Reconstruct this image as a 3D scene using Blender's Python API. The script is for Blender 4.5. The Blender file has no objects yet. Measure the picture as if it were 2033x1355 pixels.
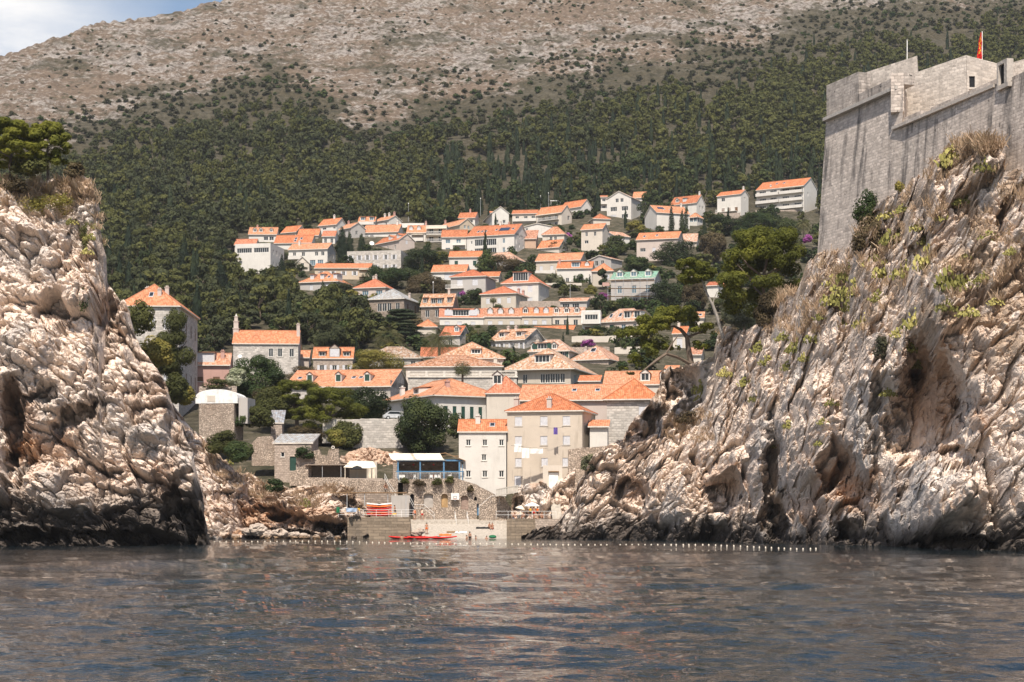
import bpy, bmesh, math, random
import numpy as np
from mathutils import Vector
R = math.radians
SC = bpy.context.scene
COL = SC.collection
# ------------------------------------------------------------------ camera, sky, sun, exposure
F, CX, HY, CH = 3600.0, 1016.5, 1028.0, 3.0
cam = bpy.data.cameras.new("camera"); camo = bpy.data.objects.new("camera", cam); COL.objects.link(camo)
camo.location = (0, 0, CH); camo.rotation_euler = (R(90), 0, 0)
cam.sensor_width = 36; cam.lens = 36 * F / 2033; cam.shift_y = (HY - 677.5) / 2033
cam.clip_start = 0.5; cam.clip_end = 8000
SC.camera = camo
SUN_EL, SUN_AZ = R(57), R(-4)        # azimuth measured from straight behind the camera, + = from the right
sd = Vector((math.sin(SUN_AZ) * math.cos(SUN_EL), -math.cos(SUN_AZ) * math.cos(SUN_EL), math.sin(SUN_EL)))
sl = bpy.data.lights.new("sun", 'SUN'); slo = bpy.data.objects.new("sun", sl); COL.objects.link(slo)
sl.energy = 5.0; sl.angle = R(0.53); sl.color = (1.0, 0.915, 0.81)
slo.rotation_euler = sd.to_track_quat('Z', 'Y').to_euler(); slo.location = (0, -50, 300)
W_ = bpy.data.worlds.new("World"); SC.world = W_; W_.use_nodes = True
wn, wl = W_.node_tree.nodes, W_.node_tree.links
sky = wn.new('ShaderNodeTexSky'); sky.sky_type = 'NISHITA'; sky.sun_disc = False
sky.sun_elevation = SUN_EL; sky.sun_rotation = math.pi + SUN_AZ * -1
sky.air_density = 1.0; sky.dust_density = 1.6; sky.ozone_density = 1.2
wtc = wn.new('ShaderNodeTexCoord'); wmap = wn.new('ShaderNodeMapping'); wmap.inputs['Scale'].default_value = (3.2, 3.2, 11)
wno = wn.new('ShaderNodeTexNoise'); wno.inputs['Scale'].default_value = 1.6; wno.inputs['Detail'].default_value = 7; wno.inputs['Roughness'].default_value = .6
wl.new(wtc.outputs['Generated'], wmap.inputs['Vector']); wl.new(wmap.outputs[0], wno.inputs['Vector'])
wr = wn.new('ShaderNodeMapRange'); wr.inputs[1].default_value = .44; wr.inputs[2].default_value = .62
wl.new(wno.outputs['Fac'], wr.inputs[0])
wsep = wn.new('ShaderNodeSeparateXYZ'); wl.new(wtc.outputs['Generated'], wsep.inputs[0])
wx = wn.new('ShaderNodeMapRange'); wx.inputs[1].default_value = -.175; wx.inputs[2].default_value = -.255; wl.new(wsep.outputs[0], wx.inputs[0])
wz = wn.new('ShaderNodeMapRange'); wz.inputs[1].default_value = .42; wz.inputs[2].default_value = .30; wl.new(wsep.outputs[2], wz.inputs[0])
wm1 = wn.new('ShaderNodeMath'); wm1.operation = 'MULTIPLY'; wl.new(wx.outputs[0], wm1.inputs[0]); wl.new(wz.outputs[0], wm1.inputs[1])
wadd = wn.new('ShaderNodeMath'); wadd.operation = 'MULTIPLY_ADD'; wl.new(wr.outputs[0], wadd.inputs[0]); wadd.inputs[1].default_value = .6; wadd.inputs[2].default_value = .38
wm2 = wn.new('ShaderNodeMath'); wm2.operation = 'MULTIPLY'; wm2.use_clamp = True; wl.new(wm1.outputs[0], wm2.inputs[0]); wl.new(wadd.outputs[0], wm2.inputs[1])
wmix = wn.new('ShaderNodeMixRGB'); wl.new(wm2.outputs[0], wmix.inputs[0]); wl.new(sky.outputs[0], wmix.inputs[1]); wmix.inputs[2].default_value = (8.2, 8.0, 7.8, 1)
bg = wn['Background']; bg.inputs[1].default_value = 0.10
wl.new(wmix.outputs[0], bg.inputs[0])
SC.view_settings.view_transform = 'Standard'; SC.view_settings.look = 'None'
SC.view_settings.exposure = 0.45; SC.view_settings.gamma = 1.0
SC.cycles.max_bounces = 5; SC.cycles.diffuse_bounces = 3; SC.cycles.glossy_bounces = 3; SC.cycles.transmission_bounces = 3
SC.cycles.transparent_max_bounces = 6

# ------------------------------------------------------------------ numpy noise
def H(ix, iy, iz, s=0):
    h = (ix.astype(np.int64) * 73856093) ^ (iy.astype(np.int64) * 19349663) ^ (iz.astype(np.int64) * 83492791) ^ (s * 2654435)
    h = (h & 0xffffffff).astype(np.uint64)
    h = ((h ^ (h >> np.uint64(16))) * np.uint64(0x45d9f3b)) & np.uint64(0xffffffff)
    h = ((h ^ (h >> np.uint64(16))) * np.uint64(0x45d9f3b)) & np.uint64(0xffffffff)
    return h ^ (h >> np.uint64(16))
def U(h, k):
    h = ((h + np.uint64(k * 7919 + 1)) * np.uint64(2246822519)) & np.uint64(0xffffffff)
    h = ((h ^ (h >> np.uint64(13))) * np.uint64(3266489917)) & np.uint64(0xffffffff)
    return ((h ^ (h >> np.uint64(16))) & np.uint64(0xffffff)).astype(np.float64) / 16777216.0
def perlin(p, s=0):
    i = np.floor(p).astype(np.int64); f = p - i
    u = f * f * f * (f * (f * 6 - 15) + 10)
    r = 0
    for dx in (0, 1):
        for dy in (0, 1):
            for dz in (0, 1):
                h = H(i[..., 0] + dx, i[..., 1] + dy, i[..., 2] + dz, s)
                g = (U(h, 1) * 2 - 1) * (f[..., 0] - dx) + (U(h, 2) * 2 - 1) * (f[..., 1] - dy) + (U(h, 3) * 2 - 1) * (f[..., 2] - dz)
                w = (u[..., 0] if dx else 1 - u[..., 0]) * (u[..., 1] if dy else 1 - u[..., 1]) * (u[..., 2] if dz else 1 - u[..., 2])
                r = r + g * w
    return r * 1.5
def fbm(p, o=4, s=0, g=.5):
    r, a = 0, 1.0
    for k in range(o):
        r = r + a * perlin(p * (2.03 ** k) + k * 17.3, s + k); a *= g
    return r
def worley(p, s=0):
    """F1, F2, a random number and a random tilt for the nearest cell"""
    i = np.floor(p).astype(np.int64); sh = p.shape[:-1]
    f1 = np.full(sh, 9.0); f2 = np.full(sh, 9.0); rid = np.zeros(sh); tilt = np.zeros(sh)
    for dx in (-1, 0, 1):
        for dy in (-1, 0, 1):
            for dz in (-1, 0, 1):
                c = i + np.array((dx, dy, dz))
                h = H(c[..., 0], c[..., 1], c[..., 2], s)
                d = p - (c + np.stack((U(h, 1), U(h, 2), U(h, 3)), -1))
                dd = np.sqrt((d * d).sum(-1))
                t = (U(h, 5) - .5) * d[..., 0] + (U(h, 6) - .5) * d[..., 1] + (U(h, 7) - .5) * d[..., 2]
                n = dd < f1
                f2 = np.where(n, f1, np.minimum(f2, dd))
                rid = np.where(n, U(h, 4), rid); tilt = np.where(n, t, tilt); f1 = np.where(n, dd, f1)
    return f1, f2, rid, tilt
def ss(a, b, x):
    t = np.clip((x - a) / (b - a), 0, 1); return t * t * (3 - 2 * t)

# ------------------------------------------------------------------ placing: pixel + distance -> a point
def P(px, py, Y):
    return Vector(((px - CX) * Y / F, Y, CH + (HY - py) * Y / F))
PROF = [(255, 1075), (262, 1071), (266, 1066), (270, 1046), (275.2, 1034), (277.5, 972), (286, 932), (300, 890), (318, 855), (350, 800), (375, 764), (400, 743), (430, 706), (450, 680), (475, 650),
        (515, 610), (560, 560), (630, 500), (695, 450), (740, 420), (800, 365), (880, 285), (980, 190), (1100, 85), (1230, -30), (1350, -125), (1500, -215)]
pY = np.array([a for a, b in PROF]); pP = np.array([b for a, b in PROF])
def TY(py): return float(np.interp(-py, -pP, pY))
def pyY(Y): return np.interp(Y, pY, pP)
CREST = [(-900, 300), (0, 112), (100, 86), (180, 62), (300, 33), (440, 0), (700, -50), (1100, -110), (1500, -150), (2900, -160)]
def ground(x, Y):
    """height of the land (arrays)"""
    x = np.asarray(x, float); Y = np.asarray(Y, float)
    px = CX + F * x / Y
    crest = np.interp(px, [a for a, b in CREST], [b for a, b in CREST])
    yc = np.interp(-crest, -pP, pY)
    z = CH + (HY - pyY(np.minimum(Y, yc))) * np.minimum(Y, yc) / F
    z = z + np.where(Y > yc, .04 * (Y - yc) - .0009 * (Y - yc) ** 2, 0)
    z = np.maximum(z, -3)
    k = ss(400, 900, Y)
    pp = np.stack((x / 60, Y / 60, np.zeros_like(x)), -1)
    z = z + k * (3.5 * fbm(pp, 3, 5)) + ss(700, 1000, Y) * 2.2 * fbm(pp * 5, 3, 9)
    return z
def gz(x, Y): return float(ground(np.array([x]), np.array([Y]))[0])

# ------------------------------------------------------------------ object helpers
def props(o, label=None, cat=None, group=None, kind=None):
    if label: o['label'] = label
    if cat: o['category'] = cat
    if group: o['group'] = group
    if kind: o['kind'] = kind
    return o
def link(o, parent=None):
    COL.objects.link(o)
    if parent is not None: o.parent = parent
    return o
def empty(name, loc, rz=0, label=None, cat=None, group=None):
    o = bpy.data.objects.new(name, None); o.empty_display_size = .2
    o.location = loc; o.rotation_euler = (0, 0, rz); link(o)
    return props(o, label, cat, group)
def np_mesh(name, V, Fq, mats, midx=None, smooth=False, col=None, uv=None):
    V = np.ascontiguousarray(V, np.float32).reshape(-1, 3); Fq = np.ascontiguousarray(Fq, np.int32)
    n, k = Fq.shape
    me = bpy.data.meshes.new(name)
    me.vertices.add(len(V)); me.vertices.foreach_set('co', V.ravel())
    me.loops.add(n * k); me.loops.foreach_set('vertex_index', Fq.ravel())
    me.polygons.add(n); me.polygons.foreach_set('loop_start', np.arange(0, n * k, k, dtype=np.int32))
    for m in (mats if isinstance(mats, (list, tuple)) else [mats]): me.materials.append(m)
    if midx is not None: me.polygons.foreach_set('material_index', np.asarray(midx, np.int32))
    me.update(calc_edges=True)
    me.polygons.foreach_set('use_smooth', np.full(n, bool(smooth)))
    if col is not None:
        a = me.color_attributes.new('Col', 'FLOAT_COLOR', 'POINT')
        c = np.ones((len(V), 4), np.float32); c[:, :3] = col.reshape(-1, 3); a.data.foreach_set('color', c.ravel())
    return me
class MB:
    """collects faces; built as ONE mesh"""
    def __init__(s): s.v = []; s.f = []; s.m = []; s.uv = []
    def quad(s, pts, m=0, uv=None):
        i = len(s.v); s.v += [tuple(p) for p in pts]; s.f.append(tuple(range(i, i + len(pts)))); s.m.append(m)
        s.uv.append(uv if uv else [(0, 0)] * len(pts))
    def box(s, x0, y0, z0, x1, y1, z1, m=0):
        a = [(x0, y0, z0), (x1, y0, z0), (x1, y1, z0), (x0, y1, z0), (x0, y0, z1), (x1, y0, z1), (x1, y1, z1), (x0, y1, z1)]
        for q in ((3, 2, 1, 0), (4, 5, 6, 7), (0, 1, 5, 4), (1, 2, 6, 5), (2, 3, 7, 6), (3, 0, 4, 7)):
            s.quad([a[k] for k in q], m)
    def prism(s, bot, top, m=0):
        """closed solid between two rings of points"""
        n = len(bot); s.quad(bot[::-1], m); s.quad(top, m)
        for k in range(n): s.quad([bot[k], bot[(k + 1) % n], top[(k + 1) % n], top[k]], m)
    def tube(s, pts, r, n=6, m=0, cap=True):
        pts = [Vector(p) for p in pts]; rs = r if isinstance(r, (list, tuple)) else [r] * len(pts); rings = []
        for k, p in enumerate(pts):
            d = (pts[min(k + 1, len(pts) - 1)] - pts[max(k - 1, 0)]).normalized()
            u = d.cross(Vector((0, 0, 1)))
            if u.length < .05: u = d.cross(Vector((1, 0, 0)))
            u.normalize(); w = d.cross(u)
            rings.append([p + (u * math.cos(6.2832 * j / n) + w * math.sin(6.2832 * j / n)) * rs[k] for j in range(n)])
        for a, b in zip(rings, rings[1:]):
            for j in range(n): s.quad([a[j], a[(j + 1) % n], b[(j + 1) % n], b[j]], m)
        if cap: s.quad(rings[0][::-1], m); s.quad(rings[-1], m)
    def lathe(s, prof, n=16, m=0, c=(0, 0, 0)):
        rings = [[(c[0] + r * math.cos(6.2832 * j / n), c[1] + r * math.sin(6.2832 * j / n), c[2] + z) for j in range(n)] for r, z in prof]
        for a, b in zip(rings, rings[1:]):
            for j in range(n): s.quad([a[j], a[(j + 1) % n], b[(j + 1) % n], b[j]], m)
    def build(s, name, mats, parent=None, smooth=False, loc=None):
        me = bpy.data.meshes.new(name); me.from_pydata([tuple(map(float, p)) for p in s.v], [], s.f)
        for q in (mats if isinstance(mats, (list, tuple)) else [mats]): me.materials.append(q)
        me.polygons.foreach_set('material_index', s.m); me.polygons.foreach_set('use_smooth', [smooth] * len(s.f))
        ul = me.uv_layers.new(name='UVMap'); ul.data.foreach_set('uv', np.array([c for q in s.uv for c in q], np.float32).ravel())
        me.update()
        o = bpy.data.objects.new(name, me); link(o, parent)
        if loc is not None: o.location = loc
        return o

# ------------------------------------------------------------------ materials
class NT:
    def __init__(s, name):
        s.m = bpy.data.materials.new(name); s.m.use_nodes = True; s.t = s.m.node_tree; s.n = s.t.nodes; s.l = s.t.links
        s.b = s.n['Principled BSDF']; s.b.inputs['Specular IOR Level'].default_value = .25
    def new(s, t, **kw):
        x = s.n.new('ShaderNode' + t)
        for k, v in kw.items():
            if k in ('i',):
                for a, b in v.items(): x.inputs[a].default_value = b
            else: setattr(x, k, v)
        return x
    def noise(s, scale, detail=4, rough=.55, vec=None, dist=0):
        x = s.new('TexNoise', i={'Scale': scale, 'Detail': detail, 'Roughness': rough, 'Distortion': dist})
        s.l.new(vec if vec is not None else s.obj(), x.inputs['Vector']); return x.outputs['Fac']
    def obj(s):
        if not hasattr(s, '_tc'): s._tc = s.new('TexCoord')
        return s._tc.outputs['Object']
    def uv(s): s.obj(); return s._tc.outputs['UV']
    def geo(s):
        if not hasattr(s, '_g'): s._g = s.new('NewGeometry')
        return s._g.outputs['Position']
    def mapv(s, vec, sc=(1, 1, 1), rot=(0, 0, 0)):
        x = s.new('Mapping'); x.inputs['Scale'].default_value = sc; x.inputs['Rotation'].default_value = rot; s.l.new(vec, x.inputs['Vector']); return x.outputs[0]
    def ramp(s, fac, stops):
        x = s.new('ValToRGB'); e = x.color_ramp.elements
        while len(e) > 1: e.remove(e[-1])
        for k, (p, c) in enumerate(stops):
            q = e[0] if k == 0 else e.new(p)
            q.position = p; q.color = tuple(c) + (1,) if len(c) == 3 else c
        s.l.new(fac, x.inputs[0]); return x.outputs[0]
    def mix(s, fac, a, b, mode='MIX'):
        x = s.new('MixRGB', blend_type=mode)
        for k, v in ((0, fac), (1, a), (2, b)):
            if isinstance(v, (int, float)): x.inputs[k].default_value = v
            elif isinstance(v, tuple): x.inputs[k].default_value = v + (1,) if len(v) == 3 else v
            else: s.l.new(v, x.inputs[k])
        return x.outputs[0]
    def math(s, op, a, b=0.0, clamp=False):
        x = s.new('Math', operation=op, use_clamp=clamp)
        for k, v in ((0, a), (1, b)):
            if isinstance(v, (int, float)): x.inputs[k].default_value = v
            else: s.l.new(v, x.inputs[k])
        return x.outputs[0]
    def rng(s, v, a, b, c=0.0, d=1.0):
        x = s.new('MapRange', i={1: a, 2: b, 3: c, 4: d}); s.l.new(v, x.inputs[0]); return x.outputs[0]
    def bump(s, h, dist, strength=1.0, nrm=None):
        x = s.new('Bump', i={'Strength': strength, 'Distance': dist}); s.l.new(h, x.inputs['Height'])
        if nrm is not None: s.l.new(nrm, x.inputs['Normal'])
        return x.outputs[0]
    def done(s, col, rough=.85, nrm=None):
        if isinstance(col, tuple): s.b.inputs['Base Color'].default_value = col + (1,)
        else: s.l.new(col, s.b.inputs['Base Color'])
        s.b.inputs['Roughness'].default_value = rough
        if nrm is not None: s.l.new(nrm, s.b.inputs['Normal'])
        return s.m
def m_plain(name, c, rough=.7, var=.25, sc=1.5):
    t = NT(name); n = t.noise(sc, 4, .6)
    lo = tuple(x * (1 - var) for x in c); hi = tuple(min(1, x * (1 + var * .6)) for x in c)
    return t.done(t.ramp(n, [(.3, lo), (.7, hi)]), rough)
def m_wall(name, c, dirt=.35):
    t = NT(name); o = t.geo()
    n1 = t.noise(.35, 5, .65, o); n2 = t.noise(1.0, 4, .6, t.mapv(o, (1.6, 1.6, .22)))
    a = t.ramp(n1, [(.3, tuple(x * .86 for x in c)), (.68, c)])
    a = t.mix(t.math('MULTIPLY', t.rng(n2, .55, .8), dirt), a, tuple(x * .5 for x in (c[0], c[1] * .95, c[2] * .88)))
    return t.done(a, .9, t.bump(t.noise(6, 3, .6, o), .02, .5))
def m_stone(name, c, bw=.7, bh=.35, dark=.62, streak=0.0, mort=1.1):
    t = NT(name); uv = t.uv()
    bk = t.new('TexBrick', offset=.5, i={'Scale': 1.0, 'Mortar Size': .035, 'Mortar Smooth': .3, 'Brick Width': bw, 'Row Height': bh, 'Bias': -.1})
    wob = t.new('TexNoise', i={'Scale': 1.3, 'Detail': 3}); t.l.new(uv, wob.inputs['Vector'])
    vm = t.new('VectorMath', operation='MULTIPLY_ADD'); t.l.new(wob.outputs['Color'], vm.inputs[0]); vm.inputs[1].default_value = (.22, .15, 0); t.l.new(uv, vm.inputs[2])
    t.l.new(vm.outputs[0], bk.inputs['Vector'])
    bk.inputs['Color1'].default_value = tuple(x * .66 for x in c) + (1,); bk.inputs['Color2'].default_value = tuple(min(1, x * 1.16) for x in c) + (1,)
    bk.inputs['Mortar'].default_value = tuple(x * mort * dark for x in c) + (1,)
    n = t.noise(.25, 5, .65, t.geo()); n3 = t.noise(2.3, 4, .7, t.geo())
    a = t.mix(t.rng(n, .4, .75, 0, .5), bk.outputs['Color'], tuple(x * .62 for x in (c[0], c[1] * .97, c[2] * .95)))
    a = t.mix(t.rng(n3, .5, .72, 0, .5), a, tuple(min(1, x * 1.25) for x in c))
    if streak:
        s = t.noise(1.0, 5, .65, t.mapv(t.geo(), (.75, .75, .05))); s2 = t.noise(.12, 4, .6, t.geo())
        a = t.mix(t.math('MULTIPLY', t.math('MULTIPLY', t.rng(s, .48, .62), t.rng(s2, .40, .58)), streak * .85), a, (.07, .066, .064))
        pit = t.noise(1.7, 3, .6, t.geo()); a = t.mix(t.rng(pit, .66, .72, 0, .8 * streak), a, (.05, .045, .04))
    h = t.math('ADD', t.math('MULTIPLY', bk.outputs['Fac'], -1.0), t.math('MULTIPLY', n3, 1.2))
    return t.done(a, .92, t.bump(h, .08, .8))
def m_rubble(name, c, sc=3.3, dark=.5):
    t = NT(name); g = t.mapv(t.geo(), (sc, sc, sc * 1.45))
    wob = t.new('TexNoise', i={'Scale': 1.1, 'Detail': 2}); t.l.new(g, wob.inputs['Vector'])
    vm = t.new('VectorMath', operation='MULTIPLY_ADD'); t.l.new(wob.outputs['Color'], vm.inputs[0]); vm.inputs[1].default_value = (.5, .5, .5); t.l.new(g, vm.inputs[2])
    v = t.new('TexVoronoi', feature='F1', i={'Scale': 1.0}); e = t.new('TexVoronoi', feature='DISTANCE_TO_EDGE', i={'Scale': 1.0})
    t.l.new(vm.outputs[0], v.inputs['Vector']); t.l.new(vm.outputs[0], e.inputs['Vector'])
    sp = t.new('SeparateColor'); t.l.new(v.outputs['Color'], sp.inputs[0]); n = t.noise(.3, 5, .65, t.geo())
    a = t.ramp(sp.outputs[0], [(0, tuple(x * .68 for x in c)), (.45, c), (1, tuple(min(1, x * 1.28) for x in c))])
    a = t.mix(t.rng(n, .45, .7, 0, .45), a, (c[0] * .6, c[1] * .52, c[2] * .45)); ed = t.rng(e.outputs['Distance'], .02, .13)
    a = t.mix(ed, tuple(x * dark for x in c), a)
    return t.done(a, .95, t.bump(t.math('ADD', ed, t.math('MULTIPLY', n, .6)), .12, .9))
def m_roof(name, c, old=0.0):
    t = NT(name); uv = t.uv()
    w1 = t.new('TexWave', wave_type='BANDS', bands_direction='X', wave_profile='SIN', i={'Scale': 1.05, 'Distortion': .0}); t.l.new(uv, w1.inputs['Vector'])
    w2 = t.new('TexWave', wave_type='BANDS', bands_direction='Y', wave_profile='SAW', i={'Scale': .8, 'Distortion': .3}); t.l.new(uv, w2.inputs['Vector'])
    vv = t.new('TexVoronoi', feature='F1', i={'Scale': 1.0}); t.l.new(t.mapv(uv, (3.2, 2.2, 1)), vv.inputs['Vector'])
    n = t.noise(.3, 5, .7, t.geo())
    sep = t.new('SeparateColor'); t.l.new(vv.outputs['Color'], sep.inputs[0])
    a = t.ramp(sep.outputs[0], [(0, tuple(x * (.72 - .3 * old) for x in c)), (.5, c), (1, (min(1, c[0] * 1.12), min(1, c[1] * (1.25 + .5 * old)), min(1, c[2] * (1.35 + 1.2 * old))))])
    a = t.mix(t.rng(n, .42, .75, 0, .45), a, (c[0] * .55, c[1] * .62, c[2] * .75))
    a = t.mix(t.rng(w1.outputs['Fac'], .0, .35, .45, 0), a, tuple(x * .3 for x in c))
    oi = t.new('ObjectInfo'); a = t.mix(1.0, a, t.ramp(oi.outputs['Random'], [(0, (.80, .80, .84)), (.35, (.98, .93, .88)), (.65, (1.06, 1.12, 1.18)), (1, (1.0, 1.30, 1.55))]), 'MULTIPLY')
    h = t.math('ADD', w1.outputs['Fac'], t.math('MULTIPLY', w2.outputs['Fac'], .5))
    return t.done(a, .85, t.bump(h, .07, .9))
def m_leaf(name, c, var=.5, c2=None, trans=.25):
    t = NT(name); oi = t.new('ObjectInfo')
    n = t.math('ADD', t.math('MULTIPLY', t.noise(.55, 3, .6, t.geo()), .5), t.math('MULTIPLY', t.noise(.11, 2, .6, t.geo()), .5)); c2 = c2 or (c[0] * 1.5, c[1] * 1.35, c[2] * .9)
    fac = t.math('ADD', t.math('MULTIPLY', t.rng(n, .36, .64), .72), t.math('MULTIPLY', oi.outputs['Random'], .35))
    a = t.ramp(fac, [(.05, tuple(x * (1 - var) for x in c)), (.5, c), (.95, c2)])
    t.l.new(a, t.b.inputs['Base Color']); t.b.inputs['Roughness'].default_value = .75; t.b.inputs['Specular IOR Level'].default_value = .15
    tr = t.new('BsdfTranslucent'); t.l.new(t.mix(.5, a, (c2[0] * 1.3, c2[1] * 1.4, c2[2]), 'MIX'), tr.inputs[0])
    mx = t.new('MixShader', i={0: trans}); t.l.new(t.b.outputs[0], mx.inputs[1]); t.l.new(tr.outputs[0], mx.inputs[2])
    t.l.new(mx.outputs[0], t.n['Material Output'].inputs[0]); return t.m
def m_rock(name):
    t = NT(name); g = t.geo()
    at = t.new('Attribute', attribute_name='Col')
    n1 = t.noise(.8, 6, .7, g); n2 = t.noise(4.5, 5, .7, g); n3 = t.noise(.13, 4, .6, g)
    a = t.mix(1.0, at.outputs['Color'], t.ramp(n1, [(.28, (.66, .64, .63)), (.48, (.98, .96, .94)), (.7, (1.2, 1.17, 1.13))]), 'MULTIPLY')
    a = t.mix(t.rng(n2, .58, .75, 0, .4), a, (.24, .20, .17))
    a = t.mix(t.rng(n3, .56, .7, 0, .35), a, (.40, .26, .16), 'MULTIPLY')
    vo = t.new('TexVoronoi', feature='DISTANCE_TO_EDGE', i={'Scale': .9}); dn = t.new('TexNoise', i={'Scale': .8, 'Detail': 3}); t.l.new(g, dn.inputs['Vector'])
    vm = t.new('VectorMath', operation='MULTIPLY_ADD'); t.l.new(dn.outputs['Color'], vm.inputs[0]); vm.inputs[1].default_value = (1.6, 1.6, 1.6); t.l.new(t.mapv(g, (1, 1, 1.5), (0, R(35), 0)), vm.inputs[2]); t.l.new(vm.outputs[0], vo.inputs['Vector'])
    crack = t.rng(vo.outputs['Distance'], 0, .09, 0, 1)
    h = t.math('ADD', t.math('ADD', t.math('MULTIPLY', n1, 1.3), t.math('MULTIPLY', n2, .45)), t.math('MULTIPLY', crack, .35))
    return t.done(a, .95, t.bump(h, .30, .7))
M = {}
M['rock'] = m_rock('limestone')
M['stone_fort'] = m_stone('fort_stone', (.60, .52, .455), .72, .34, .62, 1.0)
M['stone_bright'] = m_stone('fort_pale_stone', (.66, .585, .51), .7, .34, .8, .3)
M['stone_grey'] = m_stone('grey_ashlar', (.58, .535, .48), .8, .4, .7)
M['stone_pink'] = m_stone('pinkish_rubble_stone', (.50, .41, .34), .45, .28, .55)
M['stone_brown'] = m_stone('brown_stone', (.36, .29, .235), .6, .3, .6)
M['stone_streak'] = m_stone('streaked_parapet_stone', (.50, .44, .39), .72, .34, .62, 1.9)
# ------------------------------------------------------------------ land
def grid_faces(nr, nc):
    i = np.arange(nr * nc).reshape(nr, nc)
    return np.stack((i[:-1, :-1], i[:-1, 1:], i[1:, 1:], i[1:, :-1]), -1).reshape(-1, 4)
TREEL = [(-900, 330), (100, 330), (150, 300), (250, 262), (400, 232), (480, 205), (560, 190), (620, 225), (700, 285), (800, 275), (880, 240), (1000, 218), (1200, 190), (1400, 165), (1500, 130), (1600, 95), (1700, 75), (1850, 50), (2033, 22), (2900, -20)]
def treeline(px): return np.interp(px, [a for a, b in TREEL], [b for a, b in TREEL])
def m_land():
    t = NT('hillside'); g = t.geo()
    at = t.new('Attribute', attribute_name='Col'); sep = t.new('SeparateColor'); t.l.new(at.outputs['Color'], sep.inputs[0])
    n0 = t.noise(.010, 5, .62, g); n1 = t.noise(.085, 8, .76, t.mapv(g, (.6, .6, 1.5))); n2 = t.noise(.34, 6, .78, g); n3 = t.noise(.085, 8, .76, t.mapv(g, (1, 1, 1.5), (0, 0, 1)))
    soil = t.ramp(n2, [(.3, (.072, .053, .037)), (.5, (.165, .120, .084)), (.72, (.245, .188, .137))])
    stone = t.ramp(n2, [(.36, (.075, .065, .057)), (.46, (.23, .20, .177)), (.6, (.355, .318, .28)), (.75, (.46, .425, .385))])
    k = t.math('ADD', t.math('MULTIPLY', n1, .45), t.math('ADD', t.math('MULTIPLY', n2, .36), t.math('MULTIPLY', n0, .28)))
    a = t.mix(t.rng(k, .525, .575), soil, stone)
    scrub = t.ramp(n2, [(.3, (.022, .022, .012)), (.7, (.095, .080, .045))])
    vs = t.new('TexVoronoi', feature='F1', i={'Scale': .16}); t.l.new(t.mapv(g, (1, 1, 1.3)), vs.inputs['Vector']); spv = t.new('SeparateColor'); t.l.new(vs.outputs['Color'], spv.inputs[0])
    tuft = t.math('MULTIPLY', t.rng(t.math('ADD', vs.outputs['Distance'], t.math('MULTIPLY', n2, .5)), .62, .45), t.rng(spv.outputs[0], .42, .47))
    a = t.mix(t.math('MULTIPLY', tuft, .75), a, scrub)
    kk = t.math('ADD', t.math('ADD', t.math('MULTIPLY', n3, .75), t.math('MULTIPLY', n0, .25)), t.math('MULTIPLY', sep.outputs[0], .42))
    a = t.mix(t.rng(kk, .515, .63, 0, .9), a, scrub)
    town = t.ramp(n2, [(.32, (.028, .03, .015)), (.5, (.085, .075, .045)), (.66, (.20, .165, .12)), (.78, (.34, .29, .23))])
    a = t.mix(sep.outputs[1], a, town)
    return t.done(a, .95, t.bump(t.math('ADD', n2, t.math('MULTIPLY', n1, 1.2)), 2.2, .9))
def build_land():
    px = np.concatenate((np.arange(-900, -100, 20), np.arange(-100, 2140, 3.4), np.arange(2140, 2950, 20)))
    Y = np.concatenate((np.arange(255, 300, 2.0), np.arange(300, 700, 4), np.arange(700, 1420, 3.2), np.arange(1420, 1800, 40)))
    pg, Yg = np.meshgrid(px, Y); X = (pg - CX) * Yg / F
    Z = ground(X, Yg)
    py = HY - (Z - CH) * F / Yg
    veg = 1 - ss(-35, 95, treeline(pg) - py)
    p3 = np.stack((X / 45, Yg / 45, Z * 0), -1)
    veg = np.clip(veg + .5 * fbm(p3, 3, 31) * (veg < .99), 0, 1)
    hr = np.abs(perlin(np.stack((X / 9, Yg / 9, Z / 9), -1), 3))
    Z = Z + (1 - veg) * ss(820, 950, Yg) * (2.4 * hr + 1.0 * perlin(np.stack((X / 3.5, Yg / 3.5, Z / 5), -1), 8))
    town = (1 - ss(700, 760, Yg)) * np.maximum(ss(430, 600, pg), 1 - ss(300, 330, Yg))
    col = np.stack((veg, town, veg * 0), -1)
    me = np_mesh('hillside', np.stack((X, Yg, Z), -1), grid_faces(len(Y), len(px)), m_land(), smooth=True, col=col)
    o = link(bpy.data.objects.new('hillside', me)); props(o, 'stony dry hillside rising above the town', 'hillside', kind='structure')
build_land()

# ------------------------------------------------------------------ sea
def sea_z(X, Yg):
    row = Yg * Yg / (CH * F) * 1.1; Z = X * 0
    w = np.stack((perlin(np.stack((X / 3, Yg / 3, X * 0), -1), 1), perlin(np.stack((X / 3, Yg / 3, X * 0 + 5), -1), 2), X * 0), -1)
    for kk, (lam, sl_) in enumerate(((26, .012), (13, .022), (6.5, .036), (3.2, .052), (1.6, .066), (.8, .068), (.42, .052), (.22, .034))):
        q = np.stack((X / (lam * 1.25), Yg / lam, X * 0 + kk * 3.7), -1) + w * (.5 if lam < 8 else .15)
        n = perlin(q, 60 + kk)
        if lam < 4: n = n * .6 + .4 * (1 - 2.2 * np.abs(perlin(q + 9, 70 + kk)))
        Z = Z + lam * sl_ * n * ss(1.6, 4.0, lam / row) * (1 - .8 * ss(9, 34, lam / row)) * (1 if lam < 8 else ss(20, 70, Yg)) * (1 - .5 * ss(200, 262, Yg))
    return Z
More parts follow.
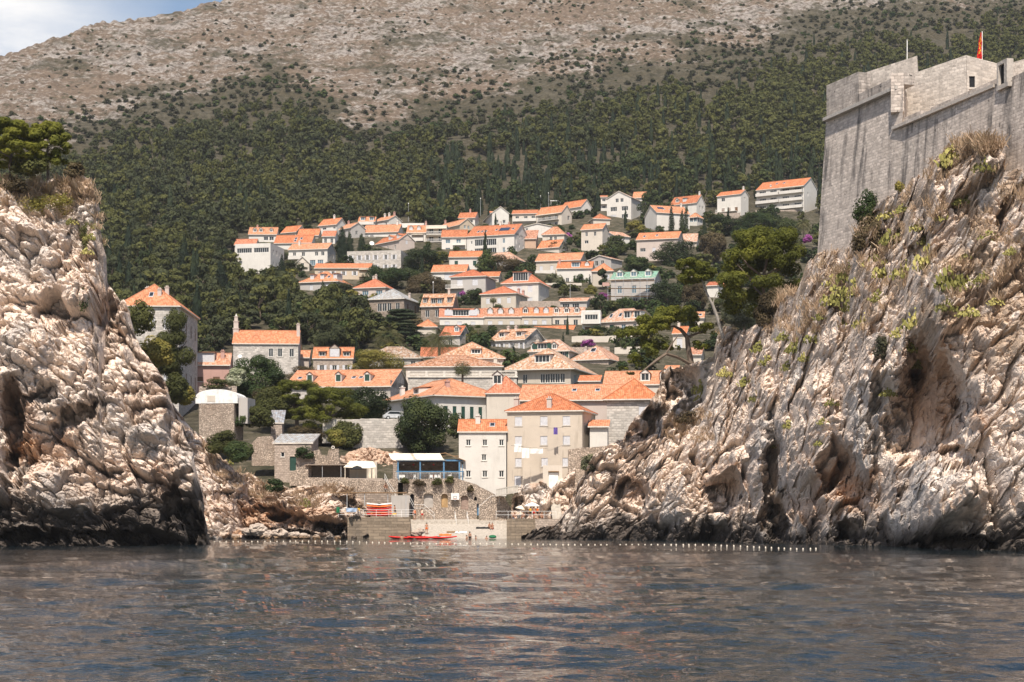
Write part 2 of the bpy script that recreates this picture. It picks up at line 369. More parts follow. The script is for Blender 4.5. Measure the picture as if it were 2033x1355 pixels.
def build_sea():
    t = NT('sea_water'); g = t.geo()
    t.b.inputs['Base Color'].default_value = (.007, .014, .018, 1); t.b.inputs['Roughness'].default_value = .015; t.b.inputs['IOR'].default_value = 1.33; t.b.inputs['Specular IOR Level'].default_value = .5
    n1 = t.noise(1.15, 4, .55, t.mapv(g, (1, 1.5, 1))); n2 = t.noise(4.2, 3, .5, t.mapv(g, (1, 1.6, 1)))
    b = t.bump(t.math('ADD', n1, t.math('MULTIPLY', n2, .4)), .22, .30)
    t.l.new(b, t.b.inputs['Normal'])
    px = np.concatenate((np.arange(-1400, -150, 60), np.arange(-150, 2190, 3.6), np.arange(2190, 3500, 60)))
    py = np.concatenate((np.array([1800, 1600, 1480, 1420]), np.arange(1400, 1066, -1.1)))
    pg, qg = np.meshgrid(px, py); Yg = CH * F / (qg - HY); X = (pg - CX) * Yg / F
    Z = sea_z(X, Yg)
    V = np.stack((X, Yg, Z), -1)
    me = np_mesh('sea', V, grid_faces(len(py), len(px))[:, ::-1], t.m, smooth=True)
    o = link(bpy.data.objects.new('sea', me)); props(o, 'dark rippled sea reflecting the cliffs', 'sea', kind='structure')
    mb = MB(); mb.quad([(-1500, -600, -4), (1500, -600, -4), (1500, 300, -4), (-1500, 300, -4)])
    o = mb.build('seabed', m_plain('seabed', (.03, .035, .03))); props(o, 'dark sea bed under the water', 'sea bed', kind='structure')
build_sea()

# ------------------------------------------------------------------ cliffs
def smooth_tab(tab):
    xs = np.array([a for a, b in tab], float); ys = np.array([b for a, b in tab], float)
    return lambda x: np.interp(x, xs, ys)
CL = {}
def cliff(name, label, x0, x1, step, top, yw, lean, dents, seed, rough=1.0, back=26, nrow=420, rowpow=1.0, strat=35, orange=(), dry=None, band=3.2):
    px = np.arange(x0, x1 + step, step); nc = len(px)
    tp = top(px) + 4 * perlin(np.stack((px / 22, px * 0 + seed, px * 0), -1), 7) + 2.0 * perlin(np.stack((px / 6, px * 0 + seed, px * 0), -1), 8)
    Yw = yw(px); pw = HY + (CH + 1.5) * F / Yw
    t = np.linspace(0, 1, nrow)[:, None]
    py = pw[None] + (tp - pw)[None] * t
    pxg = np.broadcast_to(px[None], py.shape)
    Y = Yw[None] + lean(pxg, t)
    for (cx, cy, rx, ry, d, rot) in dents:
        c, s = math.cos(R(rot)), math.sin(R(rot))
        wob = 18 * perlin(np.stack((pxg / 45, py / 45, py * 0 + cx), -1), seed) + 8 * perlin(np.stack((pxg / 16, py / 16, py * 0 + cx), -1), seed + 1)
        u = ((pxg - cx + wob) * c + (py - cy + wob * .7) * s) / rx; v = (-(pxg - cx + wob) * s + (py - cy + wob * .7) * c) / ry
        Y = Y + d * (1 - ss(.55, 1.12, np.sqrt(u * u + v * v)))
    # rows over the top, then down behind
    nb = 14
    X = (pxg - CX) * Y / F; Z = CH + (HY - py) * Y / F
    bx = [X]; by = [Y]; bz = [Z]
    for k in range(1, nb + 1):
        q = k / nb; yb = Y[-1] + back * q
        bx.append((px - CX)[None] * (yb / F)[None]); by.append(yb[None]); bz.append((Z[-1] - 2.0 * q - np.maximum(0, q - .55) * back * 2.2)[None])
    X, Y, Z = (np.concatenate(a) for a in (bx, by, bz))
    Pn = np.stack((X, Y, Z), -1)
    c, s = math.cos(R(strat)), math.sin(R(strat))
    Q = np.stack((X * c + Z * s, Y, (-X * s + Z * c) * 1.35), -1)
    warp = np.stack((fbm(Q / 9, 3, seed + 1), fbm(Q / 9 + 5, 3, seed + 2), fbm(Q / 9 + 11, 3, seed + 3)), -1)
    w2 = np.stack((perlin(Q / 1.7, seed + 4), perlin(Q / 1.7 + 7, seed + 5), perlin(Q / 1.7 + 3, seed + 6)), -1)
    D = 2.6 * fbm(Pn / 17, 3, seed + 10); crack = np.zeros(D.shape)
    for (sc, amp, wq, sd_) in ((9.0, 2.3, 1.0, 20), (3.9, 1.25, .5, 21), (1.7, .62, .22, 22), (.75, .32, .10, 23)):
        f1, f2, rid, tl = worley((Q + wq * warp + w2 * (.22 if sc < 4 else .4)) / sc, seed + sd_)
        g = np.clip((f2 - f1) / .14, 0, 1); g = g * (2 - g)
        D = D + amp * rough * ((rid - .5) * .9 + 2.1 * tl - (1 - g) * .45 + .22 * (1 - f1))
        crack = np.maximum(crack, (1 - g) * min(1, amp))
    bq = Q[..., 2] / 3.4 + .55 * fbm(Pn / 8, 3, seed + 40); bed = bq - np.floor(bq)
    D = D + .32 * rough * (bed - .5) * ss(-.25, .25, fbm(Pn / 13, 2, seed + 41))
    cv = np.abs(perlin(Q * np.array((1, 1, .35)) / 6.5 + .35 * warp, seed + 42)); cv = 1 - ss(.0, .05, cv); D = D - .9 * rough * cv; crack = np.maximum(crack, cv)
    cv = np.abs(perlin(Q * np.array((.4, 1, 1)) / 4.2 + .3 * warp, seed + 43)); cv = 1 - ss(.0, .04, cv); D = D - .45 * rough * cv; crack = np.maximum(crack, cv * .7)
    D = D + .22 * rough * fbm(Pn / .9, 3, seed + 30)
    nv = np.array((0.0, -1.0, .35)); nv /= np.linalg.norm(nv)
    k = np.ones(D.shape); k[-nb:] = .5
    k[:nrow] *= (1 - .35 * ss(.94, 1, t))
    lat = np.stack((fbm(Pn / 3 + 40, 3, seed + 33), D * 0, fbm(Pn / 3 + 80, 3, seed + 34)), -1) * .3
    Vv = Pn + (D * k)[..., None] * nv + lat * k[..., None]
    # colour: pale limestone, ochre stains, dark tidal band, dry soil ledges
    zz = Vv[..., 2]
    n1 = fbm(Pn / 7, 4, seed + 50); n2 = fbm(Pn / 2.2, 4, seed + 51); n4 = fbm(Pn / 22, 3, seed + 55)
    base = np.array((.74, .62, .525)); grey = np.array((.60, .54, .49)); och = np.array((.40, .215, .105)); blk = np.array((.045, .036, .03)); tan = np.array((.42, .30, .20))
    colr = base + (grey - base) * ss(-.05, .55, n1 + .3 * n4)[..., None]
    om = ss(.25, .7, n2 * .5 + n1 * .5 - .2) * .55
    pyf = HY - (Pn[..., 2] - CH) * F / Pn[..., 1]; pxf = CX + F * Pn[..., 0] / Pn[..., 1]
    for (cx, cy, rx, ry, a) in orange:
        om = om + a * (1 - ss(.4, 1.15, np.sqrt(((pxf - cx) / rx) ** 2 + ((pyf - cy) / ry) ** 2) + .35 * n2))
    colr = colr + (och - colr) * np.clip(om, 0, .85)[..., None]
    if dry is not None:
        dm = np.clip(dry(pxf, pyf) * ss(-.25, .35, n2 + .6 * n1), 0, .8)
        colr = colr + (tan - colr) * dm[..., None]
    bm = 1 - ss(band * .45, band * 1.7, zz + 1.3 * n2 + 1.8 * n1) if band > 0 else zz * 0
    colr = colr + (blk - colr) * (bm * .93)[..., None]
    colr = colr * (1 - .2 * np.clip(crack, 0, 1) ** 2)[..., None]
    nr = Vv.shape[0]
    me = np_mesh(name, Vv, grid_faces(nr, nc), M['rock'], smooth=False, col=colr)
    o = link(bpy.data.objects.new(name, me)); props(o, label, 'cliff', kind='structure')
    CL[name] = (px, tp, pw, Vv[:nrow])
    return o
def on_cliff(name, px, py):
    xs, tp, pw, V = CL[name]
    i = int(np.clip(np.searchsorted(xs, px), 0, len(xs) - 1))
    colv = V[:, i]; q = HY - (colv[:, 2] - CH) * F / colv[:, 1]
    j = int(np.argmin(np.abs(q - py))); return Vector(colv[j])
RTOP = smooth_tab([(1040, 1066), (1060, 1058), (1100, 1042), (1120, 1020), (1138, 985), (1152, 950), (1175, 922), (1215, 896), (1235, 882), (1245, 852), (1265, 824), (1290, 800), (1306, 775), (1313, 738), (1345, 724), (1416, 712), (1424, 668), (1440, 652), (1500, 655), (1530, 610), (1580, 574), (1600, 527), (1625, 503), (1685, 492), (1706, 445), (1735, 402), (1790, 376), (1845, 326), (1895, 290), (1940, 284), (1962, 318), (2000, 340), (2040, 345), (2250, 320), (2330, 430), (2470, 700)])
RYW = smooth_tab([(1040, 257), (1100, 252), (1200, 247), (1320, 240), (1400, 231), (1500, 218), (1600, 203), (1700, 190), (1800, 178), (1860, 168), (2033, 161), (2300, 152), (2470, 165)])
def rlean(px, t):
    L = np.interp(px, [1040, 1150, 1300, 1450, 1600, 1700, 1800, 1900, 1960, 2033, 2300], [3, 9, 15, 20, 13, 12.5, 15, 16, 13, 9.5, 9])
    return L * (.18 * t + .82 * t ** 1.9)
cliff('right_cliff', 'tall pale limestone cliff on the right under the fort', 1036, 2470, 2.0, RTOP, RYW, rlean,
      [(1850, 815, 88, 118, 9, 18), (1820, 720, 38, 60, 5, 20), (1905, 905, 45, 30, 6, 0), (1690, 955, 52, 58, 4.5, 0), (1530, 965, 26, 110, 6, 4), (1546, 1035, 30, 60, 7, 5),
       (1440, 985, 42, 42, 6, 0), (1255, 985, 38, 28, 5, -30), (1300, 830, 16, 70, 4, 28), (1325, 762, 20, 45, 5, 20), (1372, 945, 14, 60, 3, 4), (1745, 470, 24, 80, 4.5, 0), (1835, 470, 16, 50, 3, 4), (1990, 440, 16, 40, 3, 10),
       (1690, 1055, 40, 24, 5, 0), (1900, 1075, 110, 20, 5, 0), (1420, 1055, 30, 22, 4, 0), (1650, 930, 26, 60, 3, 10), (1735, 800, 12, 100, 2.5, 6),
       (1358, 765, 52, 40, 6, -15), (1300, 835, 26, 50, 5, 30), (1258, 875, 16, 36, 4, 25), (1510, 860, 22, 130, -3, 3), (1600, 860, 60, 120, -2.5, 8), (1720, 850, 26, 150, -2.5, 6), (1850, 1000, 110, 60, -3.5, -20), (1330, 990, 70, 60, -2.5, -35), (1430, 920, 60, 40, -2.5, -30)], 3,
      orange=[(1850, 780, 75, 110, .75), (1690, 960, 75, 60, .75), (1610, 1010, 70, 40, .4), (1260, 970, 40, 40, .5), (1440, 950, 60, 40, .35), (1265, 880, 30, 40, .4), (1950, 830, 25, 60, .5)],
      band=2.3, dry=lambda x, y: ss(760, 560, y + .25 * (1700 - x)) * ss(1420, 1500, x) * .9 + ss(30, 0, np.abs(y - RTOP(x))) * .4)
LTOP = smooth_tab([(-420, 330), (-60, 340), (0, 345), (60, 350), (120, 346), (165, 352), (185, 366), (192, 402), (202, 470), (206, 545), (232, 580), (252, 604), (264, 650), (280, 690), (310, 735), (330, 764), (345, 810), (362, 855), (385, 900), (394, 950), (400, 1000), (408, 1050), (414, 1082)])
LYW = smooth_tab([(-420, 178), (0, 193), (200, 196), (414, 200)])
def llean(px, t):
    L = np.interp(px, [-420, 0, 190, 260, 400], [20, 20, 18, 13, 4])
    return L * (.25 * t + .75 * t ** 1.8)
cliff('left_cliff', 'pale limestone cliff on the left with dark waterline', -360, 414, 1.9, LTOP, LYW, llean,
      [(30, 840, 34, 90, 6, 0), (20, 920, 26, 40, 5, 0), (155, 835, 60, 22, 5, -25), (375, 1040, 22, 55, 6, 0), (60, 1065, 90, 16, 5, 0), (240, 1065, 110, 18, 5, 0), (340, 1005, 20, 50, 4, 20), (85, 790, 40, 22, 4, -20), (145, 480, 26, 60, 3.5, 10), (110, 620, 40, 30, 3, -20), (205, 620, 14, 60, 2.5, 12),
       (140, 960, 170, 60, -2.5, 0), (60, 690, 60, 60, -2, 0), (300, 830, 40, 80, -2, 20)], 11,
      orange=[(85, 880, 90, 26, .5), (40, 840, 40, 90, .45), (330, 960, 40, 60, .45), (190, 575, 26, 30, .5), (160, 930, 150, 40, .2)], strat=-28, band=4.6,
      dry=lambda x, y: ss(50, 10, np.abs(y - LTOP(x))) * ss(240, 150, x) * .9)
MTOP = smooth_tab([(300, 800), (345, 806), (380, 850), (410, 872), (440, 905), (480, 936), (510, 952), (545, 964), (600, 970), (650, 960), (690, 962), (712, 985), (728, 1010), (738, 1026), (744, 1066)])
MYW = smooth_tab([(300, 250), (410, 255), (520, 258), (620, 256), (744, 257)])
def mlean(px, t): return np.interp(px, [300, 450, 600, 744], [22, 18, 14, 6]) * (.3 * t + .7 * t ** 1.5)
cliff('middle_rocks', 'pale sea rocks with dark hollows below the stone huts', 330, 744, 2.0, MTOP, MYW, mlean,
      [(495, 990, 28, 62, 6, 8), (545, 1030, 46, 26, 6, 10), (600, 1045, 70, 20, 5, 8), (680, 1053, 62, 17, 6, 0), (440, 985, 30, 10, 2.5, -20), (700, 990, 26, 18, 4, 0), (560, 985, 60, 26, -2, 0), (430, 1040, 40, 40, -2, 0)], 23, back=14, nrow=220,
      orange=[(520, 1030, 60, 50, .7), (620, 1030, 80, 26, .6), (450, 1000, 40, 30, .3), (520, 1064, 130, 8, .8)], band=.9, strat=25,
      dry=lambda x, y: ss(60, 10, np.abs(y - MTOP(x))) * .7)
# ------------------------------------------------------------------ fort
def wall_uv(mb, a, b, z0a, z1a, z0b=None, z1b=None, m=0, u0=0):
    """vertical or battered wall panel between ground points a and b (each (bottom xyz, top xyz))"""
    (ab, at), (bb, bt) = a, b
    L = (Vector(bb) - Vector(ab)).length
    mb.quad([ab, bb, bt, at], m, [(u0, ab[2]), (u0 + L, bb[2]), (u0 + L, bt[2]), (u0, at[2])])
def solid(ring_b, ring_t, name, mat, parent):
    """closed masonry block from a bottom ring and a top ring (counter-clockwise seen from above), metre uvs"""
    mb = MB(); n = len(ring_b); u = 0
    for k in range(n):
        a, b, c, d = ring_b[k], ring_b[(k + 1) % n], ring_t[(k + 1) % n], ring_t[k]
        L = math.hypot(b[0] - a[0], b[1] - a[1])
        mb.quad([a, b, c, d], 0, [(u, a[2]), (u + L, b[2]), (u + L, c[2]), (u, d[2])]); u += L
    mb.quad(ring_t, 0, [(p[0], p[1]) for p in ring_t]); mb.quad(ring_b[::-1], 0, [(p[0], p[1]) for p in ring_b[::-1]])
    return mb.build(name, mat, parent)
def fort():
    root = empty('fort', P(1800, 500, 200), 0, 'massive grey stone fort with sloping walls on top of the right cliff', 'fort')
    o = Vector(root.location)
    def pt(px, Y, z): return tuple(Vector(((px - CX) * Y / F, Y, z)) - o)
    zc1 = CH + 785 * 215 / F                      # first cornice
    zt1 = CH + (HY - 170) * 215 / F               # parapet
    z0 = 26
    # left bastion (battered)
    b = [pt(1614, 213, z0), pt(1782, 196.5, z0), pt(1850, 240, z0), pt(1700, 255, z0)]
    t = [pt(1640, 215, zc1), pt(1793, 198, zc1), pt(1850, 240, zc1), pt(1700, 255, zc1)]
    solid(b, t, 'bastion_wall', M['stone_fort'], root)
    t0 = [pt(1639, 214.6, zc1), pt(1795, 197.5, zc1), pt(1850, 240, zc1), pt(1700, 255, zc1)]
    t1 = [pt(1639, 214.6, zc1 + .45), pt(1795, 197.5, zc1 + .45), pt(1850, 240, zc1 + .45), pt(1700, 255, zc1 + .45)]
    mb = MB()
    ca, cb = Vector(pt(1638.5, 214.6, zc1)), Vector(pt(1783, 198.4, zc1)); d = (cb - ca).normalized(); nrm = Vector((d.y, -d.x, 0))
    mb.prism([ca + nrm * -.3, cb + nrm * -.3, cb + nrm * .36, ca + nrm * .36], [p + Vector((0, 0, .38)) for p in (ca + nrm * -.3, cb + nrm * -.3, cb + nrm * .36, ca + nrm * .36)])
    mb.build('cornice', M['stone_grey'], root)
    zl = CH + (HY - 188) * 208.5 / F
    def par(pa, Ya, pb, Yb, zb, zt, th, name, mat, lean=0.0):
        a, c = Vector(pt(pa, Ya, zb)), Vector(pt(pb, Yb, zb)); d = (c - a).normalized(); nn = Vector((-d.y, d.x, 0)) * th
        r0 = [a, c, c + nn, a + nn]; up = Vector((0, 0, zt - zb))
        return solid([tuple(x) for x in r0], [tuple(x + up) for x in r0], name, mat, root)
    par(1641, 215, 1704, 208.4, zc1 + .5, zt1, 1.6, 'parapet', M['stone_streak'])
    par(1704.3, 208.38, 1794, 198.2, zc1 + .5, zl, 1.4, 'parapet', M['stone_streak'])
    par(1794.6, 198.2, 1800, 212, zc1 - 2.5, zl - .02, 1.4, 'parapet', M['stone_fort'])
    # right wing
    zc2 = CH + (HY - 258) * 199 / F
    b = [pt(1768, 197.5, z0), pt(2110, 166, z0), pt(2260, 200, z0), pt(1880, 235, z0)]
    t = [pt(1776, 199.5, zc2), pt(2110, 168, zc2), pt(2260, 200, zc2), pt(1880, 235, zc2)]
    solid(b, t, 'wing_wall', M['stone_fort'], root)
    mb = MB(); ca, cb = Vector(pt(1775, 199.3, zc2)), Vector(pt(1978, 179.4, zc2)); d = (cb - ca).normalized(); nrm = Vector((d.y, -d.x, 0))
    q = [ca - nrm * .3, cb - nrm * .3, cb + nrm * .36, ca + nrm * .36]
    mb.prism(q, [p + Vector((0, 0, .36)) for p in q]); mb.build('cornice', M['stone_bright'], root)
    par(1792, 198.3, 1828, 194.6, zc2 + .46, CH + (HY - 226) * 196 / F, 1.2, 'parapet', M['stone_fort'])
    par(1848, 192.6, 2006, 177.4, zc2 + .46, CH + (HY - 214) * 192.5 / F, 1.3, 'parapet', M['stone_fort'])
    zr = CH + (HY - 160) * 177 / F
    par(1988, 178.6, 2120, 166.8, zc2, zr + .2, 1.3, 'parapet', M['stone_fort'])
    # embrasure and its sill
    mb = MB(); ea, eb = Vector(pt(1990, 178.3, zc2 + .3)), Vector(pt(2013, 176.1, zc2 + .3)); d = (eb - ea).normalized(); nn = Vector((d.y, -d.x, 0))
    for (u0, u1, v0, v1) in ((-.3, 2.0, -.9, -.45), (-.2, .12, -.45, 1.5), (1.25, 1.8, -.45, 1.5), (-.2, 1.8, 1.5, 1.85)):
        q = [ea + d * u0 - nn * .2, ea + d * u1 - nn * .2, ea + d * u1 + nn * .5, ea + d * u0 + nn * .5]
        mb.prism([p + Vector((0, 0, v0)) for p in q], [p + Vector((0, 0, v1)) for p in q])
    em = mb.build('embrasure', M['stone_bright'], root)
    mb = MB(); q = [ea + d * .12 + nn * .2, ea + d * 1.25 + nn * .2]
    mb.quad([q[0] + Vector((0, 0, -.45)), q[1] + Vector((0, 0, -.45)), q[1] + Vector((0, 0, 1.5)), q[0] + Vector((0, 0, 1.5))]); mb.build('opening', M['dark'], em)
    # pale upper walls
    zu = CH + 888 * 212 / F
    solid([pt(1706, 214, zc1 - 3), pt(1821, 205.5, zc1 - 3), pt(1830, 240, zc1 - 3), pt(1715, 250, zc1 - 3)], [pt(1706, 214, zu), pt(1821, 205.5, zu + .05), pt(1830, 240, zu), pt(1715, 250, zu)], 'upper_wall', M['stone_bright'], root)
    zv = CH + 887 * 204 / F
    solid([pt(1800, 203.8, zc2 - 4), pt(1919, 196.8, zc2 - 4), pt(1925, 240, zc2 - 4), pt(1822, 245, zc2 - 4)], [pt(1800, 203.8, zv - .6), pt(1919, 197.0, zv), pt(1925, 240, zv), pt(1822, 245, zv)], 'upper_wall', M['stone_bright'], root)
    solid([pt(1919.5, 196.8, zc2 - 4), pt(1992, 200.6, zc2 - 4), pt(2140, 192, zc2 - 4), pt(2170, 240, zc2 - 4), pt(1926, 240, zc2 - 4)], [pt(1919.5, 197, zv - .05), pt(1992, 201.0, zv - .1), pt(2140, 192, zv - .1), pt(2170, 240, zv), pt(1926, 240, zv)], 'upper_wall', M['stone_bright'], root)
    # window in the pale wall
    c = Vector(pt(1929, 197.2, CH + (HY - 163) * 197.2 / F)); mb = MB()
    for (x0, x1, z0_, z1_) in ((-.55, -.33, -.6, .6), (.33, .55, -.6, .6), (-.55, .55, .6, .8), (-.55, .55, -.8, -.6)): mb.box(c.x + x0, c.y - .1, c.z + z0_, c.x + x1, c.y + 1.3, c.z + z1_)
    wf = mb.build('window', M['stone_bright'], root); mb = MB(); mb.box(c.x - .33, c.y + .02, c.z - .6, c.x + .33, c.y + 1.0, c.z + .6); mb.build('opening', M['dark'], wf)
    # putlog niches on the battered walls
    for (px, py) in ((1662, 340), (1700, 342), (1815, 296), (1885, 272), (1987, 304), (1757, 325)):
        Yw = 215 - (px - 1640) * .107 - .4 if px < 1780 else 199.5 - (px - 1776) * .0943 - .25
        c = P(px, py, Yw) - o; mb = MB(); mb.box(c.x - .3, c.y - .5, c.z + .35, c.x + .3, c.y + .6, c.z + .5); mb.box(c.x - .3, c.y - .5, c.z - .5, c.x + .3, c.y + .6, c.z - .35)
        mb.box(c.x - .3, c.y - .44, c.z - .35, c.x - .2, c.y + .6, c.z + .35); nb_ = mb.build('niche', M['stone_grey'], root)
    # flags
    fp = empty('flagpole', P(1950, 123, 203), 0, 'flagpole on the fort flying a narrow red banner', 'flagpole')
    mb = MB(); mb.tube([(0, 0, -1), (0, 0, 3.4)], .045); mb.build('pole', M['white'], fp)
    mb = MB()
    n = 12
    for k in range(n):
        z0_, z1_ = 3.3 - k * .27, 3.3 - (k + 1) * .27
        w = lambda q: .12 + .45 * (q / n) ** .8
        f = lambda q: .16 * math.sin(q * 1.1)
        for i in range(4):
            a0, a1 = i / 4, (i + 1) / 4
            yel = 1 if (2 <= k <= 8 and i == (1 if k % 2 else 2)) else 0
            mb.quad([(-.05 - w(k) * a0, f(k + a0 * 4), z0_), (-.05 - w(k) * a1, f(k + a1 * 4), z0_), (-.05 - w(k + 1) * a1, f(k + 1 + a1 * 4), z1_), (-.05 - w(k + 1) * a0, f(k + 1 + a0 * 4), z1_)], yel)
    fl = mb.build('banner', [M['red'], M['yellow']], fp); md = fl.modifiers.new('thick', 'SOLIDIFY'); md.thickness = .02
    an = MB(); an.tube([(0, 0, 0), (0, 0, 2.4)], .05); an.lathe([(.05, 2.4), (.09, 2.43), (.0, 2.5)], 8)
    a = an.build('aerial_mast', M['white'], None, loc=P(1801, 122, 210)); props(a, 'thin white mast rising behind the pale fort wall', 'mast')
for k_, c_ in (('dark', (.012, .012, .014)), ('white', (.78, .76, .72)), ('red', (.55, .02, .015)), ('yellow', (.7, .42, .03)), ('blue', (.10, .22, .36)), ('green', (.02, .16, .07)), ('wood', (.24, .15, .08)), ('metal', (.45, .46, .47)), ('concrete', (.50, .46, .40)), ('orange', (.75, .16, .03)), ('canvas', (.72, .64, .52)), ('purple', (.12, .08, .30)), ('darkgreen', (.012, .035, .03)), ('sky_cloth', (.35, .45, .60)), ('black', (.02, .02, .02)), ('trunk', (.16, .12, .09)), ('grey_bark', (.30, .27, .24))):
    M[k_] = m_plain('paint_' + k_, c_)
fort()
# ------------------------------------------------------------------ houses
WC = dict(w=(.65, .615, .56), c=(.60, .535, .455), g=(.45, .42, .39), p=(.54, .455, .40), k=(.50, .31, .26), b=(.54, .44, .33), y=(.52, .46, .38), s=(.52, .36, .26))
for k_, c_ in WC.items(): M['W' + k_] = m_wall('plaster_' + k_, c_)
M['Wt'] = m_wall('stained_tan_plaster', (.57, .49, .40), .7)
M['W1'], M['W2'], M['W3'] = M['stone_grey'], M['stone_pink'], M['stone_brown']
RC = dict(o=((.58, .20, .088), .3), r=((.52, .165, .08), .2), l=((.57, .26, .145), .6), a=((.55, .26, .135), 1.0), n=((.40, .26, .17), .9), e=((.38, .36, .335), .2), G=((.22, .33, .22), .3))
for k_, (c_, o_) in RC.items(): M['R' + k_] = m_roof('tiles_' + k_, c_, o_)
def glass(name, c, r=.12):
    t = NT(name); t.b.inputs['Specular IOR Level'].default_value = .5; return t.done(c, r)
M['glass'] = glass('window_glass', (.02, .024, .028)); M['glass_blue'] = glass('blue_glass', (.10, .16, .20))
M['wfar'] = M['glass']
M['shut_w'] = m_plain('white_shutter', (.56, .555, .57), .6, .15, 3); M['shut_g'] = m_plain('green_shutter', (.025, .065, .05), .6, .2, 3); M['shut_b'] = m_plain('brown_shutter', (.16, .09, .05), .6, .2, 3)
M['sill'] = m_plain('stone_trim', (.62, .57, .50), .85, .2, 2)
M['solar'] = glass('solar_glass', (.03, .045, .08), .1)
rnd = random.Random(7)
def cells(mb, o, ux, uz, W, Hh, wins, n, depth, m=0, m2=0):
    """wall panel W x Hh with real openings; reveals go in by depth"""
    xs = sorted({0, W} | {w[0] for w in wins} | {w[2] for w in wins}); zs = sorted({0, Hh} | {w[1] for w in wins} | {w[3] for w in wins})
    p = lambda x, z, d=0: o + ux * x + uz * z - n * d
    for a, b in zip(xs, xs[1:]):
        if b - a < 1e-4: continue
        for c, d in zip(zs, zs[1:]):
            if d - c < 1e-4: continue
            mx, mz = (a + b) / 2, (c + d) / 2
            if any(w[0] < mx < w[2] and w[1] < mz < w[3] for w in wins): continue
            mb.quad([p(a, c), p(b, c), p(b, d), p(a, d)], m, [(a, c), (b, c), (b, d), (a, d)])
    for (a, c, b, d) in wins:
        for q in (((a, c), (b, c)), ((b, c), (b, d)), ((b, d), (a, d)), ((a, d), (a, c))):
            (x0, z0), (x1, z1) = q; mb.quad([p(x0, z0), p(x0, z0, depth), p(x1, z1, depth), p(x1, z1)], m2, [(x0, z0), (x0 + .2, z0), (x1 + .2, z1), (x1, z1)])
def window(root, o, ux, n, w, style, near, name='window'):
    """frame, pane (and shutters) for opening w=(x0,z0,x1,z1) of a wall at o"""
    uz = Vector((0, 0, 1)); a, c, b, d = w
    def slab(mb, x0, z0, x1, z1, d0, d1, m=0):
        q = [o + ux * x + uz * z - n * dd for (x, z, dd) in ((x0, z0, d0), (x1, z0, d0), (x1, z0, d1), (x0, z0, d1))]
        mb.prism(q[::-1], [v + uz * (z1 - z0) for v in q[::-1]], m)
    fm = M['white']; gm = M['glass_blue'] if style in 'b' else M['glass']
    mb = MB(); t = .07
    if style in 'cgB':
        sm = {'c': M['shut_w'], 'g': M['shut_g'], 'B': M['shut_b']}[style]
        mid = (a + b) / 2
        slab(mb, a + .02, c + .02, mid - .02, d - .02, .06, .11); slab(mb, mid + .02, c + .02, b - .02, d - .02, .06, .11)
        slab(mb, mid - .02, c + .02, mid + .02, d - .02, .09, .12)
        f = mb.build(name, sm, root)
        if near: s2 = MB(); slab(s2, a - .1, c - .12, b + .1, c - .01, -.08, .05); s2.build('sill', M['sill'], f)
        return f
    for (x0, z0, x1, z1) in ((a, c, a + t, d), (b - t, c, b, d), (a + t, d - t, b - t, d), (a + t, c, b - t, c + t)): slab(mb, x0, z0, x1, z1, .10, .17)
    nm = max(1, int(round((b - a) / .75)) - 1) if b - a > 1.0 else (1 if b - a > .7 else 0)
    for k in range(nm):
        xm = a + (b - a) * (k + 1) / (nm + 1); slab(mb, xm - .035, c + t, xm + .035, d - t, .10, .16)
    if not near:
        slab(mb, a + t, c + t, b - t, d - t, .17, .2, 1); f = mb.build(name, [fm, gm], root)
    else:
        f = mb.build(name, fm, root); m2 = MB(); slab(m2, a + t, c + t, b - t, d - t, .17, .2); m2.build('pane', gm, f)
        m3 = MB(); slab(m3, a - .1, c - .12, b + .1, c - .01, -.08, .05); m3.build('sill', M['sill'], f)
    if style in 'wGn':
        sm = {'w': M['shut_w'], 'G': M['shut_g'], 'n': M['shut_b']}[style]; sw = (b - a) / 2
        for x0 in (a - sw - .02, b + .02):
            s = MB(); slab(s, x0, c, x0 + sw, d, -.07, -.02); s.build('shutter', sm, f)
    return f
HOUSES = {}; HRECT = []
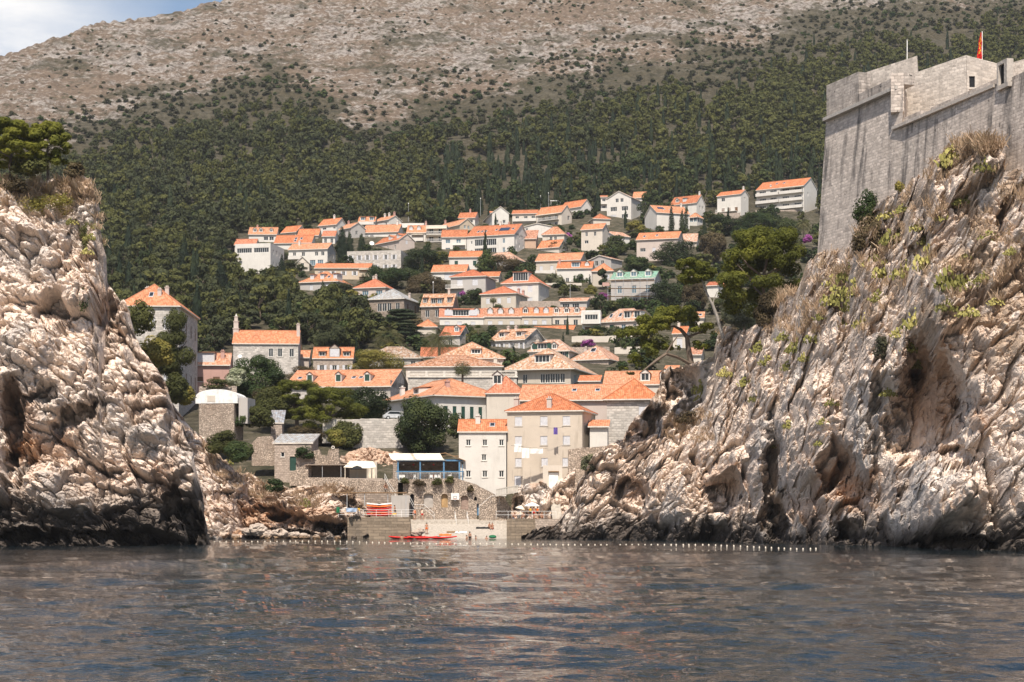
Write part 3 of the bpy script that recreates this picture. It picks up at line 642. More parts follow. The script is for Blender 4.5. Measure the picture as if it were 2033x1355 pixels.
def house(l, r, ws, eave, ridge, base, roof, wall, label, rc='o', Y=None, D=None, win=None, swin=None, chim=None, dorm=None, sky=0, solar=None, balc=None, ovh=.45, name='house', cat='house', door=None, flatpar=.5, wy=None, extra=None, sill=True, group=None, down=4.5):
    Y = Y or TY(base); s = Y / F; wf = (r - l) * s
    D = D or min(12.5, max(6.5, .7 * wf))
    sgn = 1 if ws >= 0 else -1; ap = r if sgn > 0 else l; X0 = (ap - CX) * s; tgt = ap + ws
    lo, hi = R(-40), R(80)
    def sidepx(a): return CX + F * (X0 + sgn * D * math.sin(a)) / (Y + D * math.cos(a))
    for _ in range(50):
        a = (lo + hi) / 2
        if (sidepx(a) - tgt) * sgn < 0: lo = a
        else: hi = a
    k = ((l if sgn > 0 else r) - CX) / F
    if sgn > 0: W = (X0 - k * Y) / (math.cos(a) + k * math.sin(a))
    else: W = (k * Y - X0) / (math.cos(a) - k * math.sin(a))
    rot = -a * sgn
    ux = Vector((math.cos(rot), math.sin(rot), 0)); uy = Vector((-math.sin(rot), math.cos(rot), 0))
    zE = CH + (HY - eave) * s; zB = CH + (HY - base) * s - down
    HRECT.append((min(l, l + ws), max(r, r + ws), min(ridge, eave), base, Y))
    corner = Vector((X0, Y, zB)); org = corner if sgn < 0 else corner - ux * W
    root = empty(name, org, rot, label, cat, group)
    Hh = zE - zB; vis = (base - eave) * s
    Yr = Y + (D / 2 * math.cos(a) if roof in 'ghs' else .5)
    rise = max(.25, CH + (HY - ridge) * Yr / F - zE)
    if roof == 's': rise = max(.25, CH + (HY - ridge) * (Y + D * math.cos(a)) / F - zE)
    if roof == 'f': rise = 0
    near = Y < 440
    wm = M['W' + wall]; ex, ey, ez = Vector((1, 0, 0)), Vector((0, 1, 0)), Vector((0, 0, 1))
    # openings
    def grid(spec, Wd):
        out = []
        if not spec: return out
        for q in (spec if isinstance(spec, list) else [spec]):
            cols, rows, st = q[:3]; ww = q[3] if len(q) > 3 else 1.0; wh = q[4] if len(q) > 4 else 1.5
            top = q[5] if len(q) > 5 else .95; sp = q[6] if len(q) > 6 else 3.0; fx = q[7] if len(q) > 7 else (0, 1)
            cs = cols if isinstance(cols, (list, tuple)) else [(i + .5) / cols for i in range(cols)]
            for j in range(rows):
                for cx in cs:
                    xc = (fx[0] + (fx[1] - fx[0]) * cx) * Wd; z1 = Hh - top - j * sp; z0 = z1 - wh
                    if z0 < .3 or xc - ww / 2 < .12 or xc + ww / 2 > Wd - .12: continue
                    if any(not (xc + ww / 2 < o_[0] - .05 or xc - ww / 2 > o_[2] + .05 or z1 < o_[1] - .05 or z0 > o_[3] + .05) for o_, _ in out): continue
                    out.append(((xc - ww / 2, z0, xc + ww / 2, z1), st))
        return out
    fw = grid(win, W); sw = grid(swin, D)
    if door:
        dx = door[0] * W; fw = [q for q in fw if q[0][2] < dx - .6 or q[0][0] > dx + .6 or q[0][1] > down + 2.3]
        fw.append(((dx - .5, down - .05, dx + .5, down + 2.1), 'D'))
    mb = MB()
    cells(mb, Vector((0, 0, 0)), ex, ez, W, Hh, [q[0] for q in fw], -ey, .2)
    side_o, side_u, side_n = (Vector((W, 0, 0)), ey, ex) if sgn > 0 else (Vector((0, D, 0)), -ey, -ex)
    cells(mb, side_o, side_u, ez, D, Hh, [q[0] for q in sw], side_n, .2)
    oth_o, oth_u = (Vector((0, D, 0)), -ey) if sgn > 0 else (Vector((W, 0, 0)), ey)
    cells(mb, oth_o, oth_u, ez, D, Hh, [], -side_n, .2); cells(mb, Vector((W, D, 0)), -ex, ez, W, Hh, [], ey, .2)
    def uvq(pts, m=0): mb.quad(pts, m, [((p[0] + p[1]), p[2]) for p in pts])
    if roof == 'g':
        for x in (0, W):
            q = [(x, 0, Hh), (x, D, Hh), (x, D / 2, Hh + rise)]; uvq(q if x else q[::-1])
    if roof == 'G':
        q = [(0, 0, Hh), (W, 0, Hh), (W / 2, 0, Hh + rise)]; uvq(q); uvq([(p[0], D, p[2]) for p in q][::-1])
    if roof == 's':
        uvq([(W, 0, Hh), (W, D, Hh), (W, D, Hh + rise)]); uvq([(0, D, Hh), (0, 0, Hh), (0, D, Hh + rise)]); uvq([(W, D, Hh), (0, D, Hh), (0, D, Hh + rise), (W, D, Hh + rise)])
    if roof == 'f':
        p_ = flatpar; mb.quad([(.25, .25, Hh + .03), (W - .25, .25, Hh + .03), (W - .25, D - .25, Hh + .03), (.25, D - .25, Hh + .03)])
        for (x0, y0, x1, y1) in ((0, 0, W, .25), (0, D - .25, W, D), (0, .25, .25, D - .25), (W - .25, .25, W, D - .25)):
            a_ = MB(); mb.box(x0, y0, Hh, x1, y1, Hh + p_)
    mb.build('wall', wm, root)
    # windows
    for (w, st) in fw:
        if st == 'D':
            m2 = MB(); m2.box(w[0] + .03, .1, w[1], w[2] - .03, .16, w[3] - .03); m2.build('door', M['shut_g' if near else 'shut_b'], root)
        else: window(root, Vector((0, 0, 0)), ex, -ey, w, st, near)
    for (w, st) in sw: window(root, side_o, side_u, side_n, w, st, near)
    # roof
    o_ = ovh; th = .2; rb = MB(); slope = rise / (D / 2) if roof != 'G' else rise / (W / 2)
    def slab(pts, uvs):
        dn = [Vector(p) - Vector((0, 0, th)) for p in pts]; pts = [Vector(p) for p in pts]; n = len(pts)
        rb.quad(pts, 0, uvs); rb.quad(dn[::-1], 1)
        for i in range(n): rb.quad([dn[i], dn[(i + 1) % n], pts[(i + 1) % n], pts[i]], 1)
    e = Hh - o_ * slope + th; top = Hh + rise + th
    if roof == 'g':
        L = math.hypot(D / 2 + o_, top - e); ox = .25
        slab([(-ox, -o_, e), (W + ox, -o_, e), (W + ox, D / 2, top), (-ox, D / 2, top)], [(0, 0), (W, 0), (W, L), (0, L)])
        slab([(W + ox, D + o_, e), (-ox, D + o_, e), (-ox, D / 2 + .001, top), (W + ox, D / 2 + .001, top)], [(0, 0), (W, 0), (W, L), (0, L)])
        rb.tube([(-ox, D / 2, top - .02), (W + ox, D / 2, top - .02)], .13, 6)
    elif roof == 'G':
        L = math.hypot(W / 2 + o_, top - e)
        slab([(-o_, D + .2, e), (-o_, -.3, e), (W / 2, -.3, top), (W / 2, D + .2, top)], [(0, 0), (D, 0), (D, L), (0, L)])
        slab([(W + o_, -.3, e), (W + o_, D + .2, e), (W / 2 + .001, D + .2, top), (W / 2 + .001, -.3, top)], [(0, 0), (D, 0), (D, L), (0, L)])
    elif roof == 'h':
        h2 = min(D, W) / 2
        if W >= D: r0, r1 = Vector((h2, D / 2, top)), Vector((W - h2 + .02, D / 2, top))
        else: r0, r1 = Vector((W / 2, h2, top)), Vector((W / 2, D - h2 + .02, top))
        e = Hh - o_ * (rise / h2) + th
        c = [Vector(p) for p in ((-o_, -o_, e), (W + o_, -o_, e), (W + o_, D + o_, e), (-o_, D + o_, e))]
        L = math.hypot(h2 + o_, top - e)
        if W >= D: polys = [([c[0], c[1], r1, r0], ex), ([c[1], c[2], r1], ey), ([c[2], c[3], r0, r1], ex), ([c[3], c[0], r0], ey)]
        else: polys = [([c[0], c[1], r0], ex), ([c[1], c[2], r1, r0], ey), ([c[2], c[3], r1], ex), ([c[3], c[0], r0, r1], ey)]
        for pts, ax in polys:
            rb.quad(pts, 0, [(p.dot(ax), (p.z - e) / max(.01, top - e) * L) for p in pts])
        low = [p - Vector((0, 0, th)) for p in c]; rb.quad(low[::-1], 1)
        for i in range(4): rb.quad([low[i], low[(i + 1) % 4], c[(i + 1) % 4], c[i]], 1)
        rb.tube([r0, r1], .13, 6)
        for cc, rr in ((c[0], r0), (c[1], r1 if W >= D else r0), (c[2], r1), (c[3], r0 if W >= D else r1)): rb.tube([cc, rr], .11, 5)
    elif roof == 's':
        L = math.hypot(D, rise)
        slab([(-.3, -o_, Hh - o_ * rise / D + th), (W + .3, -o_, Hh - o_ * rise / D + th), (W + .3, D + .2, Hh + rise + th), (-.3, D + .2, Hh + rise + th)], [(0, 0), (W, 0), (W, L), (0, L)])
    rf = rb.build('roof', [M['R' + rc], M['sill']], root) if roof != 'f' else None
    def rz(x, y):   # height of the front slope
        if roof == 'g': return Hh + th + min(y, D - y) / (D / 2) * rise
        if roof == 'h': return Hh + th + max(0, min(y, D - y, x, W - x)) / (min(D, W) / 2) * rise
        if roof == 's': return Hh + th + y / D * rise
        return Hh + th
    par_ = rf if rf else root
    if chim is None and roof in 'gh' and rnd.random() < .55: chim = [(rnd.uniform(.15, .85), rnd.uniform(.35, .7))]
    for q in (chim or []):
        x, y = q[0] * W, q[1] * D; hh = q[2] if len(q) > 2 else 1.1; cw = .3 if not near else .36
        z = rz(x, y); m2 = MB(); m2.box(x - cw, y - cw, z - .8, x + cw, y + cw, z + hh); m2.box(x - cw - .09, y - cw - .09, z + hh, x + cw + .09, y + cw + .09, z + hh + .13)
        for dx in (-.14, .14): m2.box(x + dx - .08, y - .1, z + hh + .13, x + dx + .08, y + .1, z + hh + .42)
        m2.build('chimney', M['Wp'] if wall in '123pt' else M['Wk'] if rnd.random() < .3 else wm, par_)
    for q in (dorm or []):
        x = q[0] * W; dw = q[1]; dh = q[2]; st = q[3]; fy = q[4] if len(q) > 4 else .12; kind = q[5] if len(q) > 5 else 'g'
        y = fy * D; z = rz(x, y); m2 = MB(); y2 = y
        while y2 < D / 2 and rz(x, y2) < z + dh + (.6 if kind == 'g' else .15): y2 += .1
        y2 = min(y2 + .1, D / 2)
        win_ = (.16, .12, dw - .16, dh - .1); o2 = Vector((x - dw / 2, y, z - .35))
        cells(m2, o2, ex, ez, dw, dh + .35, [(win_[0], win_[1] + .35, win_[2], win_[3] + .35)], -ey, .2)
        for sx, fl in ((x - dw / 2, 1), (x + dw / 2, 0)):
            pts = [(sx, y, z - .35), (sx, y2, z - .35), (sx, y2, z + dh), (sx, y, z + dh)]; m2.quad(pts[::-1] if fl else pts)
        if kind == 'g':
            m2.quad([(x - dw / 2, y, z + dh), (x + dw / 2, y, z + dh), (x, y, z + dh + dw * .38)])
        dm = m2.build('dormer', M['Ww'] if wall not in '23' else wm, par_)
        r2 = MB()
        if kind == 'g':
            for sg in (-1, 1):
                pts = [Vector((x + sg * (dw / 2 + .18), y - .2, z + dh - .08)), Vector((x + sg * (dw / 2 + .18), y2 + .3, z + dh - .08)), Vector((x, y2 + .3, z + dh + dw * .38 + .1)), Vector((x, y - .2, z + dh + dw * .38 + .1))]
                if sg > 0: r2.quad(pts, 0, [(0, 0), (2, 0), (2, 1), (0, 1)])
                else: r2.quad(pts[::-1], 0, [(0, 1), (2, 1), (2, 0), (0, 0)])
        else:
            r2.prism([(x - dw / 2 - .15, y - .25, z + dh), (x + dw / 2 + .15, y - .25, z + dh), (x + dw / 2 + .15, y2 + .3, z + dh + .25), (x - dw / 2 - .15, y2 + .3, z + dh + .25)], [(x - dw / 2 - .15, y - .25, z + dh + .12), (x + dw / 2 + .15, y - .25, z + dh + .12), (x + dw / 2 + .15, y2 + .3, z + dh + .37), (x - dw / 2 - .15, y2 + .3, z + dh + .37)])
        r2.build('dormer_roof', M['R' + rc], dm)
        window(dm, o2, ex, -ey, (win_[0], win_[1] + .35, win_[2], win_[3] + .35), st, False)
    for q in (sky if isinstance(sky, list) else [(rnd.uniform(.2, .8), rnd.uniform(.2, .38)) for _ in range(sky)]):
        x, y = q[0] * W, q[1] * D; sl_ = rise / (D / 2); m2 = MB()
        for (a0, a1, z_, mm) in ((.42, .62, .10, 0), (.32, .5, .13, 1)):
            p = [Vector((x - a0, y - a1, rz(x, y - a1))), Vector((x + a0, y - a1, rz(x, y - a1))), Vector((x + a0, y + a1, rz(x, y + a1))), Vector((x - a0, y + a1, rz(x, y + a1)))]
            m2.prism([v - ez * .05 for v in p], [v + ez * z_ for v in p], mm)
        m2.build('skylight', [M['metal'], M['glass']], par_)
    if solar:
        x, y = solar[0] * W, solar[1] * D; a0, a1 = solar[2], solar[3]; m2 = MB()
        p = [Vector((x - a0, y - a1, rz(x, y - a1))), Vector((x + a0, y - a1, rz(x, y - a1))), Vector((x + a0, y + a1, rz(x, y + a1))), Vector((x - a0, y + a1, rz(x, y + a1)))]
        m2.prism([v + ez * .05 for v in p], [v + ez * .15 for v in p]); m2.build('solar_panel', M['solar'], par_)
    # balconies: (x0, x1, drop below eave, depth, rail style, [recess])
    for q in (balc or []):
        x0, x1, z, dp, st = q[0] * W, q[1] * W, Hh - q[2], q[3], q[4]
        m2 = MB(); m2.box(x0, -dp, z - .18, x1, -.003, z)
        if st == 'w':
            m2.box(x0, -dp, z, x1, -dp + .12, z + 1.0); m2.box(x0, -dp + .12, z, x0 + .12, -.003, z + 1.0); m2.box(x1 - .12, -dp + .12, z, x1, -.003, z + 1.0)
        bo = m2.build('balcony', M['Ww'] if wall not in 'b' else wm, root)
        if st == 'r':
            m3 = MB(); m3.box(x0, -dp, z + .9, x1, -dp + .06, z + .98)
            for i in range(max(3, int((x1 - x0) / .22)) + 1):
                xx = x0 + (x1 - x0 - .04) * i / max(3, int((x1 - x0) / .22)); m3.box(xx, -dp + .01, z, xx + .04, -dp + .05, z + .9)
            m3.build('railing', M['white'], bo)
        if len(q) > 5 and q[5]:
            m4 = MB(); m4.prism([(x0, -.02, z + 2.3), (x0, -dp - .4, z + 1.95), (x1, -dp - .4, z + 1.95), (x1, -.02, z + 2.3)][::-1], [(x0, -.02, z + 2.36), (x0, -dp - .4, z + 2.01), (x1, -dp - .4, z + 2.01), (x1, -.02, z + 2.36)][::-1]); m4.build('awning', M['canvas'], root)
    HOUSES[label] = (root, W, D, Hh, rise, ux, uy)
    return root, W, D, Hh, rise

# -- top row
house(494, 549, 5, 465, 453, 482, 'g', 'w', 'white house at the upper left with two white dormers beside the dark wood', dorm=[(.2, 1.3, 1.1, 'd'), (.42, 1.3, 1.1, 'd'), (.8, 1.2, 1.0, 'd')], win=[([.62, .82], 1, 'd', 1.6, 1.3)])
house(559, 588, 20, 460, 449, 474, 'g', 'c', 'pale house with plain orange roof and tall lamp mast at its left', win=[(3, 1, 'd', .9, 1.7)], chim=[])
house(592, 632, 6, 467, 456, 476, 'g', 'c', 'low house with broad orange roof below the tall mast house', chim=[])
house(633, 668, 20, 445, 434, 470, 'g', 'w', 'white two storey house under the dark wood with small dark windows and red chimney', win=[([.32], 1, 'd', 1.6, .8), ([.88], 1, 'd', 1.0, .8)], chim=[(.6, .5)])
house(673, 697, 28, 452, 443, 476, 'g', 'g', 'grey stone gabled house behind the two dark cypresses', swin=[([.4], 1, 'd')])
house(466, 507, 8, 486, 476, 500, 'g', 'c', 'small house with red orange roof above the modern white building', rc='r', chim=[])
house(467, 537, 27, 486, 486, 545, 'f', 'w', 'modern white flat roofed building with long dark window bands', win=[([.26, .74], 1, 'd', 5.0, 1.5, .9)], swin=[([.22, .45, .68], 2, 'd', .9, 1.7, 1.2, 3.8)], D=13)
house(545, 618, 10, 482, 468, 492, 'g', 'w', 'long low house with two rooflights in its orange roof', sky=[(.55, .25), (.7, .25), (.55, .1)], chim=[])
house(573, 650, 16, 494, 484, 527, 'g', 'w', 'white villa with red bougainvillea and wide lower windows', win=[([.15, .38, .72, .88], 1, 'd', 1.1, 1.3), ([.62, .82], 1, 'b', 1.9, 1.8, 3.6)], balc=[(.02, .35, 3.2, 1.4, 'w')], swin=[([.3, .7], 1, 'd')])
house(587, 614, 4, 523, 511, 540, 'G', 'c', 'tiny gabled cottage with a white terrace wall in front of the villa', rc='r', win=[([.5], 1, 'd', 1.0, 1.3, -.2)], chim=[])
house(640, 665, 6, 469, 460, 486, 'g', 'w', 'small white house with dark red roof left of the twin cypresses', rc='r', win=[(2, 1, 'd')])
house(689, 796, 14, 500, 500, 535, 'f', '1', 'long flat roofed grey stone building with a row of six white windows', win=[([.07, .23, .38, .53, .72, .87], 2, 'w', .9, 1.6, .9, 3.2)], D=10)
house(625, 735, 6, 533, 525, 556, 'g', 'b', 'ochre stone house with a long low tiled roof and small white windows', win=[([.12, .33, .52, .72], 1, 'w', .9, 1.3)], balc=[(.8, .98, 2.6, 1.2, 'w', 1)], chim=[])
house(596, 670, 27, 558, 540, 580, 'h', 'g', 'pale hipped house with three white dormers above the pine grove', dorm=[(.28, 1.2, 1.5, 'c', .1, 'f'), (.55, 1.2, 1.5, 'c', .1, 'f'), (.9, 1.2, 1.5, 'c', .1, 'f')], sky=[(.7, .2)], win=[([.3, .7], 1, 'c')], D=11)
house(704, 765, 24, 570, 555, 592, 'h', 'p', 'beige house with a low red hipped roof and two chimneys behind the grey roofed villa', rc='r', win=[([.35, .8], 1, 'b', 2.0, 1.3)], chim=[(.42, .5), (.5, .5)], D=11)
house(733, 802, 30, 592, 575, 632, 'h', '3', 'brown stone villa with a grey hipped roof and white framed windows', rc='e', win=[([.3, .44, .58, .82], 1, 'd', 1.2, 2.2, 1.2), ([.3, .58, .82], 1, 'd', 1.2, 1.6, 4.6)], swin=[(2, 2, 'B', 1.2, 2.0, 1.2, 3.6)], chim=[(.9, .6)], D=12)
house(712, 744, 4, 440, 432, 455, 'g', 'w', 'white house with three glazed dormer bays in the top row', dorm=[(.25, 1.8, 1.4, 'b', .05, 'f'), (.8, 1.8, 1.4, 'b', .05, 'f')], balc=[(.05, .95, 1.2, 1.2, 'w')], win=[([.5], 1, 'd', 2.0, 1.2)])
house(743, 772, 25, 436, 429, 450, 'g', 'w', 'white gabled house with three chimneys in the top row', win=[([.55, .8], 1, 'd', 1.1, 1.0)], chim=[(.3, .5), (.6, .5), (.95, .5)], balc=[(.05, .8, 2.3, 1.2, 'w')])
house(721, 790, 12, 460, 447, 474, 'g', 'w', 'long orange roofed house with a green vine and a white railing', balc=[(.02, .4, 2.4, 2.0, 'r')], win=[([.1, .25], 1, 'd', 1.4, 1.4)], chim=[(.9, .5)])
house(793, 842, 3, 446, 446, 458, 'f', 'w', 'white house with an open roof terrace beside the round dome tree', balc=[(.05, .95, 1.4, 1.5, 'r')], win=[([.3, .7], 1, 'd')])
house(746, 793, 30, 476, 465, 500, 'g', 'p', 'pinkish house with two white dormers and a bare gable wall', dorm=[(.52, 1.4, 1.2, 'c'), (.86, 1.4, 1.2, 'c')], win=[([.18, .52, .82], 1, 'd', .8, 1.5, 1.6)], swin=[([.48], 1, 'c', .9, 1.5, -.2)], chim=[])
house(753, 779, 3, 462, 453, 470, 'G', 'w', 'little white gabled front poking out below the long orange roof', win=[([.28, .7], 1, 'b', 1.4, 1.1, .3)], chim=[])
house(808, 845, 5, 461, 449, 486, 'g', 'w', 'white house with two pointed dormers and a rolled white awning', dorm=[(.2, 1.3, 1.1, 'c'), (.62, 1.3, 1.1, 'c')], balc=[(.25, .9, 3.2, 1.4, 'w', 1)], chim=[(.95, .5)])
house(846, 887, 4, 450, 450, 486, 'f', 'c', 'stepped house of three open balconies with blue awnings', balc=[(.02, .98, 2.9, 1.3, 'r', 1), (.02, .98, 5.6, 1.6, 'r', 1)], win=[([.25, .7], 3, 'd', 1.6, 1.6, .8, 2.8)])
house(867, 913, 29, 446, 435, 468, 'g', 'b', 'beige gabled house with an orange roof right below the dome tree', swin=[([.35, .6], 1, 'b', .9, 1.2, .1)], win=[([.5], 1, 'd')], chim=[(.06, .5)])
house(910, 943, 8, 432, 423, 446, 'g', 'w', 'small white house with one chimney beside the wide white gable', win=[([.75], 1, 'd', 1.6, 1.0)], chim=[(.6, .5)])
house(945, 977, 36, 423, 411, 450, 'g', 'w', 'white house with a wide blank gable and a single dormer', dorm=[(.75, 1.2, 1.0, 'c')], swin=[([.3, .72], 1, 'd', 1.1, 1.2, 2.6)], chim=[(.1, .5)])
house(1017, 1066, 4, 424, 418, 445, 'g', 'c', 'long low cream house with three dark windows and a thin orange roof', win=[([.2, .55, .85], 1, 'd', 1.4, 1.7, 1.0)], chim=[], balc=[(.02, .98, 2.9, .8, 'w')])
house(1065, 1115, 20, 421, 408, 450, 'g', 'c', 'house with a cream awning over its balcony and a white roof pergola', win=[([.28, .52, .78], 2, 'd', 1.3, 1.7, .9, 2.7)], balc=[(.1, .9, 2.7, 1.3, 'r', 1)], swin=[([.7], 1, 'd', 1.4, 1.8, .9)], chim=[])
house(1112, 1154, 21, 409.5, 397, 432, 'g', 'w', 'white gabled house with an orange roof highest behind the roof pergola', swin=[([.5], 1, 'd', .5, 1.2)], chim=[])
house(1130, 1178, 35, 434, 423, 452, 'h', 'c', 'cream house with a wide sunlit hipped roof below the top gables', win=[([.3], 1, 'd')], chim=[])
house(1205, 1253, 20, 392, 379, 440, 'G', 'w', 'tall white five storey villa with a pointed gable and side balconies', D=11, win=[([.42, .62], 1, 'd', 1.3, 1.5, .1), ([.28, .74], 1, 'd', 2.7, 1.7, 3.3), ([.74], 1, 'd', 2.7, 1.5, 6.4), ([.27], 1, 'c', 2.4, 1.7, 6.4), ([.27], 1, 'b', 2.8, 1.5, 9.3)], chim=[], group=None)
house(1257, 1281, 4, 392, 382, 438, 'g', 'w', 'white rear wing of balconies half hidden by the tree beside the tall villa', balc=[(.0, .6, 2.8, 1.2, 'w'), (.0, .6, 5.6, 1.2, 'w'), (.0, .6, 8.4, 1.2, 'w')], Y=738, chim=[])
house(1193, 1205, 0, 392, 389, 440, 's', 'w', 'narrow white stack of open balconies at the left of the tall villa', balc=[(.0, 1, 2.8, 1.2, 'w'), (.0, 1, 5.6, 1.2, 'w'), (.0, 1, 8.4, 1.2, 'w')], Y=732, win=[([.5], 3, 'd', 1.4, 1.7, .7, 2.8)])
house(1039, 1095, 6, 450, 444, 468, 'G', 'w', 'low white house with a flat grey gable behind the big apartment block', rc='e', win=[([.12], 1, 'd', .9, 1.2, .4)], chim=[])
house(1077, 1120, 8, 464, 451, 478, 'h', 'c', 'garden house with a brown hipped roof beside pink bougainvillea', rc='l', win=[([.4, .6], 1, 'd')], chim=[])
house(927, 1021, 29, 465, 446, 508, 'g', 'w', 'large white apartment block with glazed loggias and solar panels on its roof', D=15, win=[([.27, .52], 2, 'd', 3.6, 2.2, 1.2, 3.1), ([.1], 2, 'd', .5, 1.0, 1.6, 3.1), ([.78], 2, 'b', .9, 1.6, 1.3, 3.1)], swin=[([.35, .6], 3, 'd', .8, 1.5, -.6, 3.0), ([.12], 2, 'b', .8, 2.2, 1.0, 3.0)], sky=[(.18, .2), (.26, .2), (.34, .2), (.55, .25), (.9, .25)], solar=(.72, .25, 1.8, 1.1), chim=[(.55, .5), (.72, .55)])
house(1042, 1064, 4, 474, 458, 500, 's', 's', 'narrow salmon plastered house with a sloping top behind the apartment gable', rc='l', win=[([.5], 1, 'd', .6, .8, 4)])
house(877, 926, 3, 470, 458, 500, 'g', 'w', 'white house with blue windows and an awning left of the apartment block', win=[([.25, .68], 2, 'b', 1.6, 1.4, .9, 3)], balc=[(.45, .95, 3.0, 1.2, 'r')], chim=[])
house(1068, 1110, 16, 490, 477, 506, 'g', 'c', 'small cottage with a bright orange roof among dark bushes', chim=[], swin=[([.5], 1, 'd', .7, 1.0)])
house(1154, 1196, 12, 454, 445, 503, 'g', 'c', 'cream three storey house with four small dark windows', win=[([.25, .65], 1, 'd', .9, 1.4, 1.0), ([.25], 1, 'd', 1.4, 1.1, 3.8)], chim=[])
house(1190, 1220, 30, 468, 457, 494, 'G', 'w', 'white gabled garage house with a wide glass front', rc='l', win=[([.68], 1, 'b', 3.6, 2.6, 2.2)], chim=[])
house(1264, 1346, 11, 473, 461, 520, 'g', 'p', 'large pale pink house with an orange roof and few white windows', sky=[(.16, .2), (.46, .25)], win=[([.15], 1, 'd', 1.9, 1.2, 2.9), ([.42, .82], 1, 'c', 1.1, 1.5, 2.9), ([.59, .68], 1, 'd', .4, .9, 2.0)], chim=[])
house(1304, 1369, -24, 422, 409, 462, 'g', 'w', 'long white house behind three tall cypresses', sky=[(.3, .25), (.5, .2)], solar=(.22, .3, 1.2, .7), chim=[(.93, .5)], D=12)
house(1331, 1383, 17, 402, 388, 427, 'g', 'w', 'white house with two dormers and a lamp mast above the cypress trio', dorm=[(.22, 1.5, 1.2, 'd'), (.5, 1.5, 1.5, 'c', .1, 'f')], chim=[(.95, .5)], swin=[([.4, .7], 1, 'd')])
house(1424, 1471, 15, 385, 378, 426, 'g', 'w', 'cream villa with vines over its balustrade balcony', win=[([.25], 1, 'd', 1.6, 1.4), ([.25, .5, .8], 1, 'B', 1.4, 1.8, 5.2), ([.25, .8], 1, 'd', 1.4, 1.8, 8.4)], balc=[(.0, .85, 6.8, 1.8, 'r')], swin=[([.5], 1, 'd', .8, 1.2)], chim=[(.95, .5)])
house(1502, 1596, 26, 368, 354, 424, 'g', 'w', 'big white four storey block of open balconies below the wood', D=13, win=[([.13, .36, .62, .87], 4, 'd', 2.9, 1.9, .7, 3.05)], balc=[(.01, .49, 2.75, 1.5, 'w'), (.51, .99, 2.75, 1.5, 'w', 1), (.01, .49, 5.8, 1.5, 'w'), (.51, .99, 5.8, 1.5, 'w'), (.01, .99, 8.85, 1.5, 'w')], swin=[([.3], 1, 'd', .9, 1.4, 2.4)], sky=[(.35, .3), (.5, .3)], chim=[(.27, .12, .5)])
house(1369, 1384, 11, 430, 424, 452, 'h', 'w', 'white sunroom with blue windows right of the cypress trio', win=[(2, 1, 'b', 1.3, 1.6, .4)], swin=[(2, 1, 'b', 1.3, 1.6, .4)], chim=[], D=5)
house(1355, 1383, 4, 479, 465, 492, 'g', 'c', 'little house with a peach roof beside the single tall cypress', rc='l', chim=[])
# -- middle rows
house(1064, 1152, 12, 516, 503, 545, 'g', 'y', 'long cream house with a plain orange roof and a stone terrace wall', win=[([.12, .36, .62], 1, 'c', 1.0, 1.5, 1.6), ([.8], 1, 'd', 1.3, 1.2, 1.6)], balc=[(.0, .45, 4.2, 1.2, 'w')], chim=[])
house(1106, 1175, 5, 532, 521, 560, 'g', 'w', 'white house with a glazed roof terrace and red chimney', dorm=[(.53, 2.6, 1.6, 'b', .02, 'f'), (.85, 1.3, .9, 'c')], win=[([.3, .6], 1, 'd', 1.0, 1.6, 3)], chim=[(.04, .4)])
house(1168, 1213, 22, 514, 506, 534, 'G', 'g', 'grey house with twin arched windows and a tiled side terrace', rc='l', win=[([.36, .62], 1, 'd', 1.2, 1.6, .3)], chim=[])
house(1176, 1216, 6, 537, 524, 568, 'h', 'y', 'cream house with a small hipped roof behind the palm', win=[([.75], 1, 'c', 1.2, 1.2, 1.2)], chim=[])
g50 = house(1213, 1300, 12, 552, 540, 600, 'g', 'g', 'grey house with a pale green roof and scaffolding across its front', rc='G', dorm=[(.18, 1.9, 1.5, 'b'), (.5, 1.9, 1.5, 'b'), (.83, 1.9, 1.5, 'b')], win=[([.2, .53, .84], 1, 'b', 1.3, 2.2, 2.0), ([.2, .53], 1, 'd', 2.2, 1.3, 5.6), ([.84], 1, 'd', 2.4, 1.8, 5.4)], chim=[])
house(1110, 1165, 8, 598, 593, 612, 'g', 'g', 'low grey building with a thin peach roof and two white windows', rc='l', win=[([.25, .6], 1, 'd', 2.0, 1.3, .6)], chim=[])
for (l_, r_, rc_, w_, lab_, dm_) in ((873, 960, 'r', 'w', 'left end of the white terrace row with a broad white dormer', [(.18, 1.3, 1.2, 'd', .14), (.48, 4.6, 1.7, 'w', .05, 'f'), (.84, 1.4, 1.3, 'c', .14)]), (960.5, 1034, 'l', 'y', 'faded roofed house in the terrace row with three closed dormers', [(.17, 1.3, 1.2, 'c', .14), (.45, 1.3, 1.2, 'c', .14), (.74, 1.3, 1.2, 'c', .14)]),
                               (1034.5, 1095, 'o', 'y', 'orange roofed house in the terrace row with pointed white dormers', [(.14, 1.4, 1.2, 'd', .14), (.5, 1.3, 1.2, 'c', .14), (.82, 1.3, 1.2, 'c', .14)]), (1095.5, 1158, 'l', 'c', 'right end of the terrace row with dark dormer windows', [(.13, 1.3, 1.2, 'd', .14), (.45, 1.3, 1.2, 'd', .14), (.78, 1.3, 1.2, 'd', .14)])):
    house(l_, r_, 0 if r_ < 1150 else 6, 631 - (l_ - 873) * .02, 615 - (l_ - 873) * .012, 652, 'g', w_, lab_, rc=rc_, Y=480, D=9, dorm=dm_, win=[([.17, .45, .76], 1, 'c' if r_ < 1100 else 'd', 1.2, 1.7, 1.1)], chim=[], ovh=.3)
g53 = house(1156, 1192, 3, 620, 620, 655, 'f', 'w', 'white house front with a big framed open balcony', balc=[(.0, 1, 3.0, 1.5, 'w')], win=[([.5], 1, 'd', 3.4, 2.1, .6), ([.3], 1, 'B', 1.6, 2.0, 3.8)])
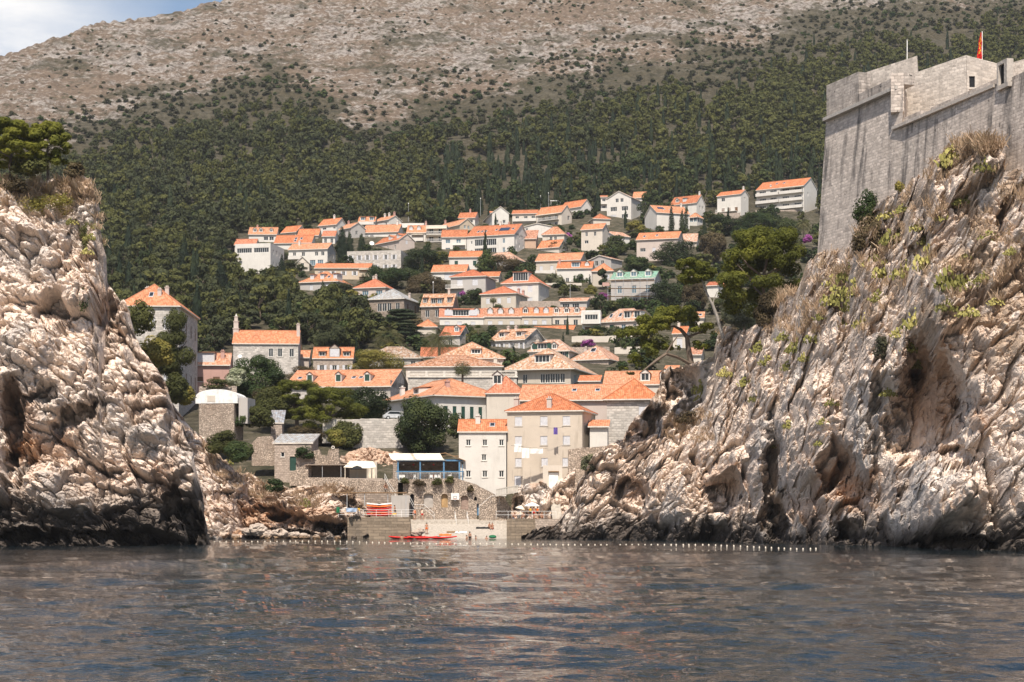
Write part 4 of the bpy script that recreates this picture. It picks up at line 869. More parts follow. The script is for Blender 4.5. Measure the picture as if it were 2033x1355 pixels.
house(1193, 1275, 20, 635, 613, 656, 'h', 'p', 'old pink stone house with a hipped roof and two big dormer windows', rc='l', dorm=[(.62, 1.9, 1.9, 'd', .06, 'f'), (.86, 1.9, 1.9, 'd', .06, 'f')], sky=[(.2, .2), (.42, .22)], win=[([.26], 1, 'g', 1.1, 1.9), ([.55], 1, 'b', 1.2, 1.5), ([.82], 1, 'd', .9, .9)], chim=[])
house(836, 898, 12, 607, 585, 641, 'g', '3', 'brown stone house with a faded roof and green shuttered dormers', rc='a', dorm=[(.1, 1.2, 1.4, 'd', .1, 'f'), (.38, 1.5, 1.5, 'd', .06, 'f'), (.58, 1.5, 1.5, 'b', .06, 'f'), (.88, 1.2, 1.4, 'd', .1, 'f')], win=[([.2, .52, .82], 1, 'd', 1.1, 1.9, 1.1)], chim=[(.8, .5)], D=9)
house(895, 964, 20, 548, 536, 592, 'h', 'g', 'pale grey hipped house with closed white shutters and a corner balcony', rc='r', win=[([.26, .7], 1, 'c', 1.7, 2.0, .7), ([.26], 1, 'b', 1.6, 1.5, 4.4)], balc=[(-.12, .38, 3.4, 1.3, 'r')], chim=[], D=11)
house(997, 1069, 21, 560, 537, 602, 'h', 'w', 'white house with a boxy tower dormer in its orange hipped roof', dorm=[(.5, 4.6, 2.6, 'd', .03, 'f')], rc='r', win=[([.2, .47, .77], 1, 'c', 1.4, 2.0, .9), ([.3, .77], 1, 'c', 1.4, 1.9, 4.4)], swin=[(2, 2, 'd', .7, 1.4, 1.3, 3)], chim=[], D=12)
house(955, 1024, 23, 582, 569, 616, 'h', 'y', 'cream house with a red hipped roof and a small palm at its wall', rc='r', win=[([.2, .52, .8], 1, 'c', 1.1, 1.6, 1.2)], swin=[(3, 1, 'd', .7, 1.4, 1.0)], chim=[(.95, .4), (.98, .7)], D=11)
house(973, 1042, 44, 674, 654, 708, 'g', '1', 'long grey stone house with four white windows and an old dormered roof', rc='a', Y=440, D=13, win=[([.12, .34, .62, .9], 1, 'w', .75, 1.5, .85)], swin=[([.55], 1, 'd', .9, 1.3, -1.2)], dorm=[(.25, 1.6, 1.2, 'd', .12, 'f'), (.75, 1.6, 1.2, 'd', .12, 'f')], chim=[(.2, .5, .6), (.42, .5, .6)])
house(1056, 1135, 12, 661, 648, 678, 'g', 'c', 'house with a long clean orange roof behind the grey stone house', Y=470, chim=[])
house(875, 913, 20, 665, 649, 686, 'g', '1', 'small grey stone house with one blue dormer behind the tall palm', rc='r', win=[([.5], 1, 'd')], swin=[([.7], 1, 'c', 1.1, 1.5, 2.2), ([.5], 1, 'c', .8, 1.2, -1.0)], dorm=[(.75, 1.3, 1.2, 'b', .14)], chim=[])
house(1051, 1130, 14, 695, 676, 715, 'h', 'c', 'cottage with two tiny gabled dormers and a red chimney', Y=425, rc='l', dorm=[(.1, 1.3, 1.2, 'd', .02), (.32, 2.6, 1.5, 'G', .02, 'f'), (.62, 1.3, 1.2, 'd', .02)], win=[([.88], 1, 'G', .9, 1.3, .4)], chim=[(.15, .3)])
house(1136, 1208, 35, 712, 689, 748, 'h', '2', 'pink stone house with a hipped roof, rooflights and tall closed shutters', rc='l', Y=415, D=13, sky=[(.15, .2), (.45, .22), (.5, .22)], win=[([.25, .48, .7, .93], 1, 'c', 1.1, 2.4, 1.2)], swin=[([.4], 1, 'c', 1.2, 1.9, 1.0)], dorm=[], chim=[(.25, .25)])
house(1374, 1397, 2, 631, 621, 646, 'g', 'c', 'small house with an orange roof behind the slanting grey trunk', sky=[(.7, .2)], chim=[])
house(1336, 1362, 8, 662, 650, 692, 'g', 'c', 'cream house with closed white shutters seen through the leaning pine', win=[([.5], 1, 'c', 1.4, 2.4, 1.2)], chim=[(.3, .5)])
house(1368, 1392, 6, 704, 692, 720, 'g', 'c', 'peach roofed cottage just above the dark ledge of the cliff', rc='l', chim=[])
house(1320, 1345, 6, 734, 728, 752, 'g', 'y', 'pale house with green shutters peeking over the cliff edge', win=[([.4, .75], 1, 'g', .9, 1.3, .8)], chim=[], Y=400)
house(1404, 1426, 10, 567, 561, 592, 'g', 'w', 'white house with a stepped front and a red roof edge right of the pine', rc='r', chim=[])
house(1430, 1452, 6, 572, 563, 582, 'g', 'w', 'small orange roofed house beside the long white garden wall', chim=[])
house(829, 866, 5, 648, 637, 664, 'h', 'c', 'low house with a pointed orange roof under the cedar', chim=[])
house(892, 955, 4, 510, 500, 533, 'g', 'w', 'white house with a bright orange roof and two dark green windows', win=[([.22, .8], 1, 'g', 1.1, 1.6, 1.3)], chim=[])
house(957, 1024, 18, 514, 501, 530, 'h', 'g', 'dark walled house with a brown hipped roof among bushes', rc='l', swin=[([.6], 1, 'd', .8, 1.6, 1.2)], chim=[])
house(857, 925, 8, 539, 527, 557, 'g', 'w', 'white house with two joined orange roofs above the dry garden', win=[([.2], 1, 'd', 1.6, .8, 1.6), ([.5], 1, 'c', 2.8, 2.2, .3)], chim=[])
house(954, 990, 6, 549, 541, 560, 'g', 'c', 'half hidden house with a broken line of orange tiles between two hipped houses', chim=[])
house(1215, 1242, 4, 540, 536, 552, 'g', 'c', 'strip of orange roof showing behind the green roofed house', chim=[], Y=600)
# -- lower town
house(236, 355, 37, 606, 574, 770, 'h', '1', 'tall three storey stone mansion with a red hipped roof by the left cliff', Y=330, D=21, win=[([.3, .55, .8], 3, 'c', 1.2, 2.3, 2.2, 4.7)], swin=[([.15, .4, .65, .88], 3, 'B', 1.1, 2.4, 2.4, 4.7)], chim=[(.3, .5, 1.6), (.72, .25, 1.2), (.64, .12, .9)], sky=[(.5, .12)], rc='o', balc=[], down=7)
house(388, 455, 6, 724, 704, 760, 'g', 'k', 'long pink house with a faded roof below the mansion', rc='l', Y=352, win=[([.12, .62], 1, 'B', 1.3, .9, 2.4)], dorm=[(.28, 3.6, 1.9, 'c', .05, 'f')], chim=[(.78, .3)])
house(463, 592, 5, 683, 659, 732, 'g', '1', 'stone church house with a broad orange roof and white windows', Y=400, win=[([.58, .72, .9], 1, 'd', 1.0, 1.8, 1.1)], chim=[(.99, .3, 2.4)], ovh=.3)
house(622, 700, 4, 712, 692, 740, 'g', '2', 'pink stone house with a mansard orange roof and white shutters', Y=404, win=[([.22, .54, .86], 1, 'w', 1.0, 1.7, 1.5)], dorm=[(.22, 1.6, 1.1, 'd', .05, 'f'), (.54, 2.4, 2.0, 'c', .02, 'g'), (.84, 1.6, 1.1, 'd', .05, 'f')], chim=[], ovh=.25)
house(728, 835, 4, 710, 691, 735, 'h', '1', 'old stone house with brown lichened tiles behind the yellow tree', rc='n', Y=412, win=[([.4, .66, .86], 1, 'd', 1.1, 1.6, .8)], chim=[(.02, .5, 1.4)])
house(836, 908, 2, 708, 692, 722, 'g', 'c', 'red roofed house behind the tall palm trunk', rc='r', Y=425, chim=[])
house(597, 613, 4, 710, 698, 730, 'g', 'p', 'tiny orange roofed shed beside the stone church house', Y=410, chim=[])
house(806, 996, 4, 728, 708, 750, 'h', 'c', 'long old roof of mottled orange tiles above the balustrade', rc='a', Y=372, D=16, chim=[(.93, .2, 1.2)])
house(868, 1000, 4, 711, 683, 735, 'h', 'c', 'pyramid roofed house of mottled orange tiles with one dormer', rc='a', Y=388, D=18, dorm=[(.58, 2.2, 1.1, 'd', .08, 'f')], chim=[])
house(1010, 1133, 44, 727, 695, 768, 'h', 'y', 'school with a mottled pyramid roof and a long band of windows', rc='a', Y=375, D=19, win=[([.04, .115, .19, .265, .34], 1, 'd', 1.0, 1.9, 1.5), ([.55, .63, .71, .79, .87], 1, 'd', 1.0, 1.9, 1.5), ([.5], 1, 'd', 2.2, 1.2, 5.4)], swin=[([.2, .45, .7, .88], 1, 'b', 2.6, 1.9, 1.5)], dorm=[(.52, 3.4, 1.7, 'd', .06, 'f')], chim=[], ovh=1.2)
house(566, 775, 40, 767, 736, 810, 'g', '1', 'long house with dark green dormer shutters in a wide orange roof', Y=350, D=20, dorm=[(.205, 1.25, 1.5, 'g', .12), (.48, 1.25, 1.5, 'g', .12), (.755, 1.25, 1.5, 'g', .12)], sky=[(.08, .25), (.6, .25), (.67, .25)], win=[([.55, .68, .82, .94], 1, 'd', 1.1, 1.6, 1.6)], swin=[([.35], 1, 'd', .9, 1.6, -1.2)], chim=[], ovh=.5)
house(765, 864, 131, 783, 750, 858, 'h', 'w', 'long white house with tall dark shutters and a hipped orange roof', Y=318, D=13.2, win=[([.5, .68], 2, 'g', 1.0, 2.2, 1.8, 3.6)], swin=[([.16, .29, .42, .55, .68, .81, .93], 1, 'g', .75, 2.3, 2.0)], chim=[(.22, .1, 1.3), (.85, .3, .8)], dorm=[(.55, 2.2, 1.1, 'd', .06, 'f')], ovh=.7)
house(966, 1040, 4, 780, 752, 805, 'h', 'c', 'orange hipped roof with one white pointed dormer beside the tan house', Y=320, D=13, rc='r', dorm=[(.28, 1.7, 1.7, 'd', .12)], chim=[], ovh=.3)
house(1032, 1235, 6, 794, 766, 850, 'g', 'p', 'very long orange roofed house behind the tan house with two rooflights', Y=300, D=15, sky=[(.52, .3), (.75, .3)], chim=[], ovh=.5)
house(1205, 1306, 10, 789, 757, 885, 'h', '1', 'grey ashlar house with a corner pilaster against the right cliff', Y=285, D=14, win=[([.72], 1, 'c', 1.5, 3.0, 1.4)], chim=[], ovh=.6)
house(1199, 1330, 4, 764, 739, 790, 'g', 'c', 'orange roof with two pointed dormers just left of the cliff', Y=318, D=15, dorm=[(.62, 1.7, 1.5, 'd', .1), (.92, 1.7, 1.5, 'd', .1)], chim=[], ovh=.3)
house(1150, 1190, 6, 757, 748, 775, 'g', 'p', 'strip of orange tiles wedged behind the long roof and the school', Y=345, chim=[])
tan = house(1007, 1156, 26, 815, 784, 985, 'h', 't', 'tan four storey house with laundry lines above the beach', Y=275, D=11, win=[([.15, .49, .79], 1, 'c', 1.15, 1.4, .85), ([.15, .49, .79], 1, 'c', 1.1, 1.35, 3.85), ([.15, .5, .78], 1, 'c', 1.0, 1.3, 7.2), ([.14], 1, 'c', 1.0, 1.6, 9.9)], swin=[([.45], 1, 'd', .8, 1.5, 1.2), ([.5], 1, 'c', .9, 1.3, 4.8)], chim=[(.55, .08, 1.2), (.05, .35, 1.6)], ovh=.35)
whi = house(911, 1005, 2, 858, 836, 985, 'g', 'w', 'white three storey house with small windows beside the tan house', Y=277, D=8, win=[([.2, .55, .9], 1, 'd', .72, .95, 1.15), ([.53], 1, 'd', .72, .95, 3.4), ([.2, .55, .9], 1, 'd', .75, 1.0, 5.9)], chim=[(.39, .35, 1.0)], sky=[(.7, .25)], ovh=.25)
house(1171, 1206, 2, 848, 836, 892, 's', 'w', 'small white lean-to house between the tan house and the grey ashlar house', Y=276, D=6, chim=[])
# ------------------------------------------------------------------ vegetation
M['L_pine'] = m_leaf('pine_needles', (.070, .076, .024), .4, (.120, .118, .034))
M['L_pinebright'] = m_leaf('bright_pine_needles', (.095, .104, .018), .55, (.205, .20, .03), .34)
M['L_forest'] = m_leaf('wood_foliage', (.050, .058, .026), .38, (.085, .090, .038))
M['L_round'] = m_leaf('holm_oak_leaves', (.030, .043, .016), .5, (.070, .084, .026), .15)
M['L_green'] = m_leaf('garden_leaves', (.036, .058, .020), .5, (.085, .105, .032))
M['L_olive'] = m_leaf('olive_leaves', (.085, .095, .055), .4, (.16, .16, .09))
M['L_cyp'] = m_leaf('cypress_foliage', (.018, .029, .015), .5, (.042, .054, .024), .1)
M['L_yellow'] = m_leaf('yellow_green_leaves', (.16, .15, .035), .4, (.28, .23, .06))
M['L_gold'] = m_leaf('golden_broom', (.36, .22, .03), .35, (.46, .32, .05))
M['L_brown'] = m_leaf('dry_brown_leaves', (.075, .056, .030), .5, (.13, .10, .05))
M['L_palm'] = m_leaf('palm_fronds', (.075, .080, .030), .5, (.20, .175, .09))
M['L_bloom'] = m_leaf('magenta_blossom', (.28, .06, .24), .4, (.45, .16, .40))
M['L_red'] = m_leaf('dark_red_blossom', (.14, .02, .03), .4, (.24, .05, .06))
M['L_cream'] = m_leaf('white_blossom', (.30, .32, .20), .5, (.62, .60, .48))
M['L_cactus'] = m_leaf('cactus_pads', (.20, .19, .055), .6, (.46, .40, .14), .05)
M['L_grass'] = m_leaf('dry_grass', (.44, .31, .21), .4, (.56, .44, .32))
M['L_scrub'] = m_leaf('scrub_leaves', (.048, .050, .028), .45, (.095, .088, .048))
def unit(rs, n):
    v = rs.normal(size=(n, 3)); return v / np.linalg.norm(v, axis=1)[:, None]
def leaves(cl, n, leaf, seed, up=.35, asp=1.0, rnd_=.55, shell=.45):
    rs = np.random.RandomState(seed); cl = np.asarray(cl, float)
    w = (cl[:, 3] * cl[:, 4] * cl[:, 5]) ** (2 / 3); k = rs.choice(len(cl), n, p=w / w.sum())
    d = unit(rs, n); r = 1 - shell * rs.rand(n) ** 1.6
    p = cl[k, :3] + cl[k, 3:6] * d * r[:, None]
    nn = d + np.array((0, 0, up)) + rnd_ * unit(rs, n); nn /= np.linalg.norm(nn, axis=1)[:, None]
    a = np.cross(nn, unit(rs, n)); a /= np.linalg.norm(a, axis=1)[:, None]; b = np.cross(nn, a)
    s = (leaf * (.55 + .9 * rs.rand(n)))[:, None]
    return p, a * s * asp, b * s / asp
def leaf_mesh(name, p, a, b, mat, sx=1.0, sz=1.0):
    V = np.stack((p - a * .5 - b * .3, p + a * .5 - b * .5, p + a * .35 + b * .5, p - a * .45 + b * .45), 1).reshape(-1, 3)
    Fq = np.arange(len(V)).reshape(-1, 4)
    return np_mesh(name, V, Fq, mat)
def clumps(kind, seed):
    rs = np.random.RandomState(seed); c = []
    if kind == 'pine':
        for k in range(26):
            a = rs.rand() * 6.283; z = .26 + .64 * rs.rand(); rr = .40 * math.sqrt(max(.05, 1 - ((z - .48) / .5) ** 2)) * (.35 + .72 * rs.rand())
            s = .10 + .08 * rs.rand(); c.append((rr * math.cos(a), rr * math.sin(a), z, s * 1.2, s * 1.2, s * .68))
    elif kind == 'tall':
        for k in range(15):
            a = rs.rand() * 6.283; z = .18 + .72 * rs.rand(); rr = .30 * (1.05 - z) * (.4 + .8 * rs.rand()) + .05
            s = .12 + .06 * rs.rand(); c.append((rr * math.cos(a), rr * math.sin(a), z, s * 1.3, s * 1.3, s * .75))
        c.append((0, 0, .9, .1, .1, .1))
    elif kind == 'round':
        for k in range(26):
            d = unit(rs, 1)[0]; s = .12 + .09 * rs.rand(); z = .48 + d[2] * .38
            q = .36 if d[2] > -.3 else .30
            c.append((d[0] * q, d[1] * q, max(.12, z), s, s, s * .85))
        c.append((0, 0, .46, .33, .33, .38))
    elif kind == 'bigpine':
        for k in range(75):
            a = rs.rand() * 6.283; z = .20 + .74 * rs.rand() ** .8; rr = .44 * math.sqrt(max(.03, 1 - ((z - .45) / .55) ** 2)) * (.3 + .72 * rs.rand() ** .6)
            s = .055 + .05 * rs.rand(); c.append((rr * math.cos(a), rr * math.sin(a), z, s * 1.25, s * 1.25, s * .8))
    elif kind == 'bush':
        for k in range(16):
            d = unit(rs, 1)[0]; d[2] = abs(d[2]); s = .16 + .1 * rs.rand()
            c.append((d[0] * .33, d[1] * .33, .2 + d[2] * .58, s, s, s * .9))
        c.append((0, 0, .35, .32, .32, .35))
    elif kind == 'cypress':
        for k in range(12):
            z = .06 + .88 * k / 11; s = .42 * (1 - (max(0, z - .25) / .78) ** 1.7) + .04
            c.append((rs.normal() * .04, rs.normal() * .04, z, s, s, .08))
    elif kind == 'cedar':
        for k in range(9):
            z = .25 + .68 * k / 8; w = .42 * (1.05 - z * .8)
            for j in range(5):
                a = rs.rand() * 6.283; q = w * (.3 + .7 * rs.rand()); c.append((q * math.cos(a), q * math.sin(a), z + rs.normal() * .02, .17, .17, .028))
    return c
TPL = {}
def trunk_mesh(kind, seed, mat):
    rs = random.Random(seed); mb = MB()
    if kind in ('pine', 'tall', 'bigpine'):
        pts = [(0, 0, -.08), (rs.uniform(-.03, .03), 0, .2), (rs.uniform(-.05, .05), rs.uniform(-.04, .04), .45), (rs.uniform(-.08, .08), rs.uniform(-.04, .04), .72)]
        mb.tube(pts, [.034, .028, .021, .01], 6)
        for k in range(5):
            a = rs.uniform(0, 6.28); z = rs.uniform(.3, .55); b = Vector(pts[2]) * (z / .45); mb.tube([b, b + Vector((math.cos(a) * .14, math.sin(a) * .14, .08)), b + Vector((math.cos(a) * .27, math.sin(a) * .27, .2))], [.014, .01, .005], 5)
    else:
        mb.tube([(0, 0, -.08), (.01, 0, .2), (0, .01, .55)], [.035, .03, .012], 6)
        for k in range(4):
            a = rs.uniform(0, 6.28); mb.tube([(.01, 0, .2), (math.cos(a) * .12, math.sin(a) * .12, .42), (math.cos(a) * .24, math.sin(a) * .24, .6)], [.02, .013, .006], 5)
    o = mb.build('tmp_trunk', mat); me = o.data; bpy.data.objects.remove(o); return me
def tpl(kind, v, n, leaf, mat, bark='trunk', asp=1.0, shell=.45, up=.35):
    key = (kind, v, n, mat)
    if key not in TPL:
        p, a, b = leaves(clumps(kind, 100 + v * 13), n, leaf, 500 + v, up, asp, .32, shell)
        TPL[key] = (leaf_mesh(kind + '_crown', p, a, b, M[mat]), trunk_mesh(kind, v, M[bark]) if kind != 'bush' else None)
    return TPL[key]
NAMES = dict(bigpine='pine_tree', pine='pine_tree', tall='conifer_tree', round='evergreen_tree', bush='bush', cypress='cypress_tree', cedar='cedar_tree')
def put_tree(kind, loc, h, w, mat, label, cat='tree', group=None, n=None, leaf=None, v=0, name=None, rz=None, parts=True, asp=1.0, shell=.45, bark='trunk'):
    cm, tm = tpl(kind, v, n, leaf / max(w, h) if leaf else .08, mat, bark, asp, shell)
    name = name or NAMES[kind]; rz = rnd.uniform(0, 6.28) if rz is None else rz
    if kind == 'bush' or not parts:
        o = link(bpy.data.objects.new(name, cm)); o.location = loc; o.scale = (w, w, h); o.rotation_euler = (0, 0, rz)
        return props(o, label, cat, group)
    r = empty(name, loc, rz, label, cat, group); r.scale = (w, w, h)
    link(bpy.data.objects.new('trunk', tm), r); link(bpy.data.objects.new('crown', cm), r)
    return r
def tree(kind, px, py, hp, wp, mat, label, Y=None, dens=1.0, leaf=None, bark='trunk', dz=0, cat=None, group=None, name=None):
    """a tree seen at px, standing at py, hp tall and wp wide in the photo"""
    y = Y or TY(py); s = y / F; q = P(px, py, y)
    if Y is None: q.z = gz(q.x, y) - .3
    h, w = hp * s + .3, wp * s * 1.05
    lf = leaf or max(.22, y / 1813 * 1.05); n = int(min(26000, max(400, dens * 11.0 * (hp * wp * s * s) / lf ** 2)))
    n = int(round(n / 200.0) * 200) or 200; k = 'x%d' % n
    return put_tree(kind, q, h, w, mat, label, cat or ('bush' if kind == 'bush' else 'tree'), group, n, lf, rnd.randrange(4), name, asp=1.5 if kind in ('pine', 'tall', 'bigpine') else 1.0, bark=bark, shell=.3 if kind in ('round', 'bush') else .45)
# near and middle trees, one by one
T_ = tree
T_('round', 838, 902, 124, 116, 'L_round', 'largest dark round evergreen above the striped awnings', Y=296)
T_('round', 726, 842, 72, 102, 'L_round', 'dark round evergreen on the stone terrace left of the largest one', Y=312)
T_('bigpine', 590, 850, 92, 130, 'L_pinebright', 'spreading pine below the green dormer shutters', Y=318)
T_('bigpine', 655, 890, 118, 150, 'L_pinebright', 'broad pine with brown undergrowth above the stone hut', Y=305)
T_('bush', 690, 892, 60, 60, 'L_pine', 'loose green pine sapling at the foot of the stone terrace', Y=300)
T_('bush', 610, 892, 46, 120, 'L_brown', 'dark tangled undergrowth below the broad pine', Y=303, dens=1.2)
T_('round', 510, 808, 102, 110, 'L_green', 'bright green domed tree right of the pink house', Y=330)
T_('bush', 470, 768, 36, 46, 'L_cream', 'white flowering oleander in front of the pink house', Y=326)
T_('bush', 530, 812, 44, 70, 'L_brown', 'brownish shrub under the bright green domed tree', Y=322)
T_('bush', 545, 828, 60, 90, 'L_pine', 'green shrub left of the spreading pine', Y=316)
T_('bush', 476, 826, 22, 32, 'L_gold', 'golden yellow bush beside the whitewashed vault', Y=292, cat='bush')
T_('bush', 515, 850, 44, 56, 'L_pine', 'green bush right of the golden one', Y=290)
T_('bush', 480, 848, 26, 34, 'L_green', 'dark bush under the golden one', Y=289)
T_('bush', 445, 905, 50, 66, 'L_pine', 'large bush on the rocks below the whitewashed vault', Y=270)
T_('bush', 475, 920, 46, 60, 'L_green', 'dark green bush at the edge of the sea rocks', Y=268)
T_('bush', 604, 912, 24, 38, 'L_green', 'clipped round bush on the hut terrace wall', Y=280)
T_('bush', 546, 978, 26, 40, 'L_green', 'low green bush hanging over the dark rock hollow', Y=262)
T_('bush', 668, 888, 34, 40, 'L_yellow', 'yellow green shrub beside the ruined wall', Y=290)
T_('bush', 345, 800, 60, 60, 'L_pine', 'windswept shrub on the edge of the left cliff', Y=262)
T_('bush', 368, 806, 40, 46, 'L_yellow', 'yellowish shrub right of the windswept one', Y=266)
T_('tall', 345, 765, 150, 100, 'L_pine', 'young pine in front of the tall mansion', Y=268)
T_('bush', 275, 668, 76, 60, 'L_pine', 'dark shrub on the left cliff below the mansion roof', Y=250)
T_('bush', 300, 735, 70, 80, 'L_yellow', 'dry yellow shrub below the young pine', Y=255)
T_('bush', 430, 776, 22, 60, 'L_pine', 'shrubs along the path above the whitewashed vault', Y=318)
T_('bush', 745, 738, 44, 110, 'L_yellow', 'pale yellow green tree in front of the old lichened roof', Y=395)
T_('bush', 602, 762, 34, 68, 'L_brown', 'brownish dome shaped shrub behind the green dormer house', Y=372)
T_('cedar', 797, 696, 80, 120, 'L_cyp', 'dark cedar with layered boughs behind the palms', Y=452)
T_('round', 650, 705, 70, 70, 'L_forest', 'grey green tree right of the stone church house', Y=428)
T_('bush', 940, 856, 24, 60, 'L_green', 'bush squeezed between the white houses', Y=300)
T_('bush', 905, 872, 52, 40, 'L_round', 'dark ivy clump left of the white three storey house', Y=285)
T_('bush', 985, 856, 22, 40, 'L_yellow', 'sunny shrub left of the tan house', Y=292)
T_('round', 838, 545, 56, 92, 'L_round', 'dark domed tree below the long grey flat roofed building', Y=590)
T_('round', 765, 574, 50, 86, 'L_green', 'green tree right of the ochre stone house')
T_('round', 812, 572, 44, 60, 'L_round', 'dark tree under the domed one', Y=565)
T_('bush', 850, 598, 62, 80, 'L_brown', 'dry brown thicket left of the pale hipped house', Y=545)
T_('round', 875, 446, 44, 70, 'L_round', 'neat dark dome tree in the top row of houses')
T_('round', 996, 552, 46, 80, 'L_brown', 'brownish tree in front of the dark walled house', Y=590)
T_('round', 965, 545, 40, 46, 'L_green', 'green tree left of the brownish one', Y=588)
T_('round', 937, 612, 44, 44, 'L_round', 'dark tree between the pale hipped house and the red hipped house', Y=520)
T_('bush', 1108, 502, 18, 50, 'L_round', 'dark clipped hedge under the small cottage')
T_('round', 1222, 506, 40, 56, 'L_round', 'dark rounded tree beside the red parasol')
T_('round', 1283, 440, 58, 38, 'L_round', 'egg shaped dark tree right of the tall villa')
T_('round', 1268, 548, 42, 62, 'L_green', 'green tree below the pale pink house', Y=590)
T_('round', 1345, 540, 62, 106, 'L_round', 'wide dark tree right of the pale pink house', Y=600)
T_('bush', 1262, 462, 24, 40, 'L_yellow', 'olive shrub left of the long white house')
T_('round', 1325, 618, 66, 74, 'L_round', 'dark gappy tree right of the scaffolded house', dens=.6)
T_('round', 1380, 624, 70, 56, 'L_brown', 'brown green tree behind the leaning pine', Y=505)
T_('round', 1100, 578, 34, 40, 'L_olive', 'grey green tree right of the tower dormer house', Y=560)
T_('round', 1155, 576, 36, 38, 'L_green', 'round green tree in front of the glazed terrace house', Y=562)
T_('tall', 1196, 572, 38, 30, 'L_round', 'small dark tree before the cream hipped house', Y=548)
T_('bush', 1172, 592, 26, 28, 'L_yellow', 'yellow green shrub left of the scaffolding', Y=540)
T_('bush', 1245, 618, 28, 50, 'L_green', 'bush under the scaffolding', Y=512)
T_('bush', 1208, 622, 26, 34, 'L_round', 'dark bush left of the scaffolded house base', Y=508)
T_('bush', 1190, 668, 20, 70, 'L_green', 'green vine over the white pergola', Y=470)
T_('bush', 1195, 596, 14, 30, 'L_bloom', 'magenta bougainvillea on the garden tower', Y=530)
T_('bush', 1168, 690, 16, 30, 'L_bloom', 'magenta bougainvillea behind the pink shuttered house', Y=440)
T_('bush', 1128, 466, 12, 18, 'L_bloom', 'pink bougainvillea beside the brown hipped garden house')
T_('bush', 919, 590, 12, 14, 'L_bloom', 'tiny magenta bougainvillea at the pale hipped house', Y=525)
T_('bush', 610, 524, 30, 12, 'L_red', 'dark red bougainvillea on the white villa', Y=604)
T_('bush', 1604, 482, 16, 18, 'L_bloom', 'magenta bougainvillea at the foot of the fort wall', Y=600)
T_('round', 1440, 470, 48, 70, 'L_round', 'dark tree below the cream villa')
T_('round', 1500, 476, 52, 90, 'L_green', 'large green tree below the white block')
T_('round', 1560, 478, 52, 76, 'L_round', 'dark tree right of the large green one')
T_('round', 1415, 520, 60, 56, 'L_brown', 'brownish tree left of the big bright pine', Y=600)
T_('round', 1478, 652, 82, 94, 'L_olive', 'rounded grey green tree behind the cliff edge', Y=420)
T_('bigpine', 1518, 655, 204, 186, 'L_pinebright', 'big bright pine standing on the shoulder of the right cliff', Y=236, dens=1.5)
T_('bush', 1546, 662, 92, 96, 'L_brown', 'dark brown bush at the foot of the big bright pine', Y=230, dens=1.4)
T_('bigpine', 20, 352, 110, 150, 'L_pinebright', 'golden lit pine at the left picture edge on the cliff', Y=214, dens=1.3)
T_('bigpine', 95, 352, 104, 96, 'L_pinebright', 'second pine on the left cliff top leaning right', Y=215, dens=1.3)
T_('bush', 60, 352, 50, 70, 'L_pine', 'low pine scrub between the two cliff pines', Y=213)
T_('bush', 150, 356, 30, 44, 'L_brown', 'dry shrub at the corner of the left cliff top', Y=213)
def cliff_bush(c, px, py, hp, wp, mat, label, **k):
    q = on_cliff(c, px, py); s = q.y / F; w = wp * s * 1.1; h = hp * s; lf = .2
    n = int(min(7000, 6 * h * w / lf ** 2)) // 100 * 100 + 100
    q.y -= .1 * w; q.z -= h * .3
    return put_tree('bush', q, h * 1.1, w, mat, label, 'bush', k.get('group'), n, lf, rnd.randrange(4))
cliff_bush('left_cliff', 85, 425, 46, 120, 'L_yellow', 'yellow green shrub spread over the upper left cliff')
cliff_bush('left_cliff', 165, 485, 66, 40, 'L_pine', 'dark trailing shrub in the cleft of the left cliff')
cliff_bush('left_cliff', 20, 380, 40, 60, 'L_brown', 'dry bush under the left cliff top')
cliff_bush('left_cliff', 172, 605, 50, 22, 'L_green', 'narrow green bush in the ochre notch of the left cliff')
cliff_bush('right_cliff', 1722, 425, 70, 54, 'L_green', 'dark green bush against the fort wall')
cliff_bush('right_cliff', 1728, 485, 80, 62, 'L_brown', 'grey brown bush hanging below the dark one at the fort')
cliff_bush('right_cliff', 1742, 705, 60, 44, 'L_scrub', 'dark bush over the cleft in the middle of the right cliff')
cliff_bush('right_cliff', 1785, 362, 26, 20, 'L_yellow', 'small bright bush at the base of the fort wall')
cliff_bush('right_cliff', 1370, 835, 26, 50, 'L_brown', 'dry bush on the lower slope of the right cliff')
cliff_bush('right_cliff', 1170, 930, 40, 40, 'L_olive', 'grey bush beside the rubble retaining wall')
T_('round', 735, 562, 36, 60, 'L_green', 'green tree left of the ochre stone house balcony', Y=575)
T_('round', 588, 552, 40, 56, 'L_forest', 'rounded tree below the tiny gabled cottage', Y=585)
T_('round', 690, 598, 40, 60, 'L_forest', 'rounded tree left of the beige hipped house', Y=540)
for px, py, w, lab in ((803, 962, 18, 'green creeper at the left end of the arched wall'), (832, 966, 26, 'dry green creeper hanging under the restaurant railing'), (868, 964, 22, 'tuft of green on the arched wall above the ochre door'), (893, 960, 20, 'creeper at the right end of the restaurant railing'), (934, 978, 14, 'small weed on the slope of the arched wall')):
    T_('bush', px, py, 12, w, 'L_brown' if px in (832, 934) else 'L_pine', lab, Y=274.6, leaf=.14)
